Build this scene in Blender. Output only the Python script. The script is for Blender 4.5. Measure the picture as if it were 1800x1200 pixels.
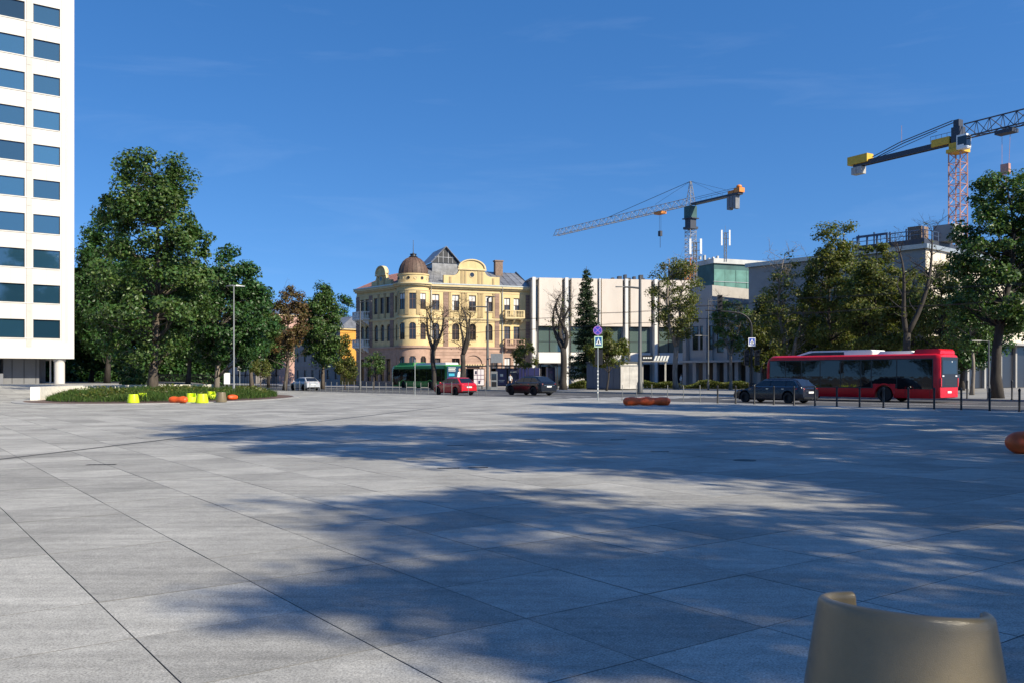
import bpy, bmesh, math, random
import numpy as np
from mathutils import Vector, Matrix

# ------------------------------------------------------------------ clear
for o in list(bpy.data.objects):
    bpy.data.objects.remove(o)
scene = bpy.context.scene
COL = scene.collection
rad = math.radians

# ------------------------------------------------------------------ camera
CAM_H, FPX, HZN = 1.5, 1560.0, 660.0       # eye height, focal length in photo pixels, horizon row
cd = bpy.data.cameras.new('camera')
cd.sensor_width = 36.0
cd.lens = FPX / 1800.0 * 36.0
cd.shift_y = (HZN - 600.0) / 1800.0
cd.clip_start = 0.05
cd.clip_end = 6000.0
cam = bpy.data.objects.new('camera', cd)
COL.objects.link(cam)
cam.location = (0, 0, CAM_H)
cam.rotation_euler = (rad(90), 0, 0)
scene.camera = cam

# ------------------------------------------------------------------ sky, sun, exposure
SUN_EL, SUN_AZ = 34.0, 127.0               # degrees; azimuth clockwise from +Y (view direction)
w = bpy.data.worlds.new('World')
scene.world = w
w.use_nodes = True
nt = w.node_tree
nt.nodes.clear()
wo = nt.nodes.new('ShaderNodeOutputWorld')
bg = nt.nodes.new('ShaderNodeBackground')
sky = nt.nodes.new('ShaderNodeTexSky')
sky.sky_type = 'NISHITA'
sky.sun_disc = False
sky.sun_elevation = rad(SUN_EL)
sky.sun_rotation = rad(SUN_AZ)
sky.altitude = 0
sky.air_density = 1.25
sky.dust_density = 0.25
sky.ozone_density = 3.2
# faint cirrus streaks
tc = nt.nodes.new('ShaderNodeTexCoord')
mp = nt.nodes.new('ShaderNodeMapping')
mp.inputs['Rotation'].default_value = (0, rad(12), 0)
mp.inputs['Scale'].default_value = (2.0, 2.0, 14.0)
nz = nt.nodes.new('ShaderNodeTexNoise')
nz.inputs['Scale'].default_value = 1.6
nz.inputs['Detail'].default_value = 7
nz.inputs['Roughness'].default_value = 0.6
nz.inputs['Distortion'].default_value = 0.6
rp = nt.nodes.new('ShaderNodeValToRGB')
rp.color_ramp.elements[0].position = 0.53
rp.color_ramp.elements[0].color = (0, 0, 0, 1)
rp.color_ramp.elements[1].position = 0.85
rp.color_ramp.elements[1].color = (0.06, 0.06, 0.06, 1)
mx = nt.nodes.new('ShaderNodeMixRGB')
mx.inputs['Color2'].default_value = (6.0, 7.0, 8.5, 1)
# deep clear blue: the sky is read a little above each direction, so no white band at the horizon
sx = nt.nodes.new('ShaderNodeSeparateXYZ'); cx = nt.nodes.new('ShaderNodeCombineXYZ')
ab = nt.nodes.new('ShaderNodeMath'); ab.operation = 'ABSOLUTE'
ma = nt.nodes.new('ShaderNodeMath'); ma.operation = 'MULTIPLY_ADD'; ma.inputs[1].default_value = 1.35; ma.inputs[2].default_value = 0.21
hs = nt.nodes.new('ShaderNodeHueSaturation'); hs.inputs['Saturation'].default_value = 1.31; hs.inputs['Hue'].default_value = 0.508; hs.inputs['Value'].default_value = 1.08
nt.links.new(tc.outputs['Generated'], sx.inputs[0])
nt.links.new(sx.outputs['X'], cx.inputs['X']); nt.links.new(sx.outputs['Y'], cx.inputs['Y'])
nt.links.new(sx.outputs['Z'], ab.inputs[0]); nt.links.new(ab.outputs[0], ma.inputs[0]); nt.links.new(ma.outputs[0], cx.inputs['Z'])
vn = nt.nodes.new('ShaderNodeVectorMath'); vn.operation = 'NORMALIZE'
nt.links.new(cx.outputs[0], vn.inputs[0])
nt.links.new(vn.outputs[0], sky.inputs['Vector'])
nt.links.new(sky.outputs['Color'], hs.inputs['Color'])
nt.links.new(tc.outputs['Generated'], mp.inputs['Vector'])
nt.links.new(mp.outputs['Vector'], nz.inputs['Vector'])
nt.links.new(nz.outputs['Fac'], rp.inputs['Fac'])
nt.links.new(rp.outputs['Color'], mx.inputs['Fac'])
nt.links.new(hs.outputs['Color'], mx.inputs['Color1'])
nt.links.new(mx.outputs['Color'], bg.inputs['Color'])
bg.inputs['Strength'].default_value = 0.12
nt.links.new(bg.outputs['Background'], wo.inputs['Surface'])

SUNV = Vector((math.sin(rad(SUN_AZ)) * math.cos(rad(SUN_EL)),
               math.cos(rad(SUN_AZ)) * math.cos(rad(SUN_EL)), math.sin(rad(SUN_EL))))
sl = bpy.data.lights.new('sun', 'SUN')
sl.energy = 5.0
sl.angle = rad(0.55)
sl.color = (1.0, 0.895, 0.70)
so = bpy.data.objects.new('sun', sl)
COL.objects.link(so)
so.rotation_euler = SUNV.to_track_quat('Z', 'Y').to_euler()
so.location = (30, -30, 40)

scene.view_settings.view_transform = 'Standard'
scene.view_settings.look = 'None'
scene.view_settings.gamma = 1.0
scene.view_settings.exposure = 0.55
scene.view_settings.use_curve_mapping = False
scene.render.engine = 'CYCLES'
scene.cycles.use_denoising = True
scene.cycles.max_bounces = 6
scene.cycles.diffuse_bounces = 3
scene.cycles.glossy_bounces = 3
scene.cycles.transmission_bounces = 4
scene.cycles.transparent_max_bounces = 8
scene.cycles.caustics_reflective = False
scene.cycles.caustics_refractive = False

# ------------------------------------------------------------------ positions
def G(px, py):
    """ground point (z=0) seen at a photo pixel"""
    Z = FPX * CAM_H / (py - HZN)
    return Vector(((px - 900.0) / FPX * Z, Z, 0))
def AT(px, Z, z=0.0):
    """point at depth Z on the column px, at height z"""
    return Vector(((px - 900.0) / FPX * Z, Z, z))
def HT(py, Z):
    """height of a thing at depth Z whose top is at row py"""
    return CAM_H + (HZN - py) / FPX * Z

_a, _b = G(1326, 709.4), G(1792, 722.5)
RO = _a.copy()                                        # road origin, on the plaza kerb
RD = (_a - _b).normalized()                           # along the road, away to the left
RN = Vector((RD.y, -RD.x, 0))                         # across the road, away from the plaza
RANG = math.atan2(RD.y, RD.x)
def R(s, t, z=0.0):
    return RO + RD * s + RN * t + Vector((0, 0, z))
def ST(p):
    d = Vector((p.x, p.y, 0)) - RO
    return d.dot(RD), d.dot(RN)
def S_AT(px, t):
    """road position s at which the line t shows in column px"""
    k = (px - 900.0) / FPX
    A = RO + RN * t
    return (k * A.y - A.x) / (RD.x - k * RD.y)
def sstep(a, b, x):
    u = min(1.0, max(0.0, (x - a) / (b - a)))
    return u * u * (3 - 2 * u)
def GZ(x, y):
    """the plaza climbs gently towards the office tower"""
    return 0.77 * sstep(-25, -41, x) * sstep(46, 72, y)

# ------------------------------------------------------------------ materials
MATS = {}
def mat(name, color, rough=0.6, var=0.0, vscale=3.0, metal=0.0, spec=0.5, bump=0.0, bscale=40.0,
        rnd=0.0, island=0.0, color2=None, coat=0.0, stretch=None, transl=None, emit=None, hue=0.0):
    if name in MATS:
        return MATS[name]
    m = bpy.data.materials.new(name)
    m.use_nodes = True
    t = m.node_tree
    t.nodes.clear()
    L = t.links.new
    out = t.nodes.new('ShaderNodeOutputMaterial')
    p = t.nodes.new('ShaderNodeBsdfPrincipled')
    p.inputs['Base Color'].default_value = (*color, 1)
    p.inputs['Roughness'].default_value = rough
    p.inputs['Metallic'].default_value = metal
    p.inputs['Specular IOR Level'].default_value = spec
    if coat:
        p.inputs['Coat Weight'].default_value = coat
        p.inputs['Coat Roughness'].default_value = 0.05
    if emit:
        p.inputs['Emission Color'].default_value = (*emit[0], 1)
        p.inputs['Emission Strength'].default_value = emit[1]
    csock = None
    co = t.nodes.new('ShaderNodeTexCoord')
    vec = co.outputs['Object']
    if stretch:
        mpn = t.nodes.new('ShaderNodeMapping')
        mpn.inputs['Scale'].default_value = stretch
        L(vec, mpn.inputs['Vector'])
        vec = mpn.outputs['Vector']
    if var > 0 or color2 is not None:
        n = t.nodes.new('ShaderNodeTexNoise')
        n.inputs['Scale'].default_value = vscale
        n.inputs['Detail'].default_value = 6
        n.inputs['Roughness'].default_value = 0.62
        L(vec, n.inputs['Vector'])
        r = t.nodes.new('ShaderNodeValToRGB')
        e = r.color_ramp.elements
        e[0].position, e[1].position = 0.32, 0.7
        c2 = color2 if color2 is not None else color
        e[0].color = (*[max(0, c * (1 - var)) for c in color], 1)
        e[1].color = (*[c * (1 + var * 0.7) for c in c2], 1)
        L(n.outputs['Fac'], r.inputs['Fac'])
        csock = r.outputs['Color']
    if rnd > 0 or island > 0:
        h = t.nodes.new('ShaderNodeHueSaturation')
        h.inputs['Color'].default_value = (*color, 1)
        if csock is not None:
            L(csock, h.inputs['Color'])
        if rnd > 0:
            src = t.nodes.new('ShaderNodeObjectInfo').outputs['Random']
            amt = rnd
        else:
            src = t.nodes.new('ShaderNodeNewGeometry').outputs['Random Per Island']
            amt = island
        mr = t.nodes.new('ShaderNodeMapRange')
        mr.inputs['To Min'].default_value = 1 - amt
        mr.inputs['To Max'].default_value = 1 + amt
        L(src, mr.inputs['Value'])
        L(mr.outputs['Result'], h.inputs['Value'])
        if hue > 0:
            m7 = t.nodes.new('ShaderNodeMath'); m7.operation = 'MULTIPLY'; m7.inputs[1].default_value = 7.31
            fr = t.nodes.new('ShaderNodeMath'); fr.operation = 'FRACT'
            mh = t.nodes.new('ShaderNodeMapRange')
            mh.inputs['To Min'].default_value = 0.5 - hue
            mh.inputs['To Max'].default_value = 0.5 + hue
            L(src, m7.inputs[0]); L(m7.outputs[0], fr.inputs[0]); L(fr.outputs[0], mh.inputs['Value'])
            L(mh.outputs['Result'], h.inputs['Hue'])
        csock = h.outputs['Color']
    if csock is not None:
        L(csock, p.inputs['Base Color'])
    if bump > 0:
        n2 = t.nodes.new('ShaderNodeTexNoise')
        n2.inputs['Scale'].default_value = bscale
        n2.inputs['Detail'].default_value = 4
        L(vec, n2.inputs['Vector'])
        b = t.nodes.new('ShaderNodeBump')
        b.inputs['Strength'].default_value = bump
        b.inputs['Distance'].default_value = 0.02
        L(n2.outputs['Fac'], b.inputs['Height'])
        L(b.outputs['Normal'], p.inputs['Normal'])
    last = p.outputs['BSDF']
    if transl:
        tr = t.nodes.new('ShaderNodeBsdfTranslucent')
        if csock is not None:
            mm = t.nodes.new('ShaderNodeMixRGB'); mm.blend_type = 'MULTIPLY'
            mm.inputs['Fac'].default_value = 1.0
            mm.inputs['Color2'].default_value = (1.25, 1.35, 0.6, 1)
            L(csock, mm.inputs['Color1']); L(mm.outputs['Color'], tr.inputs['Color'])
        else:
            tr.inputs['Color'].default_value = (*color, 1)
        ms = t.nodes.new('ShaderNodeMixShader')
        ms.inputs['Fac'].default_value = transl
        L(last, ms.inputs[1]); L(tr.outputs['BSDF'], ms.inputs[2])
        last = ms.outputs['Shader']
    L(last, out.inputs['Surface'])
    MATS[name] = m
    return m

# granite paving slabs: salt-and-pepper grain, smears, one tone per slab
def granite(name, island):
    m = bpy.data.materials.new(name); m.use_nodes = True
    t = m.node_tree; t.nodes.clear(); L = t.links.new
    out = t.nodes.new('ShaderNodeOutputMaterial')
    p = t.nodes.new('ShaderNodeBsdfPrincipled')
    geo = t.nodes.new('ShaderNodeNewGeometry')
    oi = t.nodes.new('ShaderNodeObjectInfo')
    pos = geo.outputs['Position']
    def noise(scale, detail, rough=0.6, vec=pos):
        n = t.nodes.new('ShaderNodeTexNoise')
        n.inputs['Scale'].default_value = scale; n.inputs['Detail'].default_value = detail
        n.inputs['Roughness'].default_value = rough
        L(vec, n.inputs['Vector']); return n.outputs['Fac']
    def mrange(src, a, b, lo=0.0, hi=1.0):
        n = t.nodes.new('ShaderNodeMapRange')
        n.inputs['From Min'].default_value = lo; n.inputs['From Max'].default_value = hi
        n.inputs['To Min'].default_value = a; n.inputs['To Max'].default_value = b
        L(src, n.inputs['Value']); return n.outputs['Result']
    def mul(a, b):
        n = t.nodes.new('ShaderNodeMath'); n.operation = 'MULTIPLY'
        L(a, n.inputs[0]); L(b, n.inputs[1]); return n.outputs[0]
    rnd = geo.outputs['Random Per Island'] if island else oi.outputs['Random']
    tone = mrange(rnd, 0.80, 1.13)
    grain = mrange(noise(75, 3, 0.8), 0.42, 1.58, 0.3, 0.7)
    mid = mrange(noise(13, 6, 0.8), 0.80, 1.20, 0.3, 0.7)
    mpn = t.nodes.new('ShaderNodeMapping')
    mpn.inputs['Rotation'].default_value = (0, 0, rad(-36)); mpn.inputs['Scale'].default_value = (0.5, 5.0, 1)
    L(pos, mpn.inputs['Vector'])
    smear = mrange(noise(1.1, 7, 0.66, mpn.outputs['Vector']), 0.78, 1.16, 0.3, 0.7)
    stain = mrange(noise(0.45, 9, 0.75), 0.72, 1.16, 0.34, 0.64)
    v = mul(mul(mul(tone, grain), mul(mid, smear)), stain)
    # small dark gum spots
    vo = t.nodes.new('ShaderNodeTexVoronoi'); vo.inputs['Scale'].default_value = 1.6
    L(pos, vo.inputs['Vector'])
    spot = mrange(vo.outputs['Distance'], 0.62, 1.0, 0.02, 0.035)
    v = mul(v, spot)
    c = t.nodes.new('ShaderNodeMixRGB'); c.blend_type = 'MULTIPLY'; c.inputs['Fac'].default_value = 1
    c.inputs['Color1'].default_value = (0.36, 0.352, 0.325, 1)
    L(v, c.inputs['Color2'])
    L(c.outputs['Color'], p.inputs['Base Color'])
    p.inputs['Roughness'].default_value = 0.72
    p.inputs['Specular IOR Level'].default_value = 0.35
    b = t.nodes.new('ShaderNodeBump'); b.inputs['Strength'].default_value = 0.25; b.inputs['Distance'].default_value = 0.004
    L(noise(120, 3), b.inputs['Height']); L(b.outputs['Normal'], p.inputs['Normal'])
    L(p.outputs['BSDF'], out.inputs['Surface'])
    MATS[name] = m
    return m
granite('granite_slab', False); granite('granite_field', True)

M_ = dict
mat('joint', (0.14, 0.138, 0.13), 0.9, 0.3, 4)
mat('kerb_stone', (0.34, 0.335, 0.32), 0.75, 0.25, 2.0, bump=0.2)
mat('asphalt', (0.075, 0.076, 0.08), 0.8, 0.3, 0.4, bump=0.3, bscale=90)
mat('road_paint', (0.62, 0.62, 0.6), 0.7, 0.35, 2.5)
mat('sidewalk', (0.27, 0.265, 0.255), 0.8, 0.25, 0.7, bump=0.15)
mat('earth', (0.10, 0.09, 0.07), 0.9, 0.4, 0.3)
mat('soil', (0.07, 0.055, 0.04), 0.9, 0.4, 2)
mat('rust_paving', (0.12, 0.075, 0.06), 0.8, 0.25, 5, bump=0.2)
mat('grass', (0.055, 0.10, 0.022), 0.7, island=0.4, hue=0.03, spec=0.2, transl=0.3)
mat('bark', (0.105, 0.085, 0.068), 0.9, 0.45, 5, bump=0.8, bscale=14, stretch=(1, 1, 0.25))
mat('bark_dark', (0.045, 0.038, 0.033), 0.9, 0.4, 5, bump=0.7, bscale=14, stretch=(1, 1, 0.25))
mat('bark_pale', (0.22, 0.19, 0.16), 0.9, 0.4, 4, bump=0.6, bscale=12, stretch=(1, 1, 0.3))
mat('leaf_deep', (0.040, 0.096, 0.026), 0.42, island=0.5, hue=0.025, spec=0.4, transl=0.3)
mat('leaf_mid', (0.066, 0.120, 0.030), 0.42, island=0.5, hue=0.03, spec=0.4, transl=0.32)
mat('leaf_olive', (0.118, 0.135, 0.034), 0.45, island=0.5, hue=0.04, spec=0.4, transl=0.45)
mat('leaf_brown', (0.125, 0.088, 0.034), 0.6, island=0.45, hue=0.05, spec=0.3, transl=0.3)
mat('leaf_needle', (0.035, 0.062, 0.026), 0.6, island=0.4, hue=0.02, spec=0.3, transl=0.15)
mat('tower_white', (0.62, 0.595, 0.55), 0.75, 0.07, 0.5, bump=0.05, stretch=(1, 1, 0.25))
mat('tower_pier', (0.53, 0.505, 0.46), 0.75, 0.08, 0.7, rnd=0.04)
mat('tower_groove', (0.42, 0.40, 0.36), 0.8)
mat('tower_glass', (0.03, 0.10, 0.17), 0.04, metal=0.45, spec=1.0, rnd=0.6)
mat('frame_dark', (0.02, 0.022, 0.026), 0.45)
mat('lobby_grey', (0.16, 0.165, 0.18), 0.5, 0.1, 1)
mat('lobby_dark', (0.02, 0.021, 0.026), 0.3)
mat('yellow_stucco', (0.64, 0.495, 0.255), 0.85, 0.2, 0.8, bump=0.08, stretch=(1, 1, 0.35))
mat('yellow_trim', (0.62, 0.50, 0.29), 0.85, 0.12, 1.2)
mat('brown_quoin', (0.28, 0.185, 0.145), 0.85, 0.25, 1.5, rnd=0.15)
mat('olive_pilaster', (0.40, 0.30, 0.16), 0.85, 0.15, 1.5)
mat('pink_base', (0.42, 0.28, 0.215), 0.85, 0.18, 1.1, bump=0.1)
mat('pink_block', (0.42, 0.28, 0.215), 0.85, 0.22, 1.3, rnd=0.14)
mat('window_frame', (0.13, 0.075, 0.055), 0.6)
mat('house_glass', (0.035, 0.032, 0.034), 0.06, spec=0.7, rnd=0.6)
mat('sky_reflection', (0.62, 0.62, 0.60), 0.8)
mat('zinc_roof', (0.27, 0.275, 0.285), 0.45, 0.35, 1.3, metal=0.4, rnd=0.18)
mat('red_roof', (0.27, 0.13, 0.11), 0.6, 0.4, 1.5, rnd=0.2)
mat('dome_rust', (0.115, 0.07, 0.05), 0.65, 0.45, 3.5, rnd=0.12)
mat('chimney_brick', (0.23, 0.16, 0.12), 0.9, 0.35, 6)
mat('gallery_white', (0.64, 0.57, 0.50), 0.8, 0.1, 0.5, bump=0.05, rnd=0.05, stretch=(1, 1, 0.3))
mat('gallery_fin', (0.72, 0.70, 0.66), 0.7, 0.06, 0.6)
mat('gallery_grey', (0.30, 0.295, 0.285), 0.8, 0.12, 0.7)
mat('gallery_stone', (0.37, 0.35, 0.33), 0.8, 0.10, 0.8, rnd=0.08)
mat('gallery_glass', (0.13, 0.19, 0.18), 0.06, spec=1.0, metal=0.3, rnd=0.25)
mat('dark_glass', (0.012, 0.014, 0.018), 0.05, spec=0.9)
mat('cream_clad', (0.66, 0.58, 0.47), 0.75, 0.06, 0.6, rnd=0.05)
mat('net_green', (0.10, 0.23, 0.20), 0.8, 0.35, 0.35)
mat('net_dark', (0.05, 0.12, 0.12), 0.8, 0.3, 0.35)
mat('white_sheet', (0.48, 0.49, 0.48), 0.8, 0.25, 0.3)
mat('blue_steel', (0.05, 0.09, 0.17), 0.5)
mat('orange_house', (0.62, 0.32, 0.06), 0.85, 0.1, 0.8)
mat('pink_house', (0.45, 0.28, 0.23), 0.85, 0.15, 0.8)
mat('grey_house', (0.24, 0.22, 0.21), 0.85, 0.2, 0.8)
mat('cream_house', (0.68, 0.54, 0.26), 0.85, 0.12, 0.8)
mat('black_metal', (0.010, 0.011, 0.013), 0.5, spec=0.4)
mat('post_steel', (0.17, 0.175, 0.17), 0.5, 0.2, 4, metal=0.3)
mat('grey_metal', (0.27, 0.28, 0.28), 0.45, 0.12, 4, metal=0.4)
mat('galv', (0.42, 0.45, 0.44), 0.4, 0.12, 4, metal=0.5)
mat('pole_dark', (0.075, 0.08, 0.085), 0.5, 0.15, 4)
mat('lime_plastic', (0.56, 0.72, 0.015), 0.35, 0.04, 6, spec=0.45)
mat('orange_plastic', (0.68, 0.098, 0.018), 0.42, 0.3, 3.0, spec=0.4, bump=0.15, bscale=6)
mat('taupe_plastic', (0.168, 0.135, 0.080), 0.28, 0.06, 30, spec=0.55, bump=0.16, bscale=320)
mat('bus_red', (0.56, 0.006, 0.018), 0.35, spec=0.35, coat=0.2, var=0.05)
mat('bus_green', (0.055, 0.30, 0.055), 0.3, spec=0.5, coat=0.4, var=0.08)
mat('bus_white', (0.76, 0.76, 0.74), 0.4, 0.05, 1)
mat('bus_glass', (0.006, 0.006, 0.007), 0.03, spec=0.7, bump=0.25, bscale=0.9)
mat('bus_black', (0.014, 0.014, 0.016), 0.3)
mat('tyre', (0.014, 0.014, 0.014), 0.85, bump=0.2)
mat('rim', (0.42, 0.43, 0.44), 0.35, metal=0.8)
mat('chrome', (0.65, 0.66, 0.67), 0.15, metal=1.0)
mat('car_navy', (0.008, 0.010, 0.018), 0.25, spec=0.5, coat=0.35)
mat('car_black', (0.005, 0.006, 0.010), 0.25, spec=0.5, coat=0.35)
mat('car_red', (0.50, 0.010, 0.022), 0.25, spec=0.5, coat=0.6)
mat('car_silver', (0.55, 0.57, 0.60), 0.3, metal=0.4, coat=0.4)
mat('tail_lamp', (0.50, 0.015, 0.015), 0.2, spec=0.6)
mat('head_lamp', (0.72, 0.74, 0.76), 0.15, spec=0.8)
mat('plate', (0.78, 0.78, 0.76), 0.5)
mat('crane_grey', (0.34, 0.34, 0.34), 0.55, 0.2, 2)
mat('crane_orange', (0.66, 0.23, 0.035), 0.5, 0.15, 2)
mat('crane_yellow', (0.66, 0.40, 0.03), 0.5, 0.15, 1)
mat('crane_dark', (0.035, 0.042, 0.06), 0.5)
mat('crane_red', (0.48, 0.26, 0.21), 0.55, 0.2, 2)
mat('concrete', (0.40, 0.39, 0.37), 0.85, 0.2, 1.2)
mat('ballast', (0.20, 0.21, 0.23), 0.85, 0.2, 1.2)
mat('sign_blue', (0.02, 0.07, 0.42), 0.4)
mat('sign_violet', (0.05, 0.055, 0.42), 0.4)
mat('sign_red', (0.34, 0.16, 0.50), 0.4)
mat('sign_white', (0.80, 0.82, 0.80), 0.4)
mat('sign_lime', (0.60, 0.84, 0.62), 0.4)
mat('sign_teal', (0.015, 0.10, 0.28), 0.4)
mat('ad_blue', (0.02, 0.06, 0.12), 0.3, 0.2, 2)
mat('ad_cyan', (0.05, 0.38, 0.55), 0.4)
mat('poster_dark', (0.015, 0.018, 0.05), 0.25)
mat('poster_navy', (0.012, 0.014, 0.075), 0.3)
mat('poster_light', (0.62, 0.57, 0.60), 0.4)
mat('poster_plum', (0.10, 0.05, 0.10), 0.4)
mat('kiosk_grey', (0.115, 0.135, 0.175), 0.55, 0.08, 1)
mat('kiosk_white', (0.50, 0.48, 0.45), 0.6, 0.25, 1.5)
mat('skin', (0.50, 0.31, 0.23), 0.6)
mat('shirt', (0.78, 0.78, 0.76), 0.8)
mat('trousers', (0.02, 0.022, 0.03), 0.85)
mat('shorts', (0.30, 0.26, 0.20), 0.85)
mat('hair', (0.03, 0.02, 0.015), 0.7)
mat('shoe', (0.06, 0.06, 0.06), 0.7)
mat('stucco_low', (0.72, 0.69, 0.62), 0.85, 0.22, 8, bump=0.3, bscale=20)

# ------------------------------------------------------------------ mesh helpers
class MB:
    def __init__(s, M=None):
        s.v = []; s.f = []; s.m = []; s.M = M
        s.mi = 0
    def pt(s, p):
        p = Vector(p)
        if s.M is not None:
            p = s.M @ p
        s.v.append(p[:]); return len(s.v) - 1
    def face(s, idx):
        s.f.append(tuple(idx)); s.m.append(s.mi)
    def box(s, x0, x1, y0, y1, z0, z1):
        c = [s.pt(p) for p in ((x0,y0,z0),(x1,y0,z0),(x1,y1,z0),(x0,y1,z0),(x0,y0,z1),(x1,y0,z1),(x1,y1,z1),(x0,y1,z1))]
        for q in ((0,3,2,1),(4,5,6,7),(0,1,5,4),(1,2,6,5),(2,3,7,6),(3,0,4,7)):
            s.face([c[i] for i in q])
        return s
    def tube(s, pts, rs, n=8, caps=True):
        pts = [Vector(p) for p in pts]
        if not isinstance(rs, (list, tuple)):
            rs = [rs] * len(pts)
        rings = []
        prev = None
        for i, p in enumerate(pts):
            d = (pts[min(i+1, len(pts)-1)] - pts[max(i-1, 0)])
            d = d.normalized() if d.length > 1e-9 else Vector((0,0,1))
            if prev is None:
                a = Vector((0,0,1)) if abs(d.z) < 0.9 else Vector((1,0,0))
                u = d.cross(a).normalized()
            else:
                u = (prev - d * prev.dot(d)).normalized()
            prev = u
            vv = d.cross(u)
            rings.append([s.pt(p + (u*math.cos(2*math.pi*k/n) + vv*math.sin(2*math.pi*k/n)) * rs[i]) for k in range(n)])
        for a, b in zip(rings, rings[1:]):
            for k in range(n):
                s.face((a[k], a[(k+1)%n], b[(k+1)%n], b[k]))
        if caps:
            s.face(rings[0][::-1]); s.face(rings[-1])
        return s
    def bar(s, a, b, r):
        return s.tube([a, b], r, 4)
    def lathe(s, prof, n=16, c=(0,0,0), a0=0.0, a1=2*math.pi, cap=False):
        full = abs(a1 - a0 - 2*math.pi) < 1e-6
        k = n if full else n + 1
        rings = []
        for (r, z) in prof:
            rings.append([s.pt((c[0]+r*math.cos(a0+(a1-a0)*i/n), c[1]+r*math.sin(a0+(a1-a0)*i/n), c[2]+z)) for i in range(k)])
        for a, b in zip(rings, rings[1:]):
            for i in range(n):
                j = (i+1) % k
                s.face((a[i], a[j], b[j], b[i]))
        if cap:
            s.face(rings[0][::-1]); s.face(rings[-1])
        return s
    def prism(s, poly, y0, y1):
        """polygon in x,z extruded along y (counter-clockwise seen from -y)"""
        a = [s.pt((x, y0, z)) for x, z in poly]; b = [s.pt((x, y1, z)) for x, z in poly]
        n = len(poly)
        s.face(a); s.face(b[::-1])
        for i in range(n):
            j = (i+1) % n
            s.face((a[j], a[i], b[i], b[j]))
        return s
    def loft(s, secs, closed=True, caps=True):
        rings = [[s.pt(p) for p in sec] for sec in secs]
        n = len(rings[0])
        for a, b in zip(rings, rings[1:]):
            for k in range(n if closed else n-1):
                j = (k+1) % n
                s.face((a[k], a[j], b[j], b[k]))
        if caps:
            s.face(rings[0][::-1]); s.face(rings[-1])
        return s
    def ball(s, c, r, n=10, m=6):
        r = (r, r, r) if not isinstance(r, (tuple, list)) else r
        top = s.pt((c[0], c[1], c[2]+r[2])); bot = s.pt((c[0], c[1], c[2]-r[2]))
        rings = []
        for i in range(1, m):
            a = math.pi*i/m
            rings.append([s.pt((c[0]+r[0]*math.sin(a)*math.cos(2*math.pi*k/n), c[1]+r[1]*math.sin(a)*math.sin(2*math.pi*k/n), c[2]+r[2]*math.cos(a))) for k in range(n)])
        for k in range(n):
            s.face((top, rings[0][k], rings[0][(k+1)%n])); s.face((bot, rings[-1][(k+1)%n], rings[-1][k]))
        for a, b in zip(rings, rings[1:]):
            for k in range(n):
                s.face((a[k], b[k], b[(k+1)%n], a[(k+1)%n]))
        return s
    def mesh(s, name, mats, smooth=False, fix=True):
        me = bpy.data.meshes.new(name)
        me.from_pydata(s.v, [], s.f)
        for q in (mats if isinstance(mats, (list, tuple)) else [mats]):
            me.materials.append(MATS[q])
        if max(s.m, default=0) > 0:
            me.polygons.foreach_set('material_index', s.m)
        if fix:
            b = bmesh.new(); b.from_mesh(me)
            bmesh.ops.recalc_face_normals(b, faces=b.faces)
            b.to_mesh(me); b.free()
        if smooth:
            me.polygons.foreach_set('use_smooth', [True]*len(me.polygons))
            if smooth != 'all':
                try:
                    me.set_sharp_from_angle(angle=rad(38))
                except Exception:
                    pass
        me.update()
        return me
    def build(s, name, mats, parent=None, smooth=False, fix=True):
        return link(name, s.mesh(name, mats, smooth, fix), parent)

def link(name, me, parent=None, M=None):
    o = bpy.data.objects.new(name, me)
    COL.objects.link(o)
    if parent is not None:
        o.parent = parent
    if M is not None:
        o.matrix_local = M
    return o
def tag(o, label, cat, group=None):
    o['label'] = label; o['category'] = cat
    if group: o['group'] = group
    return o
def thing(name, label, cat, loc=(0,0,0), rz=0.0, group=None):
    o = bpy.data.objects.new(name, None)
    COL.objects.link(o)
    o.empty_display_size = 0.3
    o.location = loc; o.rotation_euler = (0, 0, rz)
    return tag(o, label, cat, group)
def struct(o, kind='structure'):
    o['kind'] = kind
    return o
def dup(o, loc=None, rz=None, label=None, group=None, parent=None, scale=None):
    c = o.copy(); COL.objects.link(c); c.parent = parent
    if loc is not None: c.location = loc
    if rz is not None: c.rotation_euler = (0, 0, rz)
    if scale is not None: c.scale = scale
    if label: c['label'] = label
    if group: c['group'] = group
    for ch in KIDS(o):
        dup(ch, parent=c)
    return c
def KIDS(o):
    return [k for k in bpy.data.objects if k.parent == o]
ORD = ['first','second','third','fourth','fifth','sixth','seventh','eighth','ninth','tenth','eleventh','twelfth',
       'thirteenth','fourteenth','fifteenth','sixteenth','seventeenth','eighteenth','nineteenth','twentieth',
       'twenty-first','twenty-second','twenty-third','twenty-fourth','twenty-fifth','twenty-sixth','twenty-seventh',
       'twenty-eighth','twenty-ninth','thirtieth','thirty-first','thirty-second','thirty-third','thirty-fourth',
       'thirty-fifth','thirty-sixth','thirty-seventh','thirty-eighth']
def frame(o, d):
    """matrix whose x runs along d (horizontal), y points INTO the wall (left of d), z up; origin o"""
    d = Vector(d).normalized()
    n = Vector((-d.y, d.x, 0))
    m = Matrix(((d.x, n.x, 0, o[0]), (d.y, n.y, 0, o[1]), (0, 0, 1, o[2] if len(o) > 2 else 0), (0, 0, 0, 1)))
    return m
def U_AT(px, o, d):
    """distance along a line o + u d (ground plan) at which it shows in column px"""
    k = (px - 900.0) / FPX
    return (k * o[1] - o[0]) / (d[0] - k * d[1])
# ================================================================== ground, plaza, road
rng = np.random.default_rng(7)
random.seed(11)

g = MB(); g.box(-3000, 3000, -3000, 3000, -0.5, -0.4)
struct(g.build('ground', 'earth'))

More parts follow.
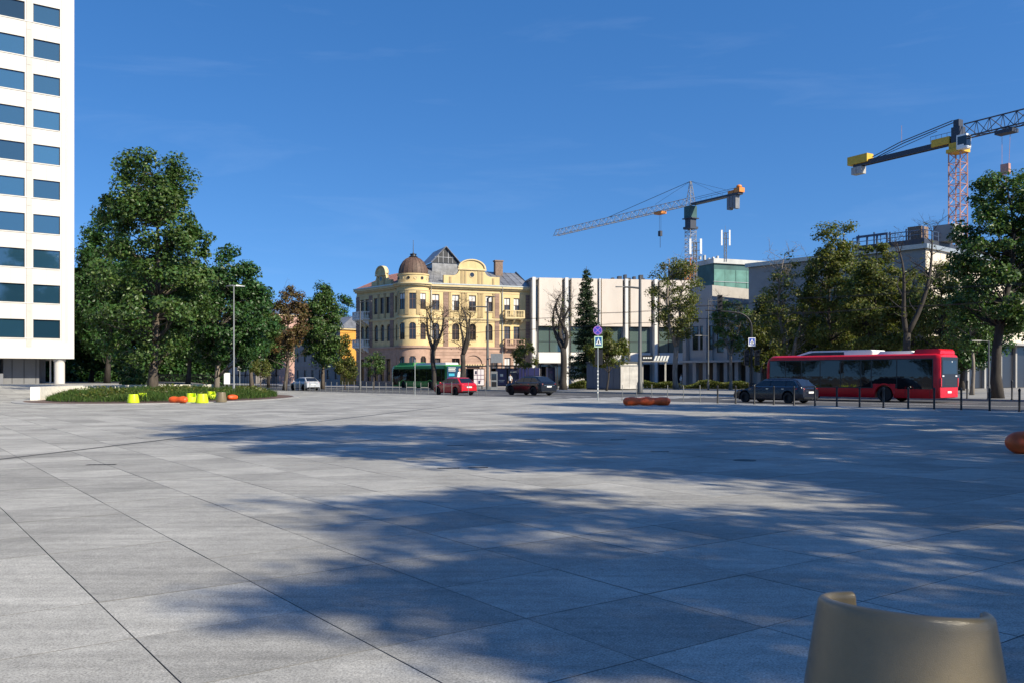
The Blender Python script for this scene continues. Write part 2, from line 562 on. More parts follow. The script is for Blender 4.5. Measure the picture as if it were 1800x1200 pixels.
# main road and its far side
def sheet(name, s0, s1, t0, t1, z, m, thick=0.1, step=None):
    mb = MB()
    c = [R(s0, t0), R(s1, t0), R(s1, t1), R(s0, t1)]
    a = [mb.pt((p.x, p.y, z)) for p in c]; b = [mb.pt((p.x, p.y, z - thick)) for p in c]
    mb.face(a); mb.face(b[::-1])
    for i in range(4):
        j = (i + 1) % 4
        mb.face((a[i], b[i], b[j], a[j]))
    return mb.build(name, m)
struct(sheet('road', -70, 260, -0.2, 21.0, -0.12, 'asphalt'))
struct(sheet('far_sidewalk', -70, 260, 20.3, 140, 0.0, 'sidewalk', 0.3))
struct(sheet('far_kerb', -70, 260, 20.0, 20.3, 0.012, 'kerb_stone', 0.3))
# painted lane lines
mk = MB()
def strip(mb, s0, s1, t0, t1, z):
    a = [mb.pt(R(s, t, z)) for s, t in ((s0, t0), (s1, t0), (s1, t1), (s0, t1))]
    mb.face(a)
for t in (3.4, 6.7, 13.4, 16.7):
    s = -60.0
    while s < 120:
        strip(mk, s, s + 3.0, t, t + 0.14, -0.116); s += 9.0
for t in (9.9, 10.2):
    strip(mk, -60, 8, t, t + 0.14, -0.116); strip(mk, 24, 120, t, t + 0.14, -0.116)
for k in range(13):
    strip(mk, 13.5, 18.5, 0.9 + k * 1.5, 1.55 + k * 1.5, -0.116)
strip(mk, 9.5, 9.95, 10.3, 19.6, -0.116)
strip(mk, 21.5, 21.95, 0.6, 9.7, -0.116)
struct(mk.build('road_markings', 'road_paint', fix=False))

# plaza bed (under and around the slabs)
OC, OA, OB = Vector((-22.7, 59.6, 0)), 7.2, 12.2          # oval planter
def in_oval(x, y, k=1.0):
    return ((x - OC.x) / (OA * k)) ** 2 + ((y - OC.y) / (OB * k)) ** 2 < 1
def oval(th, k=1.0):
    return OC.x + OA * k * math.cos(th), OC.y + OB * k * math.sin(th)
bed = MB()
ns, ntt = 110, 75
grid = []
for i in range(ns + 1):
    row = []
    for j in range(ntt + 1):
        s = -80 + 240 * i / ns; t = -0.28 - 150 * (j / ntt) ** 1.0
        p = R(s, t)
        z = GZ(p.x, p.y) - 0.016
        if in_oval(p.x, p.y, 1.06): z = -0.03
        row.append(bed.pt((p.x, p.y, z)))
    grid.append(row)
for i in range(ns):
    for j in range(ntt):
        bed.face((grid[i][j], grid[i+1][j], grid[i+1][j+1], grid[i][j+1]))
plaza = struct(bed.build('plaza_pavement', 'joint', fix=True))

# kerb stones and a border course along the road
ks = MB(); ks.box(0.004, 0.996, -0.30, 0.0, -0.22, 0.010)
kme = ks.mesh('kerb_stone', 'kerb_stone')
kerb = struct(sheet('plaza_kerb', -60, 140, -0.28, -0.03, -0.03, 'joint', 0.2))
def road_matrix(s, t, z=0.0):
    # x runs back along the road (towards the right in the photo), y across it
    p = R(s, t, z)
    return Matrix(((-RD.x, RN.x, 0, p.x), (-RD.y, RN.y, 0, p.y), (0, 0, 1, p.z), (0, 0, 0, 1)))
for k in range(-22, 62):
    link('kerb_stone', kme, kerb, road_matrix(k, 0))

# granite slabs on the plaza: columns along A, joints along B
A_ = Vector((-0.729, 1.0, 0)).normalized(); B_ = Vector((A_.y, -A_.x, 0))
PQ, PW, Q0, W0 = 1.030, 0.9895, 1.248, 3.40
gap, cham, dep = 0.0065, 0.0015, 0.014
hx, hy = (PQ - gap) / 2, (PW - gap) / 2
sm = MB()
o_ = [(-hx, -hy), (hx, -hy), (hx, hy), (-hx, hy)]
i_ = [(x - math.copysign(cham, x), y - math.copysign(cham, y)) for x, y in o_]
vb = [sm.pt((x, y, -dep)) for x, y in o_]; vo_ = [sm.pt((x, y, -cham)) for x, y in o_]; vi = [sm.pt((x, y, 0)) for x, y in i_]
sm.face(vi)
sm.mi = 1
for k in range(4):
    j = (k + 1) % 4
    sm.face((vo_[k], vo_[j], vi[j], vi[k])); sm.face((vb[k], vb[j], vo_[j], vo_[k]))
slab_me = sm.mesh('paving_slab', ['granite_slab', 'joint'], fix=False)
TK = Vector((-41.7, 84.5, 0)); TB = Vector((0.807, 0.59, 0)); TN = Vector((0.59, -0.807, 0))   # office tower corner
cells = []
for iq in range(-75, 75):
    for iw in range(-60, 115):
        p = B_ * (Q0 + PQ * (iq + 0.5)) + A_ * (W0 + PW * (iw + 0.5))
        if not (-62 < p.x < 40 and -5 < p.y < 100): continue
        if ST(p)[1] > -1.2 or in_oval(p.x, p.y, 1.0) or (p - TK).dot(TN) < -3: continue
        if p.y < 1 and p.length > 9: continue
        if p.y > 8 and abs(p.x) / p.y > 0.85: continue
        cells.append(p)
vis = sorted([c for c in cells if c.y > 4.0 and abs(c.x) / c.y < 0.64], key=lambda c: c.y + 0.15 * abs(c.x))
near = vis[:300]
nearset = {(round(c.x, 3), round(c.y, 3)) for c in near}
for c in near:
    dz = random.uniform(-0.0012, 0.0012)
    m4 = Matrix(((B_.x, A_.x, 0, c.x), (B_.y, A_.y, 0, c.y), (0, 0, 1, dz), (0, 0, 0, 1)))
    link('paving_slab', slab_me, plaza, m4)
fv, ff = [], []
for c in cells:
    if (round(c.x, 3), round(c.y, 3)) in nearset: continue
    b0 = len(fv); dz = random.uniform(-0.0015, 0.0015)
    for poly, z in ((o_, -dep), (o_, -cham), (i_, 0.0)):
        for x, y in poly:
            q = c + B_ * x + A_ * y
            fv.append((q.x, q.y, GZ(q.x, q.y) + z + dz))
    ff.append((b0+8, b0+9, b0+10, b0+11))
    for k in range(4):
        j = (k + 1) % 4
        ff.append((b0+4+k, b0+4+j, b0+8+j, b0+8+k)); ff.append((b0+k, b0+j, b0+4+j, b0+4+k))
me = bpy.data.meshes.new('paving_slab_field'); me.from_pydata(fv, [], ff); me.materials.append(MATS['granite_field']); me.materials.append(MATS['joint'])
me.polygons.foreach_set('material_index', [0 if i % 9 == 0 else 1 for i in range(len(ff))])
struct(link('paving_slab_field', me, plaza), 'stuff')

# border course beside the kerb
bm_ = MB(); bm_.box(0.004, 0.996, -0.85, -0.005, -0.03, 0.006)
bme = bm_.mesh('border_slab', 'granite_slab')
border = struct(sheet('plaza_border', -60, 140, -2.2, -0.3, -0.004, 'joint', 0.03))
for k in range(-22, 62):
    for c in (0, 1):
        link('border_slab', bme, border, road_matrix(k + 0.5 * c, -0.31 - 0.86 * c))

# slot drain crossing the plaza, with steel edge
d0, d1 = G(-140, 823), G(790, 713)
dr = MB(); dd = (d1 - d0).normalized(); dn = Vector((-dd.y, dd.x, 0))
for off, wd, z, mi in ((0, 0.05, 0.004, 0),):
    a = [d0 + dn*wd, d1 + dn*wd, d1 - dn*wd, d0 - dn*wd]
    N = 60
    for k in range(N):
        q = [d0.lerp(d1, k/N), d0.lerp(d1, (k+1)/N)]
        zz = [GZ(p.x, p.y) + z for p in q]
        dr.face([dr.pt((q[0].x+dn.x*wd, q[0].y+dn.y*wd, zz[0])), dr.pt((q[0].x-dn.x*wd, q[0].y-dn.y*wd, zz[0])),
                 dr.pt((q[1].x-dn.x*wd, q[1].y-dn.y*wd, zz[1])), dr.pt((q[1].x+dn.x*wd, q[1].y+dn.y*wd, zz[1]))])
struct(dr.build('slot_drain', 'black_metal'))

# small dark floor slots and round floor sockets
slots = [(178, 816, 0.24), (730, 806, 0.16), (788, 822, 0.18), (800, 782, 0.18), (840, 821, 0.16), (935, 772, 0.18), (1086, 772, 0.18), (1159, 793, 0.18)]
for k, (px, py, ln) in enumerate(slots):
    p = G(px, py)
    mb = MB(); mb.box(-ln, ln, -0.035, 0.035, -0.004, 0.005)
    for q in range(6):
        mb.box(-ln + 0.03 + q*ln*0.33, -ln + 0.03 + q*ln*0.33 + ln*0.22, -0.024, 0.024, 0.005, 0.008)
    o = mb.build('floor_slot', 'black_metal'); o.location = p; o.rotation_euler = (0, 0, math.atan2(B_.y, B_.x) - 0.55)
    tag(o, 'short dark steel slot set into the paving, %s from the left' % ORD[k], 'drain', 'short slots in the plaza paving')
for k, (px, py) in enumerate([(1309, 808)]):
    p = G(px, py)
    mb = MB(); mb.lathe([(0.0, 0.006), (0.17, 0.006), (0.2, 0.004), (0.2, -0.01)], 20); mb.lathe([(0.0, 0.009), (0.10, 0.009), (0.11, 0.006)], 16)
    o = mb.build('floor_cover', 'black_metal'); o.location = p
    tag(o, ['round dark metal cover in the shaded paving near the middle', 'round dark metal cover in the shaded paving nearer the tub seat'][k], 'cover', 'round covers in the paving')

# ------------------------------------------------------------------ oval planter
root = thing('oval_planter', 'oval planter with a rusty paved edge and wild grass round the big tree', 'planter', OC)
mb = MB(Matrix.Translation(-OC))
N = 72
def ring(mb, k0, k1, zf0, zf1):
    a = []; b = []
    for i in range(N):
        th = 2*math.pi*i/N
        x, y = oval(th, k0); a.append(mb.pt((x, y, zf0(x, y))))
        x, y = oval(th, k1); b.append(mb.pt((x, y, zf1(x, y))))
    for i in range(N):
        j = (i+1) % N
        mb.face((a[i], a[j], b[j], b[i]))
def zin(x, y): return 0.02
def zout(x, y): return GZ(x, y) + 0.03
ring(mb, 1.03, 1.10, zout, zout); ring(mb, 1.10, 1.10, zout, lambda x, y: -0.05); ring(mb, 1.03, 1.03, zout, lambda x, y: 0.0)
mb.build('rim', 'kerb_stone', root)
mb = MB(Matrix.Translation(-OC))
ring(mb, 0.0, 1.03, zin, zin)
mb.build('rust_paving', 'rust_paving', root)
GC = Vector((OC.x - 0.55, OC.y + 1.2, 0))
def grass_in(x, y, k=1.0):
    return ((x - GC.x) / (6.55*k))**2 + ((y - GC.y) / (10.9*k))**2 < 1
def mound(x, y):
    r2 = ((x - GC.x) / 6.55)**2 + ((y - GC.y) / 10.9)**2
    return 0.04 + 0.34 * max(0.0, 1 - r2) ** 0.7
mb = MB(Matrix.Translation(-OC))
prev = None
for kk in (0, .15, .3, .45, .6, .75, .88, .95, 1.0):
    rr = []
    for i in range(N):
        th = 2*math.pi*i/N
        x, y = GC.x + 6.55*kk*math.cos(th), GC.y + 10.9*kk*math.sin(th)
        rr.append(mb.pt((x, y, mound(x, y))))
    if prev:
        for i in range(N):
            j = (i+1) % N
            mb.face((prev[i], prev[j], rr[j], rr[i]))
    prev = rr
mb.build('soil', 'soil', root, smooth='all')
# retaining wall on the left and rear of the planter
mb = MB(Matrix.Translation(-OC))
a = []
n = 40
for i in range(n + 1):
    th = rad(206) + (rad(100) - rad(206)) * i / n
    ring4 = []
    for k, z in ((0.965, 0.0), (0.965, 0.83), (1.03, 0.83), (1.03, 0.0)):
        x, y = oval(th, k); ring4.append((x, y, z))
    a.append(ring4)
mb.loft(a)
mb.build('retaining_wall', 'stucco_low', root)

def blades(name, pts, hmin, hmax, wd, m, lean=0.35, hs=1.0):
    """thin triangular blades at pts (n,3)"""
    n = len(pts)
    h = rng.uniform(hmin, hmax, n)*hs; az = rng.uniform(0, 2*np.pi, n); ln = rng.uniform(0.05, lean, n)
    ww = wd * rng.uniform(0.6, 1.4, n)
    ax = np.stack([np.cos(az), np.sin(az), np.zeros(n)], 1)
    la = rng.uniform(0, 2*np.pi, n); lx = np.stack([np.cos(la)*ln*h, np.sin(la)*ln*h, np.zeros(n)], 1)
    up = np.array([0, 0, 1.0])
    v0 = pts - ax*ww[:, None]*0.5; v1 = pts + ax*ww[:, None]*0.5
    mid = pts + lx*0.35 + up*(h*0.6)[:, None]
    v2 = mid + ax*ww[:, None]*0.45; v3 = mid - ax*ww[:, None]*0.45
    v4 = pts + lx + up*h[:, None]
    V = np.stack([v0, v1, v2, v3, v4], 1).reshape(-1, 3)
    b = np.arange(n)[:, None]*5
    return npmesh(name, V, [b + np.array([[0, 1, 2, 3]]), b + np.array([[3, 2, 4]])], m)
def npmesh(name, V, groups, m):
    me = bpy.data.meshes.new(name)
    nl = sum(g.size for g in groups); nf = sum(len(g) for g in groups)
    me.vertices.add(len(V)); me.vertices.foreach_set('co', V.astype(np.float32).ravel())
    me.loops.add(nl); me.polygons.add(nf)
    lv = np.concatenate([g.ravel() for g in groups]).astype(np.int32)
    tot = np.concatenate([np.full(len(g), g.shape[1], np.int32) for g in groups])
    st = np.concatenate([[0], np.cumsum(tot)[:-1]]).astype(np.int32)
    me.loops.foreach_set('vertex_index', lv)
    me.polygons.foreach_set('loop_start', st)
    try: me.polygons.foreach_set('loop_total', tot)
    except Exception: pass
    me.update(calc_edges=True)
    me.materials.append(MATS[m])
    return me
def grass_pts(n, test, x0, x1, y0, y1, zf):
    out = []
    while len(out) < n:
        x = random.uniform(x0, x1); y = random.uniform(y0, y1)
        if test(x, y): out.append((x, y, zf(x, y) - 0.02))
    return np.array(out)
P = grass_pts(42000, grass_in, GC.x-8, GC.x+8, GC.y-11, GC.y+11, mound)
dens = np.array([0.55 + 0.9*abs(math.sin(x*0.9 + 1.3*math.sin(y*0.7)))*(0.6+0.4*math.sin(y*1.7+x)) for x, y, z in P])
gm = blades('wild_grass', P, 0.10, 0.48, 0.032, 'grass', 0.9, np.clip(dens, 0.35, 1.6))
tag(struct(link('wild_grass', gm), 'stuff'), 'wild uncut grass and herbs filling the oval planter', 'grass')

# ------------------------------------------------------------------ tub seats
def tub_mesh(name, m, open_c, open_w, h=0.70, tilt=0.0, tilt_dir=0.0, seat=0.40, k=1.0):
    """pot-shaped seat: solid base, shell wrapped round three sides; open_c = azimuth of the opening"""
    prof = [(0.372, 0.0), (0.375, 0.02), (0.362, 0.18), (0.328, 0.42), (0.300, 0.60), (0.283, 0.70)]
    def rad_at(z):
        for (r0, z0), (r1, z1) in zip(prof, prof[1:]):
            if z <= z1: return r0 + (r1-r0)*(z-z0)/(z1-z0)
        return prof[-1][0]
    th = []
    n = 96
    for i in range(n): th.append(2*math.pi*i/n)
    for sgn in (-1, 1):
        for d in np.linspace(-0.05, 0.12, 14): th.append((open_c + sgn*(open_w/2 + d)) % (2*math.pi))
    th = sorted(th)
    mb = MB(); secs = []
    for t in th:
        d = abs((t - open_c + math.pi) % (2*math.pi) - math.pi) - open_w/2      # >0 on the shell
        hh = h + tilt*math.cos(t - tilt_dir)
        u = min(1.0, max(0.0, d/0.10)); e = math.sqrt(max(0.0, 1-(1-u)**2))
        lip = 0.03
        top = seat + lip + (hh - seat - lip) * (e if d > 0 else 0)
        sec = []
        for z in (0.0, 0.02, 0.12, 0.24, 0.34, seat - 0.03):
            sec.append((rad_at(z), z))
        for f in (0.0, 0.25, 0.5, 0.75, 0.92, 1.0):
            z = seat + (top - 0.018 - seat)*f
            sec.append((rad_at(z), z))
        tw = 0.042
        sec.append((rad_at(top) - 0.006, top - 0.006)); sec.append((rad_at(top) - tw*0.5, top)); sec.append((rad_at(top) - tw + 0.006, top - 0.006))
        for f in (1.0, 0.6, 0.2):
            z = seat + 0.005 + (top - 0.018 - seat)*f*0.95
            sec.append((rad_at(z) - tw, z))
        sec.append((rad_at(seat) - tw - 0.02, seat)); sec.append((0.02, seat - 0.012))
        secs.append([(r*math.cos(t), r*math.sin(t), z) for r, z in sec])
    mb.loft(secs + [secs[0]], closed=False, caps=False)
    return mb.mesh(name, m, smooth='all')
def tub(label, px, py, m, z, open_deg, sc, group):
    p = G(px, py)
    r = thing('tub_seat', label, 'seat', (p.x, p.y, z), 0, group)
    o = link('shell', tub_mesh('shell', m, rad(open_deg), rad(105)), r); o.scale = sc
    f = MB(); f.lathe([(0.0, 0.004), (0.30, 0.004), (0.34, 0.012), (0.34, 0.0)], 24)
    o = f.build('base_ring', 'black_metal', r); o.scale = sc
    return r
grp = 'tub seats round the planter'
for lb, px, py, m, od, sc in (
    ('lime green low tub seat farthest left, closed side to the viewer', 234, 707.7, 'lime_plastic', 100, (0.87, 0.87, 0.68)),
    ('lime green low tub seat just right of the leftmost one, notch showing', 250, 705.2, 'lime_plastic', -20, (0.84, 0.84, 0.70)),
    ('lime green tub seat directly right of the orange pod', 336, 706.8, 'lime_plastic', -35, (0.84, 0.84, 0.72)),
    ('largest lime green tub seat, in front of its neighbours', 355, 707.8, 'lime_plastic', 110, (0.93, 0.93, 0.72)),
    ('lime green tub seat set back by the grass, left of the taupe one', 371, 702.8, 'lime_plastic', -30, (0.80, 0.80, 0.76)),
    ('taupe tub seat beside the lime ones, left of the lamp post', 389, 706.4, 'taupe_plastic', 80, (0.80, 0.80, 0.80))):
    tub(lb, px, py, m, 0.02, od, sc, grp)
# foreground tub seat
fr = thing('tub_seat', 'large taupe plastic tub seat close up in the foreground', 'seat', (AT(1588, 3.12).x, 3.12, 0.0))
link('shell', tub_mesh('shell', 'taupe_plastic', rad(90 - 24 - 17), rad(108), 0.70, 0.032, rad(232)), fr)
f = MB(); f.lathe([(0.0, 0.001), (0.32, 0.001), (0.362, 0.002), (0.362, 0.0)], 32)
f.build('base_ring', 'black_metal', fr)

# ------------------------------------------------------------------ lumpy pod benches
def pod(label, c, length, r, rz, lobes, seed, grp='orange pod benches'):
    rr = random.Random(seed)
    mb = MB(); secs = []
    n = 44
    ph = rr.uniform(0, 6)
    for i in range(n + 1):
        u = 0.5 - 0.5*math.cos(math.pi*i/n); u = 0.6*u + 0.4*i/n; x = (u - 0.5) * length
        dist = min(u, 1 - u)*length; rc = r*0.95
        e = 1.0 if dist > rc else max(0.0, 1 - ((rc - dist)/rc)**2) ** 0.5
        ripple = 1 - 0.17*(0.5 + 0.5*math.cos(2*math.pi*lobes*u))*(1 if 0.12 < u < 0.88 else 0.3)
        rad_ = max(0.004, r * e * ripple)
        sec = []
        for k in range(24):
            a = 2*math.pi*k/24
            q = rad_*(1 + 0.035*math.sin(3*a + ph + 5*u) + 0.02*math.sin(7*u*lobes + 2*a))
            y = q*1.12*math.cos(a); z = r*0.93 + q*math.sin(a)
            sec.append((x, y, max(0.0, z)))
        secs.append(sec)
    mb.loft(secs)
    o = mb.build('pod_bench', 'orange_plastic', smooth='all')
    o.location = c; o.rotation_euler = (0, 0, rz)
    return tag(o, label, 'bench', grp)
c = G(1138, 712); pod('long orange-red pod bench lying by the kerb, in front of the road', (c.x, c.y + 0.22, 0), 2.45, 0.225, rad(4), 3, 1)
c = G(311, 708.2); pod('short orange pod bench lying between the lime seats', (c.x, c.y + 0.2, 0.02), 1.12, 0.19, rad(-12), 2, 2)
c = G(1761, 797); pod('orange pod bench cut off by the right edge of the picture', (c.x + 1.30, c.y + 0.24, 0), 2.3, 0.225, rad(8), 3, 3)
c = G(404, 703); pod('small orange pod peeking out behind the taupe seat', (c.x, c.y + 0.5, 0.02), 0.7, 0.17, rad(50), 1, 4)
# ================================================================== trees
def wiggle(p0, p1, n, amp, rr, sag=0.0):
    p0, p1 = Vector(p0), Vector(p1)
    L = (p1 - p0).length
    out = []
    o1 = Vector((rr.gauss(0, 1), rr.gauss(0, 1), rr.gauss(0, 0.5))) * amp * L
    o2 = Vector((rr.gauss(0, 1), rr.gauss(0, 1), rr.gauss(0, 0.5))) * amp * L * 0.5
    for i in range(n + 1):
        u = i / n
        out.append(p0.lerp(p1, u) + o1 * math.sin(math.pi*u) + o2 * math.sin(2*math.pi*u) + Vector((0, 0, -sag*L*math.sin(math.pi*u))))
    return out
def leaf_mesh(name, C, Nrm, size, m, rs):
    """folded leaf-sized quads at centres C with rough normals Nrm"""
    n = len(C)
    d = rs.normal(size=(n, 3)) * 0.75 + Nrm
    d /= np.linalg.norm(d, axis=1)[:, None] + 1e-9
    a = rs.normal(size=(n, 3)); a -= (a*d).sum(1)[:, None]*d; a /= np.linalg.norm(a, axis=1)[:, None] + 1e-9
    b = np.cross(d, a)
    sz = size * rs.uniform(0.6, 1.35, n)[:, None]
    fold = d * sz * 0.16
    v0 = C - a*sz*0.62; v1 = C + b*sz*0.40 + fold; v2 = C + a*sz*0.62; v3 = C - b*sz*0.40 + fold
    V = np.stack([v0, v1, v2, v3], 1).reshape(-1, 3)
    i = np.arange(n)[:, None]*4
    return npmesh(name, V, [i + np.array([[0, 1, 2]]), i + np.array([[0, 2, 3]])], m)

ENV = {
    'oval': lambda u: math.sin(math.pi*min(1, max(0, u))**0.8)**0.7,
    'cone': lambda u: (1 - u)**0.75 * min(1, u*5)**0.5,
    'tall': lambda u: (0.42 + 0.58*math.cos(min(1, max(0, (u-0.25)/0.75))*1.45)) * min(1, (u + 0.06)*4.0)**0.6,
    'top': lambda u: math.sin(math.pi*min(1, max(0, 0.15+0.85*u))**1.5)**0.6,
    'round': lambda u: (1-(2*u-1)**2)**0.5 if 0 < u < 1 else 0,
}
def make_tree(name, label, loc, h, base, rad_, env='oval', clumps=80, per=150, leaf=0.2, cr=0.75, trunk=0.22, lm='leaf_mid',
              bark='bark', seed=1, forks=1, bare=0, group=None, lean=(0, 0), off=(0, 0), cat='tree', shell=0.45, sq=1.0, zs=0.8):
    rr = random.Random(seed); rs = np.random.default_rng(seed)
    root = thing(name, label, cat, loc, 0, group)
    tb = MB()
    # trunk(s)
    top = Vector((lean[0], lean[1], h*0.93))
    n = 9
    ends = []
    fz = base*0.9 if forks > 1 else h
    if forks > 1:
        f0 = Vector((lean[0]*0.25, lean[1]*0.25, fz))
        tr = wiggle((0, 0, -0.05), f0, 5, 0.025, rr)
        tb.tube(tr, [trunk*1.5] + [trunk*(1.08 - 0.12*i/5) for i in range(1, 6)], 9)
        for k in range(forks):
            a = 2*math.pi*k/forks + rr.uniform(-0.5, 0.5)
            e = Vector((lean[0] + math.cos(a)*rad_*0.5, lean[1] + math.sin(a)*rad_*0.5, h*rr.uniform(0.84, 0.97)))
            pl = wiggle(f0 - Vector((0, 0, 0.15)), e, n, 0.06, rr)
            rads = [trunk*0.78*(1 - 0.88*i/n) + 0.012 for i in range(n+1)]
            tb.tube(pl, rads, 7); ends.append((pl, rads))
    else:
        pl = wiggle((0, 0, -0.05), top, n, 0.02, rr)
        rads = [trunk*1.45] + [trunk*(1.05 - 0.98*i/n) + 0.012 for i in range(1, n+1)]
        tb.tube(pl, rads, 9); ends.append((pl, rads))
    # clumps of foliage inside the crown envelope, a limb reaching each of them
    ef = ENV[env]
    cl = []
    tries = 0
    while len(cl) < clumps and tries < clumps*30:
        tries += 1
        u = rr.uniform(0.02, 0.99)
        e = ef(u)*rad_
        if rr.random() > (e/rad_)**1.2 + 0.08: continue
        q = e * (shell + (1-shell)*rr.random()**0.6) * rr.uniform(0.75, 1.08)
        a = rr.uniform(0, 2*math.pi)
        c = Vector((off[0] + lean[0]*u + q*math.cos(a), off[1] + lean[1]*u + q*math.sin(a)*sq, base + u*(h-base)))
        if any((c - o).length < cr*0.55 for o in cl[-40:]): continue
        cl.append(c)
    for c in cl:
        pl, rads = min(ends, key=lambda pr: min((Vector((p.x, p.y, 0)) - Vector((c.x, c.y, 0))).length for p in pr[0]) + rr.uniform(0, 0.5))
        want = c.z - 0.35*(Vector((c.x, c.y, 0)) - Vector((pl[0].x, pl[0].y, 0))).length - 0.4
        i0 = min(range(1, len(pl)), key=lambda i: abs(pl[i].z - max(base*0.85, want)))
        st = pl[i0]
        if rr.random() < 0.85:
            br = wiggle(st, c, 4, 0.07, rr, sag=-0.05)
            r0 = max(0.02, min(rads[i0]*0.45, 0.02 + 0.014*(c-st).length))
            tb.tube(br, [r0*(1 - 0.75*i/4) + 0.006 for i in range(5)], 5)
            for q in range(2):
                d = Vector((rr.gauss(0, 1), rr.gauss(0, 1), rr.gauss(0.3, 0.8))).normalized()*cr*1.1
                tb.bar(br[3], br[3] + d, 0.009)
    # bare branches and twigs
    for k in range(bare):
        pl, rads = rr.choice(ends)
        i0 = rr.randint(max(2, int(len(pl)*base/h*0.9)), len(pl)-1)
        st = pl[min(i0, len(pl)-1)]
        a = rr.uniform(0, 2*math.pi)
        ln = rad_*rr.uniform(0.45, 1.0)*(1.15 - 0.5*st.z/h)
        e = st + Vector((math.cos(a)*ln*0.75, math.sin(a)*ln*0.75, ln*rr.uniform(0.25, 1.0)))
        e.z = min(e.z, h*1.02)
        br = wiggle(st, e, 5, 0.1, rr)
        r0 = min(rads[i0]*0.55, 0.03 + 0.016*ln)
        tb.tube(br, [r0*(1 - 0.85*i/5) + 0.007 for i in range(6)], 5)
        for q in range(7):
            b0 = br[rr.randint(2, 5)]
            d = Vector((rr.gauss(0, 1), rr.gauss(0, 1), rr.gauss(0.75, 0.6))).normalized()*rr.uniform(0.4, 1.3)
            tw = wiggle(b0, b0 + d, 3, 0.12, rr)
            tb.tube(tw, [0.014, 0.011, 0.008, 0.005], 4)
            for q2 in range(2):
                d2 = (d.normalized() + Vector((rr.gauss(0, .6), rr.gauss(0, .6), rr.gauss(0.2, .5)))).normalized()*rr.uniform(0.25, 0.7)
                tb.bar(tw[rr.randint(1, 3)], tw[2] + d2, 0.006)
    t = tb.build('trunk', bark, root, smooth='all', fix=False)
    if cl and per > 0:
        cs = np.array([c[:] for c in cl])
        ctr = np.array([off[0] + lean[0]*0.5, off[1] + lean[1]*0.5, (base + h)/2])
        k = np.array([max(8, int(per*rr.uniform(0.45, 1.5))) for c in cl])
        idx = np.repeat(np.arange(len(cl)), k)
        sc = np.array([rr.uniform(0.65, 1.3) for c in cl])[idx]
        dirs = rs.normal(size=(len(idx), 3)); dirs /= np.linalg.norm(dirs, axis=1)[:, None]
        rad3 = rs.uniform(0, 1, len(idx))**0.55
        offs = dirs*rad3[:, None]*(cr*sc)[:, None]*np.array([1.1, 1.1, zs])
        C = cs[idx] + offs
        Nn = dirs*0.55 + (C - ctr)/rad_*0.35 + np.array([0, 0, 0.55])
        lmz = leaf_mesh('crown', C, Nn, leaf, lm, rs)
        link('crown', lmz, root)
    return root

def conifer(name, label, loc, h, r, seed=3):
    rr = random.Random(seed); rs = np.random.default_rng(seed)
    root = thing(name, label, 'tree', loc)
    tb = MB(); tb.tube(wiggle((0, 0, 0), (0, 0, h), 8, 0.004, rr), [0.26*(1 - 0.93*i/8) for i in range(9)], 8)
    pts = []; nr = []
    z = 1.6
    while z < h - 0.3:
        u = z/h
        for k in range(6 if u < 0.8 else 4):
            a = rr.uniform(0, 6.28)
            ln = r*(1-u)**0.75*rr.uniform(0.55, 1.25) + 0.12
            e = Vector((math.cos(a)*ln, math.sin(a)*ln, z - ln*0.16 + rr.uniform(-.1, .25)))
            br = wiggle((0, 0, z), e, 4, 0.05, rr, sag=0.08)
            tb.tube(br, [0.03*(1-u)+0.01, 0.025*(1-u)+0.009, 0.015, 0.01, 0.006], 4)
            nl = int(70*ln + 12)
            for q in range(nl):
                w_ = rr.random()**0.7
                b = br[min(3, int(w_*4))].lerp(br[min(4, int(w_*4)+1)], rr.random())
                sp = 0.10 + 0.22*ln*(1-abs(w_-0.45))*0.5
                pts.append((b.x + rr.gauss(0, sp), b.y + rr.gauss(0, sp), b.z + rr.gauss(-0.07, 0.10))); nr.append((0, 0, 0.9))
        z += rr.uniform(0.26, 0.42)
    tb.build('trunk', 'bark_dark', root, smooth='all', fix=False)
    link('crown', leaf_mesh('crown', np.array(pts), np.array(nr), 0.17, 'leaf_needle', rs), root)
    return root

def bush_mesh(name, pts, leaf, m, seed):
    rs = np.random.default_rng(seed)
    return leaf_mesh(name, pts, np.tile(np.array([0, -0.1, 0.7]), (len(pts), 1)), leaf, m, rs)

def base(px, Z, dz=0.0):
    p = AT(px, Z); return (p.x, p.y, GZ(p.x, p.y) + dz if ST(p)[1] < 0 else dz)

# ---- left: planter tree and the park behind it
p = AT(268, 62.5)
make_tree('planter_tree', 'tall dense green tree rising from the oval planter', (p.x, p.y, 0.30), HT(262, 62.5) - 1.0, 1.9, 4.2, 'tall', 180, 215, 0.21, 0.8,
          0.30, 'leaf_mid', 'bark', 21, shell=0.38, off=(-0.1, 0), zs=0.9)
make_tree('park_tree', 'rounded green tree right of the planter tree, above the lamp post', base(380, 71), HT(428, 71) - 0.4, 2.0, 3.3, 'oval', 120, 190, 0.22, 0.8,
          0.2, 'leaf_deep', 'bark_pale', 22, off=(1.1, 0), group='trees behind the planter')
make_tree('park_tree', 'tall dark tree close to the white tower edge, left of the planter tree', base(188, 93), HT(385, 93), 2.4, 3.1, 'oval', 130, 190, 0.26, 1.0,
          0.26, 'leaf_deep', 'bark_dark', 23, group='trees behind the planter')
make_tree('park_tree', 'dark tree in deep shade beside the tower column', base(160, 104), HT(470, 104), 1.4, 3.6, 'oval', 110, 180, 0.30, 1.15,
          0.24, 'leaf_deep', 'bark_dark', 24, group='trees behind the planter')
make_tree('park_tree', 'dark tree filling the gap behind the planter trunk', base(235, 101), HT(470, 101), 1.7, 5.2, 'oval', 120, 180, 0.30, 1.15,
          0.24, 'leaf_deep', 'bark_dark', 25, group='trees behind the planter')
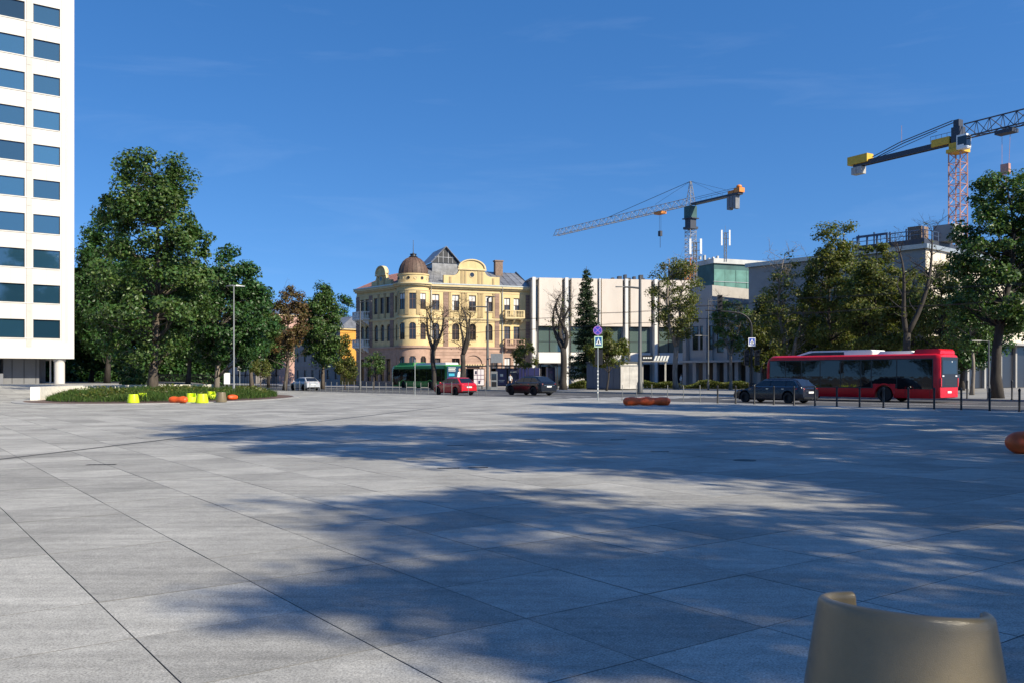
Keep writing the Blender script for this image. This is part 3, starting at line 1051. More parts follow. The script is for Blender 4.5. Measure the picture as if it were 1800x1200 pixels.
make_tree('park_tree', 'dark tree half hidden between planter tree and rounded tree', base(330, 97), HT(470, 97), 2.6, 4.4, 'oval', 110, 180, 0.28, 1.05,
          0.22, 'leaf_deep', 'bark_dark', 26, group='trees behind the planter')
make_tree('park_tree', 'green tree at the right end of the park, behind the lamp head', base(443, 92), HT(492, 92), 3.0, 2.7, 'oval', 70, 150, 0.24, 0.8,
          0.18, 'leaf_mid', 'bark', 27, group='trees behind the planter')
make_tree('shrub', 'small bright green shrub left of the planter tree trunk', base(236, 70), 2.5, 0.35, 1.15, 'round', 26, 110, 0.17, 0.45,
          0.05, 'leaf_mid', 'bark', 28, cat='shrub')
make_tree('young_tree', 'young tree with a small round crown on the lawn right of the lamp post', base(459, 88), 3.1, 1.55, 1.2, 'round', 22, 100, 0.17, 0.42,
          0.06, 'leaf_olive', 'bark', 29, group='young street trees')
make_tree('park_tree', 'distant dark tree between tower and planter tree', base(160, 128), 13.0, 1.2, 5.5, 'oval', 90, 170, 0.36, 1.3, 0.25, 'leaf_deep', 'bark_dark', 30, group='trees behind the planter')
make_tree('park_tree', 'distant dark tree behind the planter tree crown', base(285, 124), 12.5, 3.2, 5.2, 'oval', 90, 170, 0.36, 1.3, 0.25, 'leaf_deep', 'bark_dark', 31, group='trees behind the planter')

# ---- far pavement, left of the yellow building
make_tree('street_tree', 'tree with browning leaves and a leaning trunk by the silver car', base(500, 97), HT(505, 97), 3.6, 2.35, 'oval', 70, 115, 0.2, 0.7,
          0.2, 'leaf_brown', 'bark', 41, lean=(0.9, 0), bare=8, group='street trees on the far pavement')
make_tree('street_tree', 'full green street tree in front of the orange house', base(567, 106), HT(498, 106), 2.6, 2.7, 'oval', 95, 170, 0.23, 0.8,
          0.2, 'leaf_mid', 'bark', 42, group='street trees on the far pavement')
make_tree('street_tree', 'dark tree rising behind the roofs left of the yellow building', base(602, 168), HT(515, 168), 3.0, 4.0, 'oval', 80, 150, 0.34, 1.1,
          0.25, 'leaf_deep', 'bark_dark', 43, group='street trees on the far pavement')
make_tree('young_tree', 'young conical tree by the shaded side of the yellow building', base(607, 101), HT(588, 101), 1.3, 1.5, 'cone', 36, 110, 0.18, 0.5,
          0.06, 'leaf_olive', 'bark', 44, group='young street trees')
make_tree('young_tree', 'thin young tree against the dark ground floor of the yellow building', base(657, 103), HT(614, 103), 1.6, 1.35, 'oval', 26, 60, 0.16, 0.5,
          0.05, 'leaf_mid', 'bark', 45, group='young street trees')
make_tree('street_tree', 'dark street tree far along the road, left of the browning tree', base(472, 118), HT(548, 118), 2.4, 3.1, 'oval', 70, 150, 0.28, 0.95,
          0.2, 'leaf_deep', 'bark_dark', 46, group='street trees on the far pavement')

# ---- in front of the yellow building
gB = 'pollarded trees before the yellow building'
make_tree('bare_tree', 'nearly bare pollarded tree with a dark trunk behind the green bus', base(762, 100), HT(528, 100), 5.0, 2.0, 'oval', 26, 7, 0.15, 0.5,
          0.26, 'leaf_brown', 'bark_dark', 51, forks=3, bare=20, group=gB)
make_tree('bare_tree', 'nearly bare forked tree left of the tall lamp pole', base(813, 98), HT(530, 98), 4.3, 1.9, 'oval', 26, 7, 0.15, 0.5,
          0.27, 'leaf_brown', 'bark_dark', 52, forks=3, bare=20, group=gB)
make_tree('young_tree', 'small leafy tree at the right corner of the yellow building', base(925, 101), HT(594, 101), 2.4, 1.55, 'oval', 30, 80, 0.17, 0.5,
          0.06, 'leaf_olive', 'bark', 53, group='young street trees')
make_tree('bare_tree', 'half bare tree with a thick dark trunk left of the conifer', base(990, 97), HT(512, 97), 5.0, 1.75, 'top', 34, 12, 0.15, 0.5,
          0.34, 'leaf_olive', 'bark_dark', 54, forks=4, bare=26, group=gB)
conifer('conifer', 'slender dark green conifer in front of the white gallery wall', base(1031, 108), HT(468, 108), 2.3)
make_tree('young_tree', 'low spreading leafy tree above the grey kiosk', base(1066, 90), HT(583, 90), 2.3, 2.3, 'oval', 52, 130, 0.19, 0.55,
          0.09, 'leaf_olive', 'bark_dark', 55, group='young street trees', off=(0.25, 0))

# ---- along the far pavement to the right
gR = 'street trees along the gallery side'
make_tree('street_tree', 'tall forked tree with a thinning crown right of the lamp pole', base(1189, 100), HT(450, 100), 5.4, 3.2, 'top', 95, 95, 0.2, 0.75,
          0.28, 'leaf_olive', 'bark_pale', 61, forks=3, bare=14, group=gR)
make_tree('street_tree', 'slim tree with a sparse crown left of the traffic light mast', base(1284, 98), HT(520, 98), 4.2, 2.4, 'oval', 52, 85, 0.19, 0.6,
          0.17, 'leaf_mid', 'bark_pale', 62, forks=2, bare=10, group=gR)
make_tree('street_tree', 'half bare tree with pale twigs showing above the bus front', base(1392, 92), HT(440, 92), 3.2, 3.5, 'oval', 80, 75, 0.2, 0.75,
          0.26, 'leaf_olive', 'bark_pale', 63, forks=3, bare=34, group=gR)
make_tree('street_tree', 'tall green tree behind the middle of the red bus', base(1465, 90), HT(392, 90), 3.4, 3.1, 'tall', 110, 140, 0.22, 0.8,
          0.25, 'leaf_olive', 'bark_dark', 64, group=gR)
make_tree('street_tree', 'full round-topped tree behind the red bus roof pods', base(1541, 84), HT(420, 84), 2.8, 3.1, 'oval', 120, 170, 0.22, 0.8,
          0.25, 'leaf_olive', 'bark_dark', 65, group=gR)
make_tree('bare_tree', 'bare dark tree with crooked limbs behind the red bus', base(1590, 74), HT(388, 74), 5.6, 2.9, 'top', 14, 6, 0.16, 0.5,
          0.30, 'leaf_olive', 'bark_dark', 66, forks=2, bare=18, group=gR, lean=(0.9, 0))
make_tree('street_tree', 'thin-leaved tree in front of the cream end wall', base(1650, 80), HT(455, 80), 2.6, 2.8, 'oval', 80, 110, 0.2, 0.75,
          0.2, 'leaf_olive', 'bark_dark', 67, bare=16, group=gR)
make_tree('street_tree', 'large tree at the right edge with a stout dark trunk', base(1752, 59.5), HT(302, 59.5), 4.3, 3.1, 'tall', 150, 150, 0.2, 0.72,
          0.34, 'leaf_mid', 'bark_dark', 68, group=gR, lean=(0.7, 0))
make_tree('street_tree', 'slim pale trunked tree just left of the large right-hand tree', base(1708, 70), HT(500, 70), 3.4, 1.8, 'oval', 50, 90, 0.19, 0.6,
          0.14, 'leaf_mid', 'bark_pale', 69, group=gR)
make_tree('street_tree', 'tree cut off by the right edge, beyond the large tree', base(1835, 74), HT(350, 74), 3.4, 3.3, 'oval', 100, 150, 0.22, 0.85,
          0.25, 'leaf_mid', 'bark_dark', 70, group=gR)
make_tree('street_tree', 'dark tree filling the background behind the half bare tree', base(1432, 108), HT(500, 108), 2.2, 3.4, 'oval', 80, 110, 0.27, 1.0,
          0.25, 'leaf_olive', 'bark_dark', 71, group=gR)
make_tree('street_tree', 'dark tree in shade behind the bus rear', base(1690, 92), HT(520, 92), 2.0, 4.0, 'oval', 100, 150, 0.26, 1.0,
          0.25, 'leaf_deep', 'bark_dark', 72, group=gR)
make_tree('street_tree', 'dark low tree behind the traffic light mast', base(1345, 104), HT(520, 104), 2.0, 3.0, 'oval', 80, 150, 0.25, 0.9,
          0.22, 'leaf_olive', 'bark_dark', 73, group=gR)

make_tree('street_tree', 'olive tree in the second row behind the bus middle', base(1502, 101), HT(452, 101), 2.6, 3.2, 'oval', 85, 120, 0.24, 0.9,
          0.22, 'leaf_olive', 'bark_dark', 74, group=gR)
make_tree('street_tree', 'olive tree in the second row against the grey building corner', base(1608, 94), HT(470, 94), 2.6, 2.8, 'oval', 75, 110, 0.23, 0.85,
          0.22, 'leaf_olive', 'bark_dark', 75, group=gR)
# ---- trees standing on the plaza right of and behind the camera; they throw the dappled shade
gP = 'plaza trees beside the viewpoint'
pt = make_tree('plaza_tree', 'tall plaza tree standing right of the view, its shade on the paving', (0, 0, 0), 16.5, 5.2, 4.6, 'oval', 125, 170, 0.19, 0.85,
               0.3, 'leaf_mid', 'bark', 81, group=gP, shell=0.3)
shade_trees = [(13.2, 9.6, 1.15, 0.4), (13.7, -1.4, 0.83, 2.1), (21.0, 19.5, 1.05, 3.3), (18.1, -6.2, 1.0, 4.4), (24.5, 9.0, 1.2, 5.2),
               (29.5, 25.0, 1.0, 1.2), (25.0, -1.0, 1.1, 0.9), (33.0, 16.0, 1.15, 2.7), (36.0, 30.0, 1.0, 0.2), (25.2, 30.6, 1.18, 4.0), (18.6, 3.6, 0.93, 1.5)]
pt2 = make_tree('plaza_tree', 'x', (0, 0, 0), 16.5, 5.2, 4.6, 'oval', 78, 150, 0.19, 0.9,
               0.3, 'leaf_mid', 'bark', 83, group=gP, shell=0.3)
SIDE = ['beyond the right edge near the pod bench', 'right of the foreground seat', 'right of the bollard row', 'behind the viewpoint to the right', 'second row right of the paving',
        'just outside the picture, level with the bus', 'second row behind the foreground seat', 'third row right of the paving', 'farthest along the kerb', 'at the kerb beside the bollards', 'between the foreground seat and the pod bench']
for k, (x, y, sc, rz) in enumerate(shade_trees):
    o = pt if k == 0 else (pt2 if k == 1 else dup(pt2 if k in (3, 10) else pt))
    o.location = (x, y, 0); o.rotation_euler = (0, 0, rz); o.scale = (sc, sc, sc)
    o['label'] = 'plaza tree casting shade on the paving, ' + SIDE[k]
# unseen trees added left of the view to darken the bus window reflections
for k, (x, y, sc, rz) in enumerate([(-62, 8, 0.95, 0.3), (-66, 18, 1.1, 1.9), (-60, 27, 0.85, 3.1), (-69, 36, 1.05, 4.2), (-63, -3, 1.0, 5.0), (-72, 46, 1.0, 0.8), (-68, -14, 1.1, 2.4)]):
    o = dup(pt); o.location = (x, y, 0); o.rotation_euler = (0, 0, rz); o.scale = (sc, sc, sc*0.9)
    o['label'] = 'added unseen tree left of the view, %s in its row from the camera side' % ORD[[2, 3, 4, 5, 1, 6, 0][k]]; o['group'] = 'added unseen trees left of the view'
# ================================================================== buildings
def facade(root, F, L, z0, z1, holes, thick, m, name='wall', y0=0.0, u0=0.0):
    """wall with real openings: boxes for every solid cell of the opening grid"""
    us = sorted({u0, L} | {h[0] for h in holes} | {h[1] for h in holes})
    zs = sorted({z0, z1} | {h[2] for h in holes} | {h[3] for h in holes})
    us = [u for u in us if u0 <= u <= L]; zs = [z for z in zs if z0 <= z <= z1]
    mb = MB(F)
    for za, zb in zip(zs, zs[1:]):
        run = None
        for ua, ub in list(zip(us, us[1:])) + [(None, None)]:
            solid = ua is not None and not any(h[0] < (ua+ub)/2 < h[1] and h[2] < (za+zb)/2 < h[3] for h in holes)
            if solid:
                run = [run[0], ub] if run else [ua, ub]
            elif run:
                mb.box(run[0], run[1], y0, y0 + thick, za, zb); run = None
    return mb.build(name, m, root)
WC = {}
def window(root, F, u0, z0, w, h, dep=0.22, fm='window_frame', gm='house_glass', arch=False, mull=1, trans=0.62, sky_reflection=0, fw=0.07, sill=None, wallm=None):
    key = (round(w, 2), round(h, 2), dep, fm, gm, arch, mull, trans, sky_reflection, fw, sill, wallm)
    if key not in WC:
        f = MB()
        y = dep - 0.05
        f.box(0, fw, y, dep + 0.03, 0, h); f.box(w - fw, w, y, dep + 0.03, 0, h)
        f.box(fw, w - fw, y, dep + 0.03, 0, fw); f.box(fw, w - fw, y, dep + 0.03, h - fw, h)
        for k in range(mull):
            x = w*(k+1)/(mull+1); f.box(x - fw*0.45, x + fw*0.45, y + 0.005, dep + 0.025, fw, h - fw)
        if trans:
            f.box(fw, w - fw, y + 0.003, dep + 0.027, h*trans - fw*0.45, h*trans + fw*0.45)
        p = MB(); p.box(fw*0.5, w - fw*0.5, dep, dep + 0.02, fw*0.5, h - fw*0.5)
        ex = []
        if arch:
            # masonry filling the corners above the arch
            a = MB(); r = w/2; n = 8
            for sgn in (-1, 1):
                poly = [(r + sgn*r, h)] + [(r + sgn*r*math.cos(t), h - r + r*math.sin(t)) for t in [math.pi/2*i/n for i in range(n+1)]]
                if sgn < 0: poly = poly[::-1]
                a.prism(poly, 0.004, dep + 0.05)
            ex.append(('arch_spandrel', a.mesh('arch_spandrel', wallm or 'yellow_stucco')))
        if sill:
            a = MB(); a.box(-0.08, w + 0.08, -0.10, dep, -0.10, 0.0); ex.append(('sill', a.mesh('sill', sill)))
        if sky_reflection:  # pale sheets over the panes stand for the sky mirrored in them
            a = MB(); a.box(fw, w - fw, dep - 0.012, dep - 0.004, h*(trans or 0.5) + 0.04, h - fw)
            if sky_reflection > 1: a.box(fw, w*0.32, dep - 0.012, dep - 0.004, fw, h*(trans or 0.5) - 0.04)
            ex.append(('sky_reflection', a.mesh('sky_reflection', 'sky_reflection')))
        WC[key] = (f.mesh('window', fm), p.mesh('pane', gm), ex)
    fme, pme, ex = WC[key]
    o = link('window', fme, root, F @ Matrix.Translation((u0, 0, z0)))
    link('pane', pme, o)
    for nm, me in ex: link(nm, me, o)
    return o
I4 = Matrix.Identity(4)

# ------------------------------------------------------------------ white office tower
TF = frame(TK - TB*40, TB)                       # u runs towards the visible corner at u = 40
tw = thing('office_tower', 'tall white office tower with rows of dark windows at the left edge', 'building', (0, 0, 0))
tw.matrix_world = TF
LT = 40.0
cols, rows = 9, 13
holes = []
wins = []
for c in range(cols):
    u1 = LT - 1.21 - 2.95*c; u0 = u1 - 2.26
    for r in range(rows):
        z0 = 4.98 + 3.262*r; z1 = z0 + 1.72
        holes.append((u0, u1, z0, z1)); wins.append((u0, z0))
ztop = 4.98 + 3.262*rows + 1.2
facade(tw, I4, LT, 3.12, ztop, holes, 0.35, 'tower_white')
b = MB(); b.box(0, LT - 0.004, 0.352, 15.0, 3.125, ztop - 0.004)
b.build('core', 'tower_white', tw)
for u0, z0 in wins:
    window(tw, I4, u0, z0, 2.26, 1.72, 0.17, 'frame_dark', 'tower_glass', mull=0, trans=0, fw=0.05)
# shallow vertical fins and joints of the cladding
for c in range(cols + 1):
    u = LT - 1.21 - 2.95*c
    f = MB()
    f.box(u + 0.10, u + 0.13, -0.004, 0.02, 4.7, ztop); f.box(u + 0.58, u + 0.61, -0.004, 0.02, 4.7, ztop)
    f.build('cladding_joint', 'tower_groove', tw)
for c in range(cols):
    u1 = LT - 1.21 - 2.95*c
    for r in range(rows):
        f = MB(); f.box(u1 - 2.26 - 0.55, u1 - 2.26 - 0.14, -0.025, -0.002, 4.98 + 3.262*r - 0.8, 4.98 + 3.262*r + 2.44); f.build('pier_panel', 'tower_pier', tw)
        f = MB(); f.box(u1 - 1.14, u1 - 1.12, -0.003, 0.01, 4.98 + 3.262*r + 1.74, 4.98 + 3.262*r + 3.16); f.build('panel_joint', 'tower_groove', tw)
f = MB(); f.box(LT - 0.72, LT - 0.64, -0.03, 0.02, 4.7, ztop); f.build('corner_rib', 'tower_white', tw)
for r in range(rows):
    f = MB(); f.box(0, LT - 1.2, -0.05, 0.02, 4.98 + 3.262*r - 0.09, 4.98 + 3.262*r - 0.002); f.build('sill', 'tower_white', tw)
# undercroft: lobby wall, column
f = MB(); f.lathe([(0.47, 0.70), (0.47, 3.12)], 20, (LT - 1.15, 0.75, 0)); f.lathe([(0.49, 2.86), (0.53, 2.88), (0.53, 3.118)], 20, (LT - 1.15, 0.75, 0)); f.build('column', 'tower_white', tw, smooth=True)
f = MB(); f.lathe([(0.47, 0.70), (0.47, 3.12)], 20, (LT - 13.0, 0.75, 0)); f.build('column', 'tower_white', tw, smooth=True)
f = MB(); f.box(LT - 5.6, LT - 2.6, 2.6, 14.5, 0.6, 3.12); f.box(LT - 2.55, LT - 1.7, 5.0, 14.5, 0.6, 3.12); f.build('lobby_wall', 'lobby_grey', tw)
f = MB(); f.box(0, LT - 5.65, 4.2, 14.5, 0.6, 3.12); f.build('lobby_glass', 'lobby_dark', tw)
f = MB(); f.box(0, LT - 5.8, 0.9, 1.15, 0.5, 1.72); f.build('parapet_panel', 'lobby_grey', tw)
f = MB(); f.box(LT - 1.85, LT - 1.72, 1.6, 1.73, 0.6, 3.12); f.build('downpipe', 'tower_white', tw)
for k in range(3):
    f = MB(); f.box(LT - 4.9 + k*1.0, LT - 4.86 + k*1.0, 2.56, 2.6, 0.7, 3.1); f.build('lobby_mullion', 'frame_dark', tw)

# ------------------------------------------------------------------ yellow corner building
YC = Vector((-14.55, 126.0, 0))
DR = Vector((0.93, 0.37, 0)).normalized(); DL = Vector((-0.66, 0.75, 0)).normalized()
LR = U_AT(933, YC, DR); LL = U_AT(627, YC, DL)
YM = frame(YC, DR)
yb = thing('corner_building', 'three-storey yellow corner building with a rusty brown dome', 'building')
yb.matrix_world = YM
FL = YM.inverted() @ frame(YC + DL*LL, -DL)
def ur(px): return U_AT(px, YC, DR)
def ul(px): return LL - U_AT(px, YC, DL)         # left facade measured from its far end
ZG, ZB, ZC = 5.65, 9.9, 14.25
# right (sunlit) facade openings
h3 = [(ur(x) - 0.55, ur(x) + 0.55, 10.85, 13.15) for x in (766, 801, 830.5, 859.7)] + [(ur(x) - 0.48, ur(x) + 0.48, 10.2, 12.95) for x in (891.6, 908)]
h2 = [(ur(x) - 0.55, ur(x) + 0.55, 6.65, 9.05) for x in (766, 801, 830.5, 859.7)] + [(ur(x) - 0.48, ur(x) + 0.48, 5.95, 8.75) for x in (891.6, 908)]
h1 = [(ur(767) - 0.6, ur(767) + 0.6, 1.0, 4.1), (ur(801) - 0.6, ur(801) + 0.6, 1.0, 4.1), (ur(831.5) - 1.0, ur(831.5) + 1.0, 0.0, 2.9),
      (ur(868) - 0.6, ur(868) + 0.6, 1.0, 4.1), (ur(892) - 0.5, ur(892) + 0.5, 0.9, 4.2), (ur(908) - 0.5, ur(908) + 0.5, 0.9, 4.2)]
facade(yb, I4, LR, ZG, ZC, h3 + h2, 0.35, 'yellow_stucco', u0=1.6)
facade(yb, I4, LR, 0.0, ZG - 0.2, h1, 0.42, 'pink_base', 'base_wall', y0=-0.07, u0=1.6)
for k, h in enumerate(h3):
    window(yb, I4, h[0], h[2], h[1]-h[0], h[3]-h[2], 0.2, sky_reflection=1 + (k % 2), sill='yellow_trim' if k < 4 else None)
for k, h in enumerate(h2):
    window(yb, I4, h[0], h[2], h[1]-h[0], h[3]-h[2], 0.2, arch=(k < 4), trans=0.6, sill='yellow_trim' if k < 4 else None)
for k, h in enumerate(h1):
    if k == 2:
        d = MB(); d.box(h[0]+0.02, h[1]-0.02, 0.12, 0.2, 0, h[3]-0.02)
        dd_ = d.build('door', 'window_frame', yb)
        q = MB(); q.box(h[0]+0.25, h[0]+0.8, 0.10, 0.119, 1.0, 2.5); q.box(h[1]-0.8, h[1]-0.25, 0.10, 0.119, 1.0, 2.5); q.build('pane', 'house_glass', dd_)
    else:
        window(yb, I4, h[0], h[2], h[1]-h[0], h[3]-h[2], 0.18, trans=0.65, sky_reflection=1 if k in (4, 5) else 0)
# left (shaded) facade
l3 = [(ul(x) - 0.5, ul(x) + 0.5, 10.6, 13.0) for x in (636.5, 645, 660, 671, 681.5, 698)]
l2 = [(ul(x) - 0.5, ul(x) + 0.5, 6.55, 9.0) for x in (636.5, 645, 661, 672, 683, 699)]
l1 = [(ul(x) - 0.6, ul(x) + 0.6, 0.7, 4.0) for x in (637, 649, 661, 672, 683)]
facade(yb, FL, LL, ZG, ZC, l3 + l2, 0.35, 'yellow_stucco')
facade(yb, FL, LL, 0.0, ZG - 0.2, l1, 0.42, 'pink_base', 'base_wall', y0=-0.07)
for h in l3: window(yb, FL, h[0], h[2], 1.0, 2.4, 0.2)
for h in l2: window(yb, FL, h[0], h[2], 1.0, 2.45, 0.2, arch=True)
for h in l1: window(yb, FL, h[0], h[2], 1.2, 3.3, 0.18)
# other two sides (plain) and inner mass
bk = MB()
fp = [Vector((1.7, 0.42)), Vector((LR, 0.42)), Vector((LR, 14.0)), None]
le = (YM.inverted() @ (YC + DL*LL)); 
fl_in = (YM.inverted() @ (YC + DL*LL + Vector((-(-DL).y, (-DL).x, 0))*14))
poly = [(0.9, 0.75), (LR - 0.003, 0.36), (LR - 0.003, 14.0), (fl_in.x, fl_in.y + 2.0), (fl_in.x, fl_in.y)]
l_in = FL @ Vector((0.003, 0.36, 0)); c_in = FL @ Vector((LL - 1.2, 0.36, 0))
poly = [(c_in.x, c_in.y), (1.2, 0.36), (LR - 0.003, 0.36), (LR - 0.003, 14.0), (fl_in.x, max(fl_in.y, 14.0)), (l_in.x, l_in.y)]
a0 = [bk.pt((x, y, 0)) for x, y in poly]; a1 = [bk.pt((x, y, ZC)) for x, y in poly]
for i in range(len(poly)):
    j = (i+1) % len(poly); bk.face((a0[i], a0[j], a1[j], a1[i]))
bk.face(a1)
bk.build('rear_walls', 'yellow_stucco', yb)
# belts and cornices
def belt(F, L, z0, z1, out, m, u0=0.0, name='cornice'):
    b = MB(F); b.box(u0, L, -out, 0.0 - 0.002, z0, z1); b.box(u0, L, -out*0.55, -0.002, z0 - (z1-z0)*0.7, z0 - 0.002)
    return b.build(name, m, yb)
for F, L, u0 in ((I4, LR + 0.05, 2.4), (FL, LL - 1.6, -0.05)):
    belt(F, L, 5.48, 5.72, 0.24, 'pink_block', u0, 'belt_course'); belt(F, L, 9.66, 9.84, 0.16, 'yellow_trim', u0, 'belt_course')
    belt(F, L, 14.25, 14.55, 0.55, 'yellow_trim', u0)
    b = MB(F); b.box(u0, L, -0.62, -0.40, 14.55, 14.72); b.build('gutter', 'galv', yb)
    b = MB(F); b.box(u0, L, -0.05, -0.002, 13.55, 13.68); b.build('frieze_band', 'yellow_trim', yb)
# rusticated strips
def strip_q(F, u0, u1, z0, z1, m='brown_quoin', n=None, out=0.07):
    n = n or int((z1-z0)/0.42); hh = (z1-z0)/n
    b = MB(); b.box(0, u1-u0, -out, -0.002, 0.012, hh-0.02); me = b.mesh('quoin', m)
    for k in range(n):
        link('quoin', me, yb, F @ Matrix.Translation((u0, 0, z0 + k*hh)))
def pilaster(F, u0, u1, z0, z1, m='olive_pilaster', out=0.08):
    b = MB(F); b.box(u0, u1, -out, -0.002, z0, z1); b.box(u0-0.06, u1+0.06, -out-0.04, -0.002, z1, z1+0.12); b.box(u0-0.04, u1+0.04, -out-0.03, -0.002, z0-0.15, z0)
    b.build('pilaster', m, yb)
for x0, x1 in ((779.5, 788), (870, 877.6), (924, 931)):
    strip_q(I4, ur(x0), ur(x1), 9.9, 13.5); strip_q(I4, ur(x0), ur(x1), 5.75, 9.6)
for x0, x1 in ((788.5, 792.5), (811, 815), (817, 820.8), (840, 844), (845.5, 849), (866.5, 869.5)):
    pilaster(I4, ur(x0), ur(x1), 10.1, 13.4)
for x in (629, 652, 689):
    strip_q(FL, ul(x) - 0.45, ul(x) + 0.45, 9.9, 13.5); strip_q(FL, ul(x) - 0.45, ul(x) + 0.45, 5.75, 9.6)
for x in (665.5, 676.5):
    pilaster(FL, ul(x) - 0.2, ul(x) + 0.2, 10.1, 13.4)
# horizontal rustication of the ground floor
for F, L, u0, hs in ((I4, LR, 2.6, h1), (FL, LL - 1.7, 0, l1)):
    for k in range(11):
        z = 0.35 + k*0.46
        segs = [(u0, L)]
        for h in hs:
            if h[2] - 0.1 < z + 0.2 < h[3] + 0.1:
                segs = [q for s_ in segs for q in ((s_[0], min(s_[1], h[0]-0.12)), (max(s_[0], h[1]+0.12), s_[1])) if q[1]-q[0] > 0.1]
        for a, c in segs:
            b = MB(F); b.box(a, c, -0.105, -0.072, z, z+0.41); b.build('stone_course', 'pink_block', yb)
# portal arch above the door
uc = ur(831.5)
pa = MB(); n = 16
pa.loft([[(uc + r*math.cos(t), y, 3.25 + r*0.92*math.sin(t)) for r, y in ((1.35, -0.11), (1.35, -0.26), (1.75, -0.26), (1.75, -0.11))] for t in [math.pi*i/n for i in range(n+1)]])
pa.build('portal_arch', 'pink_base', yb)
pa = MB()
for k in range(9):
    pa.box(uc - 1.7 + k*0.40, uc - 1.48 + k*0.40, -0.27, -0.11, 3.02, 3.2)
pa.build('portal_dentils', 'yellow_trim', yb)
pa = MB(); pa.box(uc-1.75, uc+1.75, -0.22, -0.11, 2.92, 3.02); pa.build('portal_lintel', 'pink_base', yb)
# wall lamp board near the portal
# balconies
def balcony(F, u0, u1, z, dep, m='yellow_trim'):
    s_ = MB(F); s_.box(u0-0.1, u1+0.1, -dep, -0.003, z-0.2, z); s_.box(u0, u1, -dep+0.08, -0.003, z-0.32, z-0.2)
    bo = s_.build('balcony', m, yb)
    r_ = MB(F); r_.box(u0-0.08, u1+0.08, -dep, -dep+0.16, z+0.88, z+1.0)
    r_.box(u0-0.08, u0+0.08, -dep+0.16, -0.003, z+0.88, z+1.0); r_.box(u1-0.08, u1+0.08, -dep+0.16, -0.003, z+0.88, z+1.0)
    for u in (u0-0.08, (u0+u1)/2-0.09, u1-0.1):
        r_.box(u, u+0.18, -dep, -dep+0.18, z, z+0.88)
    r_.build('handrail', m, bo)
    me = MB().lathe([(0.05, 0), (0.075, 0.12), (0.10, 0.3), (0.06, 0.55), (0.045, 0.7), (0.07, 0.88)], 8).mesh('baluster', m, True)
    n = int((u1-u0)/0.26)
    for k in range(n):
        link('baluster', me, bo, F @ Matrix.Translation((u0 + 0.2 + (u1-u0-0.4)*k/(n-1), -dep+0.09, z)))
    for k in range(3):
        link('baluster', me, bo, F @ Matrix.Translation((u0, -dep + 0.3 + k*(dep-0.3)/3, z)))
        link('baluster', me, bo, F @ Matrix.Translation((u1, -dep + 0.3 + k*(dep-0.3)/3, z)))
    for u in (u0+0.25, (u0+u1)/2, u1-0.25):
        c = MB(F)
        c.loft([[(u-0.14, y, zz) for y, zz in pr] for pr in ()] or [[(u-0.14, -0.003, z-0.34), (u-0.14, -dep*0.8, z-0.34), (u-0.14, -dep*0.62, z-0.62), (u-0.14, -dep*0.25, z-0.85), (u-0.14, -0.003, z-1.05)],
                [(u+0.14, -0.003, z-0.34), (u+0.14, -dep*0.8, z-0.34), (u+0.14, -dep*0.62, z-0.62), (u+0.14, -dep*0.25, z-0.85), (u+0.14, -0.003, z-1.05)]])
        c.build('bracket', m, bo)
ub0, ub1 = ur(885), ur(917)
balcony(I4, ub0, ub1, 10.1, 1.05); balcony(I4, ub0, ub1, 5.85, 1.05, 'pink_base')
balcony(FL, ul(633), ul(650), 10.1, 1.35, 'gallery_fin'); balcony(FL, ul(633), ul(650), 5.95, 1.35, 'gallery_fin')  # white tone stands in for sunlight on the left facade's balconies
# curved gable on the right facade
def gable(F, uc, hw, cw, z0, zp, zt, pil):
    """parapet of half width hw with a raised round-topped centre of half width cw"""
    pl = [(uc-hw, z0), (uc+hw, z0), (uc+hw, zp)]
    n = 8
    for i in range(n+1):                                   # concave sweep up to the shoulder
        t = math.pi/2*i/n
        pl.append((uc + cw + (hw*0.22)*(1-math.sin(t)), zp + (zt-zp)*0.45*(1-math.cos(t))))
    zs = zp + (zt-zp)*0.48
    for i in range(17):
        t = math.pi*i/16
        pl.append((uc + cw*math.cos(t), zs + (zt-zs)*math.sin(t)))
    for i in range(n, -1, -1):
        t = math.pi/2*i/n
        pl.append((uc - cw - (hw*0.22)*(1-math.sin(t)), zp + (zt-zp)*0.45*(1-math.cos(t))))
    pl.append((uc-hw, zp))
    b = MB(F); b.prism(pl, -0.12, 0.35)
    go = b.build('gable', 'yellow_stucco', yb)
    a = MB(F); n = 16
    a.loft([[(uc + r*math.cos(t), y, zs + (zt-zs)*(r/cw)*math.sin(t)) for r, y in ((cw*0.98, -0.123), (cw*0.98, -0.30), (cw*1.1, -0.30), (cw*1.1, 0.36))] for t in [math.pi*i/n for i in range(n+1)]])
    a.box(uc-cw*1.12, uc+cw*1.12, -0.30, -0.122, zs-0.28, zs-0.05)
    a.build('gable_moulding', 'yellow_trim', go)
    c = MB(F); c.lathe([(0.0, 0), (0.36, 0), (0.36, 0.06), (0.46, 0.06), (0.46, 0)], 18)
    me = c.mesh('x', 'frame_dark'); 
    oc = MB(F @ Matrix.Translation((uc, -0.125, z0 + (zs-z0)*0.62)) @ Matrix.Rotation(rad(90), 4, 'X'))
    oc.lathe([(0.0, 0.012), (0.34, 0.012)], 18); oc.build('round_window', 'dark_glass', go)
    oc = MB(F @ Matrix.Translation((uc, -0.125, z0 + (zs-z0)*0.62)) @ Matrix.Rotation(rad(90), 4, 'X'))
    oc.lathe([(0.34, 0.0), (0.34, 0.05), (0.44, 0.05), (0.44, 0.0)], 18); oc.build('window_surround', 'yellow_trim', go)
    for dx in pil:
        p_ = MB(F); p_.box(uc+dx-0.16, uc+dx+0.16, -0.19, -0.122, z0+0.15, z0 + (zs-z0-0.4)*(1.0 if abs(dx) < cw else 0.55)); p_.build('pilaster', 'olive_pilaster', go)
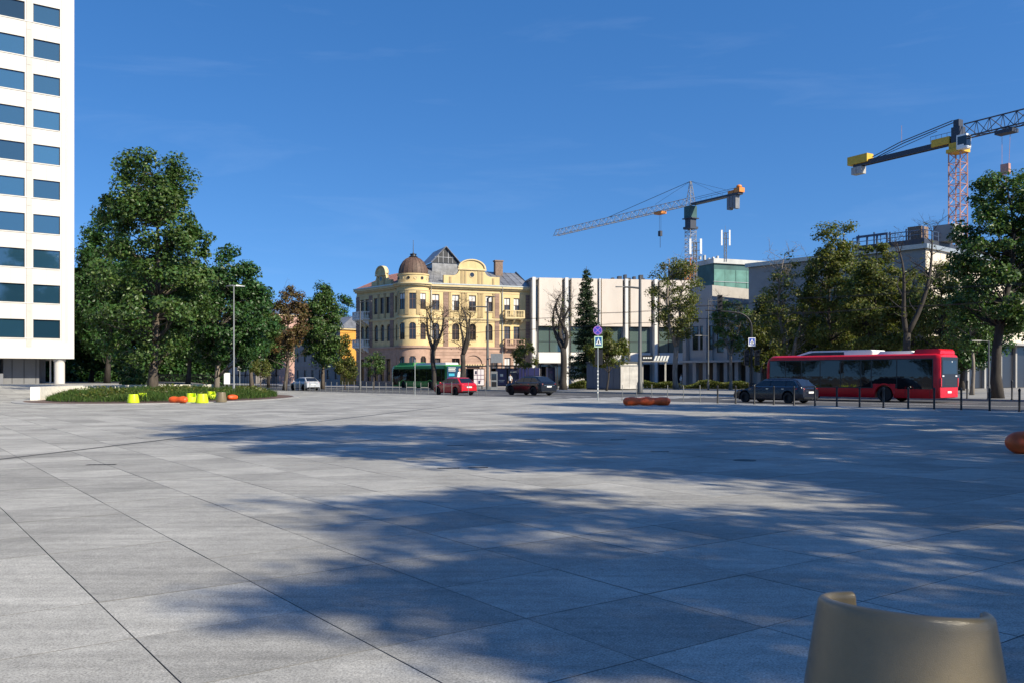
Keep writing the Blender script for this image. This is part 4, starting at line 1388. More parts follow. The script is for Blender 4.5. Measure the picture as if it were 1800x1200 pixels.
gable(I4, (ur(779.5)+ur(877.6))/2, (ur(877.6)-ur(779.5))/2, 1.95, 14.6, 15.95, 18.3, (-1.55, -1.05, 1.05, 1.55, -3.3, 3.3))
gable(FL, ul(671), 2.6, 1.25, 14.6, 15.5, 17.6, (-0.85, 0.85))
# round corner turret
bis = (YM.inverted().to_3x3() @ (DR + DL).normalized()).normalized()
tc_ = bis*1.55; TRr = 2.35
def seg(mb, a0, a1, r0, r1, z0, z1, n=3):
    mb.loft([[(tc_.x + r*math.cos(a), tc_.y + r*math.sin(a), z) for r, z in ((r0, z0), (r1, z0), (r1, z1), (r0, z1))] for a in [a0 + (a1-a0)*i/n for i in range(n+1)]])
# angles of the window axes (local azimuth); camera-facing direction is about -90 deg
wa = [rad(-190), rad(-148), rad(-108), rad(-68)]
hw_ = 0.21
def turret_wall(z0, z1, wz0, wz1, m, R0, name):
    mb = MB(); A0, A1 = rad(-215), rad(-10)
    seg(mb, A0, A1, R0-0.35, R0, z0, wz0, 40); seg(mb, A0, A1, R0-0.35, R0, wz1, z1, 40)
    edges = [A0] + [v for a in wa for v in (a-hw_, a+hw_)] + [A1]
    for k in range(0, len(edges), 2):
        seg(mb, edges[k], edges[k+1], R0-0.35, R0, wz0, wz1, 6)
    mb.build(name, m, yb, smooth=True)
def tmat(a, R0, w):
    d = Vector((-math.sin(a), math.cos(a), 0))
    o = Vector((tc_.x + R0*math.cos(a), tc_.y + R0*math.sin(a), 0)) - d*(w/2)
    return frame(o, d)
turret_wall(ZB, 14.2, 10.85, 13.15, 'yellow_stucco', TRr, 'turret_wall')
turret_wall(ZG, ZB, 6.6, 9.0, 'yellow_stucco', TRr, 'turret_wall')
turret_wall(0, ZG, 1.0, 4.3, 'pink_base', TRr + 0.06, 'turret_base')
ww = 2*(TRr)*math.sin(hw_) + 0.06
for k, a in enumerate(wa):
    window(yb, tmat(a, TRr - 0.06, ww), 0, 10.85, ww, 2.3, 0.1, sky_reflection=0 if k == 2 else 1)
    window(yb, tmat(a, TRr - 0.06, ww), 0, 6.6, ww, 2.4, 0.1, arch=True)
    window(yb, tmat(a, TRr - 0.0, ww), 0, 1.0, ww, 3.3, 0.1, arch=True, wallm='pink_base')
    for da in (-0.46, -0.36, 0.30, 0.40):
        if k < 3 or da < 0:
            p_ = MB(); seg(p_, a+da, a+da+0.075, TRr-0.01, TRr+0.07, 10.1, 13.45, 1); p_.build('pilaster', 'olive_pilaster', yb)
for z0, z1, o_r, m in ((5.45, 5.75, 0.28, 'pink_block'), (9.66, 9.86, 0.16, 'yellow_trim'), (13.55, 13.68, 0.06, 'yellow_trim'), (14.2, 14.42, 0.35, 'yellow_trim'), (14.42, 14.62, 0.58, 'yellow_trim')):
    mb = MB(); seg(mb, rad(-222), rad(-2), TRr-0.3, TRr+o_r, z0, z1, 40); mb.build('belt_course', m, yb)
mb = MB(); mb.lathe([(2.35, 14.5), (2.30, 14.7), (2.22, 14.72), (2.22, 15.75), (2.32, 15.78), (2.32, 15.95), (2.0, 15.96)], 40, (tc_.x, tc_.y, 0)); mb.build('drum', 'yellow_stucco', yb, smooth=True)
for k in range(14):
    a = 2*math.pi*k/14 + 0.1
    M4 = Matrix.Translation((tc_.x + 2.22*math.cos(a), tc_.y + 2.22*math.sin(a), 15.3)) @ Matrix.Rotation(a, 4, 'Z') @ Matrix.Rotation(rad(90), 4, 'Y')
    mb = MB(M4); mb.lathe([(0, 0.02), (0.17, 0.02), (0.17, 0.06), (0.22, 0.06), (0.22, 0)], 10); mb.build('round_opening', 'frame_dark' if k % 2 else 'yellow_trim', yb)
dome_p = [(2.08, 15.95), (2.10, 16.25), (2.02, 16.75), (1.82, 17.3), (1.50, 17.8), (1.05, 18.2), (0.55, 18.42), (0.5, 18.45)]
ns_ = 20
for k in range(ns_):
    a0 = 2*math.pi*k/ns_; a1 = 2*math.pi*(k+1)/ns_
    mb = MB(); mb.lathe([(r - 0.012*(k % 2), z) for r, z in dome_p], 2, (tc_.x, tc_.y, 0), a0, a1); mb.build('dome_panel', 'dome_rust', yb, smooth='all')
mb = MB()
for k in range(ns_):
    a = 2*math.pi*k/ns_
    mb.tube([(tc_.x + r*math.cos(a), tc_.y + r*math.sin(a), z) for r, z in dome_p], 0.03, 4)
mb.build('dome_ribs', 'dome_rust', yb)
mb = MB(); mb.lathe([(0.62, 18.4), (0.66, 18.5), (0.45, 18.62), (0.42, 18.8), (0.5, 18.84), (0.5, 18.92), (0.12, 19.0), (0.05, 19.2), (0.03, 20.9), (0.0, 20.95)], 14, (tc_.x, tc_.y, 0)); mb.build('finial', 'frame_dark', yb, smooth=True)
# roofs: standing-seam sheets rising to a flat ridge
def roof_sheet(a, b, c, d, m, n):
    """quad a-b (eave) to d-c (ridge) split into n sheets with raised seams"""
    a, b, c, d = map(Vector, (a, b, c, d))
    for k in range(n):
        mb = MB()
        q = [a.lerp(b, k/n), a.lerp(b, (k+1)/n), d.lerp(c, (k+1)/n), d.lerp(c, k/n)]
        mb.face([mb.pt(p) for p in q]); mb.tube([q[0] + Vector((0,0,.02)), q[3] + Vector((0,0,.02))], 0.035, 4)
        mb.build('roof_sheet', m, yb, fix=False)
ev = 14.62
def L_(u, y, z): return FL @ Vector((u, y, z))
r1 = (4.6, 6.0, 17.6); r2 = (LR, 6.0, 17.4)
roof_sheet((2.2, -0.45, ev), (LR, -0.45, ev), r2, r1, 'zinc_roof', 15)
rl0 = L_(0.0, 6.0, 17.4); rl1 = L_(LL - 4.0, 6.0, 17.6)
roof_sheet(L_(0, -0.45, ev), L_(LL - 1.8, -0.45, ev), rl1, rl0, 'red_roof', 14)
roof_sheet((tc_.x - 0.6, tc_.y + 1.4, 15.2), (2.4, 0.2, 15.0), r1, rl1, 'red_roof', 3)
mb = MB(); mb.face([mb.pt(p) for p in (r1, r2, (LR, 14, 15.0), (fl_in.x, 15.0, 15.0), rl0, rl1)]); mb.build('rear_roof', 'zinc_roof', yb, fix=False)
mb = MB(); mb.prism([(LR-0.35, 14.3), (LR, 14.3), (LR, 14.9), (LR-0.35, 14.9)], -0.4, 0.0)
mb.face([mb.pt(p) for p in ((LR, -0.45, 14.6), (LR, 6.0, 17.7), (LR, 14, 14.6))]); mb.build('fire_wall', 'grey_house', yb, fix=False)
# glazed attic lantern
la = MB(); u0, u1, y0, y1 = 4.6, 9.0, 4.6, 11.0
la.box(u0 + 0.15, u1 - 0.15, y0 + 0.1, y1, 15.5, 18.3); la.build('lantern_base', 'zinc_roof', yb)
la = MB(); um = (u0+u1)/2
pr = [(u0-0.15, 18.3), (um, 20.7), (u1+0.15, 18.3)]
la.face([la.pt((x, y, z)) for x, y, z in ((u0-0.15, y0-0.3, 18.25), (um, y0-0.3, 20.75), (um, y1, 20.75), (u0-0.15, y1, 18.25))]); ro = la.build('lantern_roof', 'zinc_roof', yb, fix=False)
la = MB(); la.face([la.pt((x, y, z)) for x, y, z in ((um, y0-0.3, 20.75), (u1+0.15, y0-0.3, 18.25), (u1+0.15, y1, 18.25), (um, y1, 20.75))]); la.build('lantern_roof', 'zinc_roof', yb, fix=False)
la = MB(); la.prism([(u0+0.1, 18.3), (u1-0.1, 18.3), (um, 20.55)], y0, y0+0.1); la.build('lantern_glass', 'frame_dark', yb)
la = MB()
for x in (um-1.1, um-0.4, um+0.4, um+1.1):
    la.box(x-0.04, x+0.04, y0-0.05, y0-0.002, 18.3, 18.3 + 2.2*(1-abs(x-um)/2.2))
la.box(u0+0.5, u1-0.5, y0-0.06, y0-0.003, 19.1, 19.18)
la.bar((u0-0.15, y0-0.31, 18.25), (um, y0-0.31, 20.75), 0.08); la.bar((um, y0-0.31, 20.75), (u1+0.15, y0-0.31, 18.25), 0.08)
la.build('lantern_frame', 'zinc_roof', yb)
# the lantern shows to the left of the gable, so it sits back over the corner
ch = MB(); ch.box(14.7, 15.9, 4.4, 5.2, 15.8, 18.9); ch.box(14.6, 16.0, 4.3, 5.3, 18.9, 19.1)
ch.build('chimney', 'chimney_brick', yb)
for u in (2.95, ur(877.6) + 0.25):
    dp = MB(); dp.tube([(u, -0.55, 14.5), (u + 0.1, -0.5, 14.3), (u+0.2, -0.14, 13.7), (u+0.2, -0.14, 5.9), (u+0.2, -0.3, 5.5), (u+0.2, -0.22, 5.2), (u+0.2, -0.22, 0.1)], 0.07, 6); dp.build('downpipe', 'galv', yb)

# ------------------------------------------------------------------ white gallery beside it
GA = Vector((AT(935, 131).x, 131, 0)); GD = Vector((0.985, 0.17, 0)).normalized()
gw = thing('gallery_hall', 'white modernist gallery with blank panels and tall narrow slots', 'building'); gw.matrix_world = frame(GA, GD)
def ug(px): return U_AT(px, GA, GD)
LG = ug(1228); HG = HT(488, 131)
b = MB(); b.box(0.003, LG, 0.9, 26, 0, HG - 0.3); b.build('core', 'gallery_grey', gw)
b = MB(); b.box(-0.1, LG + 0.1, 0.35, 26.2, HG - 0.28, HG + 0.02); b.build('roof_slab', 'gallery_grey', gw)
panels = [(948, 988), (1005, 1050), (1058, 1094.5), (1109, 1144.5), (1161, 1212)]
for x0, x1 in panels:
    b = MB(); b.box(ug(x0), ug(x1), 0.0, 0.6, 8.85, HG); b.build('wall_panel', 'gallery_white', gw)
for x0, x1 in ((935.5, 941), (993, 998.5), (1098.5, 1103.5), (1150, 1155), (1053, 1055)):
    b = MB(); b.box(ug(x0), ug(x1), -0.25, 0.88, 0.05, HG + 0.05); b.build('fin', 'gallery_fin', gw)
for x0, x1 in ((943, 946), (989, 992), (1000, 1003.5), (1051, 1052.5), (1056, 1057.5), (1095.5, 1098), (1105, 1108), (1146, 1149), (1156.5, 1160)):
    b = MB(); b.box(ug(x0), ug(x1), 0.80, 0.895, 9.6, HG - 1.2); b.build('slot_window', 'dark_glass', gw)
for x0, x1 in panels:
    u0, u1 = ug(x0), ug(x1); n = max(2, int((u1-u0)/1.3))
    for k in range(n):
        a = u0 + (u1-u0)*k/n; c = u0 + (u1-u0)*(k+1)/n
        window(gw, I4, a, 5.0, c-a-0.02, 3.75, 0.75, 'frame_dark', 'gallery_glass', mull=0, trans=0.42, fw=0.06)
    b = MB(); b.box(u0, u1, 0.3, 0.88, 3.35, 4.98); b.build('spandrel', 'gallery_fin', gw)
    b = MB(); b.box(u0, u1, 0.6, 0.88, 0.1, 3.3); b.build('dark_ground_front', 'dark_glass', gw)
    b = MB(); b.box(u0 - 0.15, u1 + 0.15, -0.9, 0.28, 3.25, 3.45); b.build('canopy', 'concrete', gw)
for k in range(7):                                                    # small roof plant
    x = ug(1080 + k*9 + (k % 3)*2); b = MB(); b.box(x, x + 0.35 + 0.2*(k % 2), 1.2, 2.0, HG, HG + 0.35 + 0.25*((k*7) % 3)); b.build('roof_vent', 'crane_dark', gw)

# ------------------------------------------------------------------ gallery wing along the road (shaded side)
WT = 57.5
s_a, s_b = S_AT(1213, WT), S_AT(1252, WT)
wg = thing('gallery_wing', 'grey stone gallery wing on columns facing the road, in shade', 'building'); wg.matrix_world = road_matrix(s_a, WT)
s_end = S_AT(1318, WT)
L1, L2 = s_a - s_b, s_a - s_end
b = MB(); b.box(0, L1, 0.0, 14, 3.6, HT(505, R(s_a, WT).y)); b.build('upper_block', 'gallery_stone', wg)
b = MB(); b.box(-0.8, L2 + 4, 2.8, 14, 0, 3.58); b.build('ground_floor', 'lobby_dark', wg)
b = MB(); b.box(L1 + 0.003, L2, 0.3, 13, 3.6, 9.5); b.build('link_block', 'gallery_stone', wg)
n = 9
for k in range(n):
    u = -0.6 + (L2 + 4)*k/(n-1)
    c = MB(); c.box(u - 0.28, u + 0.28, -0.5, 0.2, 0, 9.3 if k % 2 == 0 else 3.58); c.build('column', 'gallery_stone', wg)
b = MB(); b.box(-1.2, L2 + 5, -1.0, 2.8, 3.3, 3.585); b.build('canopy', 'concrete', wg)
for k in range(4):
    u = L1 + 0.6 + k*(L2 - L1 - 1.2)/4
    window(wg, Matrix.Translation((0, 0.06, 0)), u, 4.6, 1.3, 3.6, 0.22, 'frame_dark', 'dark_glass', mull=0, trans=0.5)
for k in range(3):
    window(wg, Matrix.Translation((0, -0.24, 0)), 0.5 + k*L1/3, 5.0, 0.9, 3.2, 0.22, 'frame_dark', 'dark_glass', mull=0, trans=0.5)
b = MB(); b.box(L1*0.2, L1*0.2 + 0.1, 0, 0.1, 0, 1); 

# ------------------------------------------------------------------ big block to the right, grey side and cream end wall
s_c = S_AT(1627, WT); s_f = S_AT(1316, WT); HB = HT(437, R(s_c, WT).y)
bb = thing('long_building', 'long building behind the bus with grey side and sunlit cream end', 'building'); bb.matrix_world = road_matrix(s_f, WT)
LB = s_f - s_c
facade(bb, I4, LB, 0, HB, [(1.5 + 3.0*k, 3.6 + 3.0*k, z, z + 1.9) for k in range(int((LB-2)/3)) for z in (1.2, 4.9)], 0.4, 'gallery_grey')
for k in range(int((LB-2)/3)):
    for z in (1.2, 4.9):
        window(bb, I4, 1.5 + 3.0*k, z, 2.1, 1.9, 0.2, 'frame_dark', 'dark_glass', mull=1, trans=0)
b = MB(); b.box(0.004, LB - 0.3, 0.402, 30, 0, HB); b.build('core', 'gallery_grey', bb)
cl_me = MB().box(-0.3, 0.0, 0.012, 1.188, 5.6, HB).mesh('cladding_panel', 'cream_clad')
for k in range(25):
    link('cladding_panel', cl_me, bb, Matrix.Translation((LB + (0.02 if k % 2 else 0), 0.0 + 1.2*k, 0)))
b = MB(); b.box(LB - 0.298, LB - 0.05, 0.41, 30, 0.05, 5.58); b.build('dark_ground_front', 'lobby_dark', bb)  # dark sheet put in for the shade at the foot of the end wall
for k in range(7):
    b = MB(); b.box(LB - 0.05, LB + 0.25, 0.6 + k*4.8, 1.1 + k*4.8, 0, 5.59); b.build('column', 'gallery_grey', bb)
b = MB(); b.box(LB - 0.3, LB + 1.6, -0.2, 30.2, 5.3, 5.585); b.build('canopy', 'gallery_grey', bb)
b = MB(); b.box(-0.3, LB + 0.35, -0.4, 30.3, HB + 0.003, HB + 0.5); b.build('roof_slab', 'galv', bb)
b = MB(); b.box(LB - (S_AT(1490, WT) - s_c), LB - 0.6, 1.0, 29, HB + 0.5, HB + 1.3); b.build('roof_deck', 'crane_dark', bb)
def rail(root, pts, h, m='blue_steel', r=0.055, name='roof_railing'):
    mb = MB()
    for a, b in zip(pts, pts[1:]):
        a, b = Vector(a), Vector(b); n = max(1, int((b-a).length/1.5))
        for k in range(n+1):
            p = a.lerp(b, k/n); mb.bar(p, p + Vector((0, 0, h)), r)
        mb.bar(a + Vector((0, 0, h*0.98)), b + Vector((0, 0, h*0.98)), r); mb.bar(a + Vector((0, 0, h*0.5)), b + Vector((0, 0, h*0.5)), r*0.7)
    return mb.build(name, m, root)
for k in range(6):
    u = LB - 0.8 - k*1.9
    mb = MB(); mb.box(u-0.07, u+0.07, 1.1, 1.24, HB+0.5, HB + 2.7 - 0.1*(k % 3)); mb.build('steel_post', 'blue_steel', bb)
rail(bb, [(LB - (S_AT(1490, WT) - s_c), 1.2, HB+1.3), (LB - 0.6, 1.2, HB+1.3), (LB - 0.6, 16, HB+1.3)], 1.0)
uf = LB - (S_AT(1502, WT) - s_c)
mb = MB()
for x in (0, 1.2, 2.4, 3.6): mb.box(uf+x-0.09, uf+x+0.09, 0.6, 0.78, HB+0.5, HB+2.2)
mb.box(uf-0.1, uf+3.7, 0.58, 0.8, HB+2.2, HB+2.4); mb.build('steel_frame', 'blue_steel', bb)
mb = MB(); mb.box(uf + 6.9, uf + 9.2, 5, 7.5, HB+1.3, HB+3.2); mb.build('roof_hut', 'gallery_grey', bb)
mb = MB(); mb.box(LB-3.2, LB-1.6, 2.5, 4.2, HB+1.3, HB+3.0); mb.build('roof_hut', 'chimney_brick', bb)

# ------------------------------------------------------------------ building wrapped in green netting
Zn = 205.0
nb = thing('netted_building', 'distant building site wrapped in green netting with a white top', 'building'); nc = AT(1255, Zn)
nb.matrix_world = frame(nc, Vector((0.93, 0.36, 0)))
HN = HT(462, Zn)
b = MB(); b.box(0, 30, 0.25, 20, 0, HN - 0.1); b.build('core', 'net_dark', nb)
for r in range(9):
    for c in range(10):
        b = MB(); b.box(c*3.0 + 0.05, c*3.0 + 2.95, 0.0 + 0.05*((r+c) % 2), 0.2, r*2.9 + 0.06, r*2.9 + 2.84)
        b.build('net_sheet', 'net_green', nb)
    b = MB(); b.box(-0.1, 30, -0.12, 0.24, r*2.9 - 0.05, r*2.9 + 0.05); b.build('scaffold_deck', 'galv', nb)
nside = nb.matrix_world.inverted() @ Vector((AT(1228, Zn + 9).x, Zn + 9, 0))
b = MB(); d_ = Vector((nside.x, nside.y)); 
b.face([b.pt(p) for p in ((0, 0.0, 0), (0, 0, HN-0.2), (nside.x, nside.y, HN-0.2), (nside.x, nside.y, 0))]); b.face([b.pt(p) for p in ((nside.x, nside.y, 0), (nside.x, nside.y, HN-0.2), (nside.x+10, nside.y+10, HN-0.2), (nside.x+10, nside.y+10, 0))]); b.build('side_net', 'net_dark', nb, fix=False)  # left face takes a darker net colour that carries its shade
b = MB(); b.box(-0.2, 30, -0.2, 20, HN - 0.1, HN + 1.0); b.build('top_sheet', 'white_sheet', nb)
for k in range(7):
    b = MB(); b.box(-3 + k*1.2, -2.6 + k*1.2, 3, 3.6, HN + 1.0, HN + 1.5 + 0.3*(k % 3)); b.build('site_box', 'white_sheet', nb)

# pale houses glimpsed behind the traffic light
hp = thing('distant_house', 'distant pinkish house glimpsed above the sparse tree', 'house', AT(1298, 150)); 
b = MB(); b.box(-1.9, 4, 0, 8, 0, HT(530, 150)); b.build('wall', 'kiosk_white', hp)
b = MB(); b.loft([[(-2.2, -0.3, HT(530, 150)), (4.2, -0.3, HT(530, 150)), (3.0, 3, HT(509, 150)), (-0.5, 3, HT(509, 150))], [(-2.2, 8.3, HT(530, 150)), (4.2, 8.3, HT(530, 150)), (3.0, 5, HT(509, 150)), (-0.5, 5, HT(509, 150))]]); b.build('roof', 'pink_house', hp)

# ------------------------------------------------------------------ houses further along the far side (shaded fronts, sunlit ends)
def house(name, label, px_end, t, length, depth, heave, hroof, wallm, endm, roofm, nwin, floors, hip=True):
    s0 = S_AT(px_end, t)
    r = thing(name, label, 'house'); r.matrix_world = road_matrix(s0 + length, t)
    fl = heave/floors
    holes = []
    for k in range(nwin):
        u = length*(k+0.5)/nwin
        for f in range(floors): holes.append((u-0.5, u+0.5, f*fl + fl*0.3, f*fl + fl*0.82))
    facade(r, I4, length, 0, heave, holes, 0.3, wallm)
    for h in holes: window(r, I4, h[0], h[2], 1.0, h[3]-h[2], 0.15)
    b = MB(); b.box(0.003, length - 0.3, 0.302, depth, 0, heave); b.build('rear_walls', wallm, r)
    b = MB(); b.box(length - 0.298, length + 0.003, 0.003, depth, 0, heave - 0.003); b.build('end_wall', endm, r)
    b = MB(); b.box(-0.3, length + 0.3, -0.3, depth + 0.3, heave + 0.003, heave + 0.22); b.build('eaves', 'yellow_trim', r)
    e = [(-0.35, -0.35, heave+0.22), (length+0.35, -0.35, heave+0.22), (length+0.35, depth+0.35, heave+0.22), (-0.35, depth+0.35, heave+0.22)]
    k = 3.0 if hip else 0.0
    ra, rb = (k, depth/2, heave + hroof), (length - k, depth/2, heave + hroof)
    b = MB(); p = [b.pt(q) for q in e + [ra, rb]]
    b.face((p[0], p[1], p[5], p[4])); b.face((p[2], p[3], p[4], p[5])); b.face((p[1], p[2], p[5])); b.face((p[3], p[0], p[4]))
    b.build('roof', roofm, r)
    b = MB(); b.box(length*0.4, length*0.4+0.9, depth*0.35, depth*0.35+0.7, heave+1, heave+hroof+0.9); b.build('chimney', 'chimney_brick', r)
    b = MB(); b.box(0, length, -0.08, -0.002, fl*0.98, fl*1.04); b.build('belt_course', 'grey_house', r)
    return r
house('town_house', 'house with a bright orange sunlit end wall, left of the yellow building', 598, 36, 17, 8.5, 9.4, 2.6, 'grey_house', 'orange_house', 'zinc_roof', 6, 3)
house('town_house', 'taller house with a pinkish end wall behind the browning tree', 491, 40, 26, 11, 13.6, 3.0, 'grey_house', 'pink_house', 'zinc_roof', 9, 3)
house('town_house', 'long low grey house with dark windows behind the park trees', 449, 36, 44, 10, 8.4, 2.6, 'grey_house', 'grey_house', 'zinc_roof', 14, 2)
# low cream house and dark railings behind the park trees
ch_ = thing('garden_house', 'low cream-yellow house wall glowing behind the planter tree trunk', 'house'); ch_.matrix_world = frame(AT(262, 132), Vector((0.95, 0.31, 0)))
facade(ch_, I4, 11, 0, 4.6, [(5.2, 6.4, 1.4, 3.2), (7.6, 8.8, 1.4, 3.2)], 0.3, 'cream_house')
for u in (5.2, 7.6): window(ch_, I4, u, 1.4, 1.2, 1.8, 0.15)
b = MB(); b.box(0.003, 11, 0.302, 8, 0, 4.597); b.build('rear_walls', 'cream_house', ch_)
b = MB(); p = [b.pt(q) for q in ((-0.4, -0.5, 4.6), (11.4, -0.5, 4.6), (11.4, 8.5, 4.6), (-0.4, 8.5, 4.6), (2, 4, 6.6), (9, 4, 6.6))]
for q in ((0, 1, 5, 4), (2, 3, 4, 5), (1, 2, 5), (3, 0, 4), (3, 2, 1, 0)): b.face([p[i] for i in q])
b.build('roof', 'zinc_roof', ch_)
# ================================================================== vehicles
def wheel(root, x, y, r, w, side, spokes=5, rimm='rim', name='wheel'):
    M4 = Matrix.Translation((x, y, r)) @ Matrix.Rotation(rad(90)*side, 4, 'X')     # +z of the lathe points outwards
    o = link(name, MB().lathe([(r*0.55, -w/2), (r*0.93, -w/2), (r, -w*0.32), (r, w*0.32), (r*0.93, w/2), (r*0.66, w/2*0.96), (r*0.62, w*0.40)], 28).mesh('tyre', 'tyre', True), root, M4)
    f = MB(); f.lathe([(0.0, w*0.22), (r*0.16, w*0.42), (r*0.2, w*0.36), (r*0.22, w*0.2)], 16); f.lathe([(r*0.56, w*0.2), (r*0.58, w*0.44), (r*0.66, w*0.48), (r*0.67, w*0.40)], 24)
    for k in range(spokes):
        a = 2*math.pi*k/spokes
        for d in (-0.10, 0.10):
            p0 = (r*0.15*math.cos(a), r*0.15*math.sin(a), w*0.36); p1 = (r*0.60*math.cos(a+d), r*0.60*math.sin(a+d), w*0.42)
            f.tube([p0, p1], r*0.045, 4)
    link('rim', f.mesh('rim', rimm, True), o)
    d = MB(); d.lathe([(0, w*0.05), (r*0.6, w*0.05)], 20); link('brake_disc', d.mesh('brake_disc', 'black_metal'), o)
    return o
def car(name, label, s, t, L, W, paint, zhood, zbelt, H, xw0, xr0, xr1, xb1, ztail, group=None, rail_=False, wr=0.33):
    """front towards -x; xw0/xr0 windscreen base/top, xr1/xb1 rear glass top/base"""
    root = thing(name, label, 'car'); root.matrix_world = road_matrix(s, t, -0.12)
    if group: root['group'] = group
    hw = W/2
    xf, xr = L*0.185, L*0.80
    ar = wr + 0.055
    xs = {0.0, 0.05, 0.16, 0.35, L*0.11, xw0*0.6, xw0, xw0 + 0.1, L*0.5, L*0.62, xb1 - 0.1, xb1, L - 0.3, L - 0.12, L - 0.03, L}
    for c in (xf, xr):
        for k in range(-8, 9): xs.add(c + ar*math.sin(k/8*math.pi/2))
        xs.add(c - ar - 0.012); xs.add(c + ar + 0.012)
    xs = sorted(xs)
    def ztop(x):
        P = [(0, zhood - 0.22), (0.05, zhood - 0.12), (0.3, zhood - 0.03), (xw0*0.65, zhood + 0.03), (xw0, zbelt + 0.01), (xb1, zbelt + 0.03), (L - 0.12, ztail), (L, ztail - 0.10)]
        for (a, za), (b, zb) in zip(P, P[1:]):
            if x <= b: return za + (zb-za)*(x-a)/(b-a)
        return P[-1][1]
    def hwid(x):
        return hw*(1 - 0.16*max(0, 1 - x/0.55)**2 - 0.10*max(0, 1 - (L-x)/0.45)**2)
    def zbot(x):
        z = 0.21 + 0.07*max(0, 1-x/0.4) + 0.09*max(0, 1-(L-x)/0.5)
        for c in (xf, xr):
            if abs(x-c) < ar: z = max(z, wr + math.sqrt(ar*ar - (x-c)**2) - 0.01)
        return z
    secs = []
    for x in xs:
        w_, zt, zb = hwid(x), ztop(x), zbot(x)
        half = [(w_*0.90, zb), (w_*0.985, min(zb+0.06, zt-0.1)), (w_, max(zb+0.07, 0.52)), (w_*0.995, max(zb+0.08, zt-0.20)), (w_*0.965, zt-0.06), (w_*0.90, zt), (w_*0.45, zt+0.02)]
        secs.append([(x, -y, z) for y, z in half] + [(x, y, z) for y, z in half[::-1]])
    body = MB().loft(secs).build('body', paint, root, smooth=True)
    wb, wt = hw*0.90, hw*0.68
    def wz(z): return wb + (wt-wb)*(z-zbelt)/(H-zbelt)
    def zc(x):
        P = [(xw0, zbelt), (xr0, H - 0.05), (xr0 + 0.25, H - 0.01), ((xr0+xr1)/2, H), (xr1 - 0.1, H - 0.03), (xr1, H - 0.06), (xb1, zbelt + 0.02)]
        for (a, za), (b, zb) in zip(P, P[1:]):
            if x <= b: return za + (zb-za)*(x-a)/(b-a)
        return zbelt
    cx = [xw0, xw0 + 0.02, (xw0+xr0)/2, xr0, xr0+0.12, xr0+0.25, (xr0+xr1)/2, xr1-0.1, xr1, (xr1+xb1)/2, xb1-0.02, xb1]
    secs = []
    for x in cx:
        zt = max(zc(x), zbelt + 0.004)
        w2 = wz(zt)
        half = [(wb, zbelt - 0.04), (wz(zbelt + (zt-zbelt)*0.85), zbelt + (zt-zbelt)*0.85), (w2*0.9, zt), (w2*0.4, zt + 0.012)]
        secs.append([(x, -y, z) for y, z in half] + [(x, y, z) for y, z in half[::-1]])
    cab = MB().loft(secs).build('roof', paint, root, smooth=True)
    # side glass
    z0, z1 = zbelt + 0.03, H - 0.13
    fx = lambda z: xw0 + (xr0-xw0)*(z-zbelt)/(H-zbelt) + 0.13
    bx = lambda z: xb1 + (xr1-xb1)*(z-zbelt)/(H-zbelt) - 0.16
    cuts = [None, xw0 + (xr1-xw0)*0.44, xw0 + (xr1-xw0)*0.82, None]
    for sgn in (-1, 1):
        for k in range(3):
            a0 = fx(z0) if k == 0 else cuts[k] + 0.03; a1 = fx(z1) if k == 0 else cuts[k] + 0.03
            b0 = bx(z0) if k == 2 else cuts[k+1] - 0.03; b1 = bx(z1) if k == 2 else cuts[k+1] - 0.03
            if b0 - a0 < 0.1 or b1 < a1 + 0.02: b1 = max(b1, a1 + 0.03); b0 = max(b0, a0 + 0.08)
            m_ = MB(); o1, o2 = 0.012, 0.004
            m_.loft([[(x, sgn*(wz(z)+o), z) for x, z in ((a0, z0), (b0, z0), (b1, z1), (a1, z1))] for o in (o1, o2)])
            m_.build('side_window', 'dark_glass', root)
        if sgn < 0:
            m_ = MB(); m_.tube([(fx(z0)-0.04, sgn*(wz(z0-.02)+0.012), z0-0.02), (bx(z0), sgn*(wz(z0-.02)+0.012), z0-0.02), (bx(z1)+0.05, sgn*(wz(z1)+0.012), z1-0.02), (bx(z1)-0.12, sgn*(wz(z1+.025)+0.012), z1+0.025), (fx(z1), sgn*(wz(z1+.025)+0.012), z1+0.025)], 0.012, 4)
            m_.build('window_trim', 'chrome', root)
        h_ = MB()
        for xx in (cuts[1] - 0.22, cuts[2] - 0.22): h_.box(xx, xx+0.16, sgn*(hw+0.012) - 0.012, sgn*(hw+0.012)+0.012, zbelt-0.13, zbelt-0.10)
        h_.build('door_handles', 'chrome', root)
        mi = MB(); mi.ball((fx(z0)+0.03, sgn*(wb+0.13), zbelt+0.06), (0.08, 0.10, 0.07), 10, 6); mi.bar((fx(z0)+0.03, sgn*wb, zbelt+0.01), (fx(z0)+0.03, sgn*(wb+0.1), zbelt+0.04), 0.02)
        mi.build('mirror', paint, root, smooth='all')
        for xc, in ((xf,), (xr,)):
            wheel(root, xc, sgn*(hw - 0.105), wr, 0.21, -sgn*-1)
        tl = MB(); tl.loft([[(L-0.50, sgn*(hw*0.985+0.01), ztail-0.16), (L-0.30, sgn*(hw*0.97), ztail-0.26), (L+0.006, sgn*hw*0.80, ztail-0.28), (L+0.008, sgn*hw*0.78, ztail-0.12)],
                            [(L-0.46, sgn*(hw*0.97+0.01), ztail-0.08), (L-0.30, sgn*(hw*0.96), ztail-0.06), (L-0.02, sgn*hw*0.78, ztail-0.06), (L-0.02, sgn*hw*0.55, ztail-0.08)]]); tl.build('tail_lamp', 'tail_lamp', root, smooth=True)
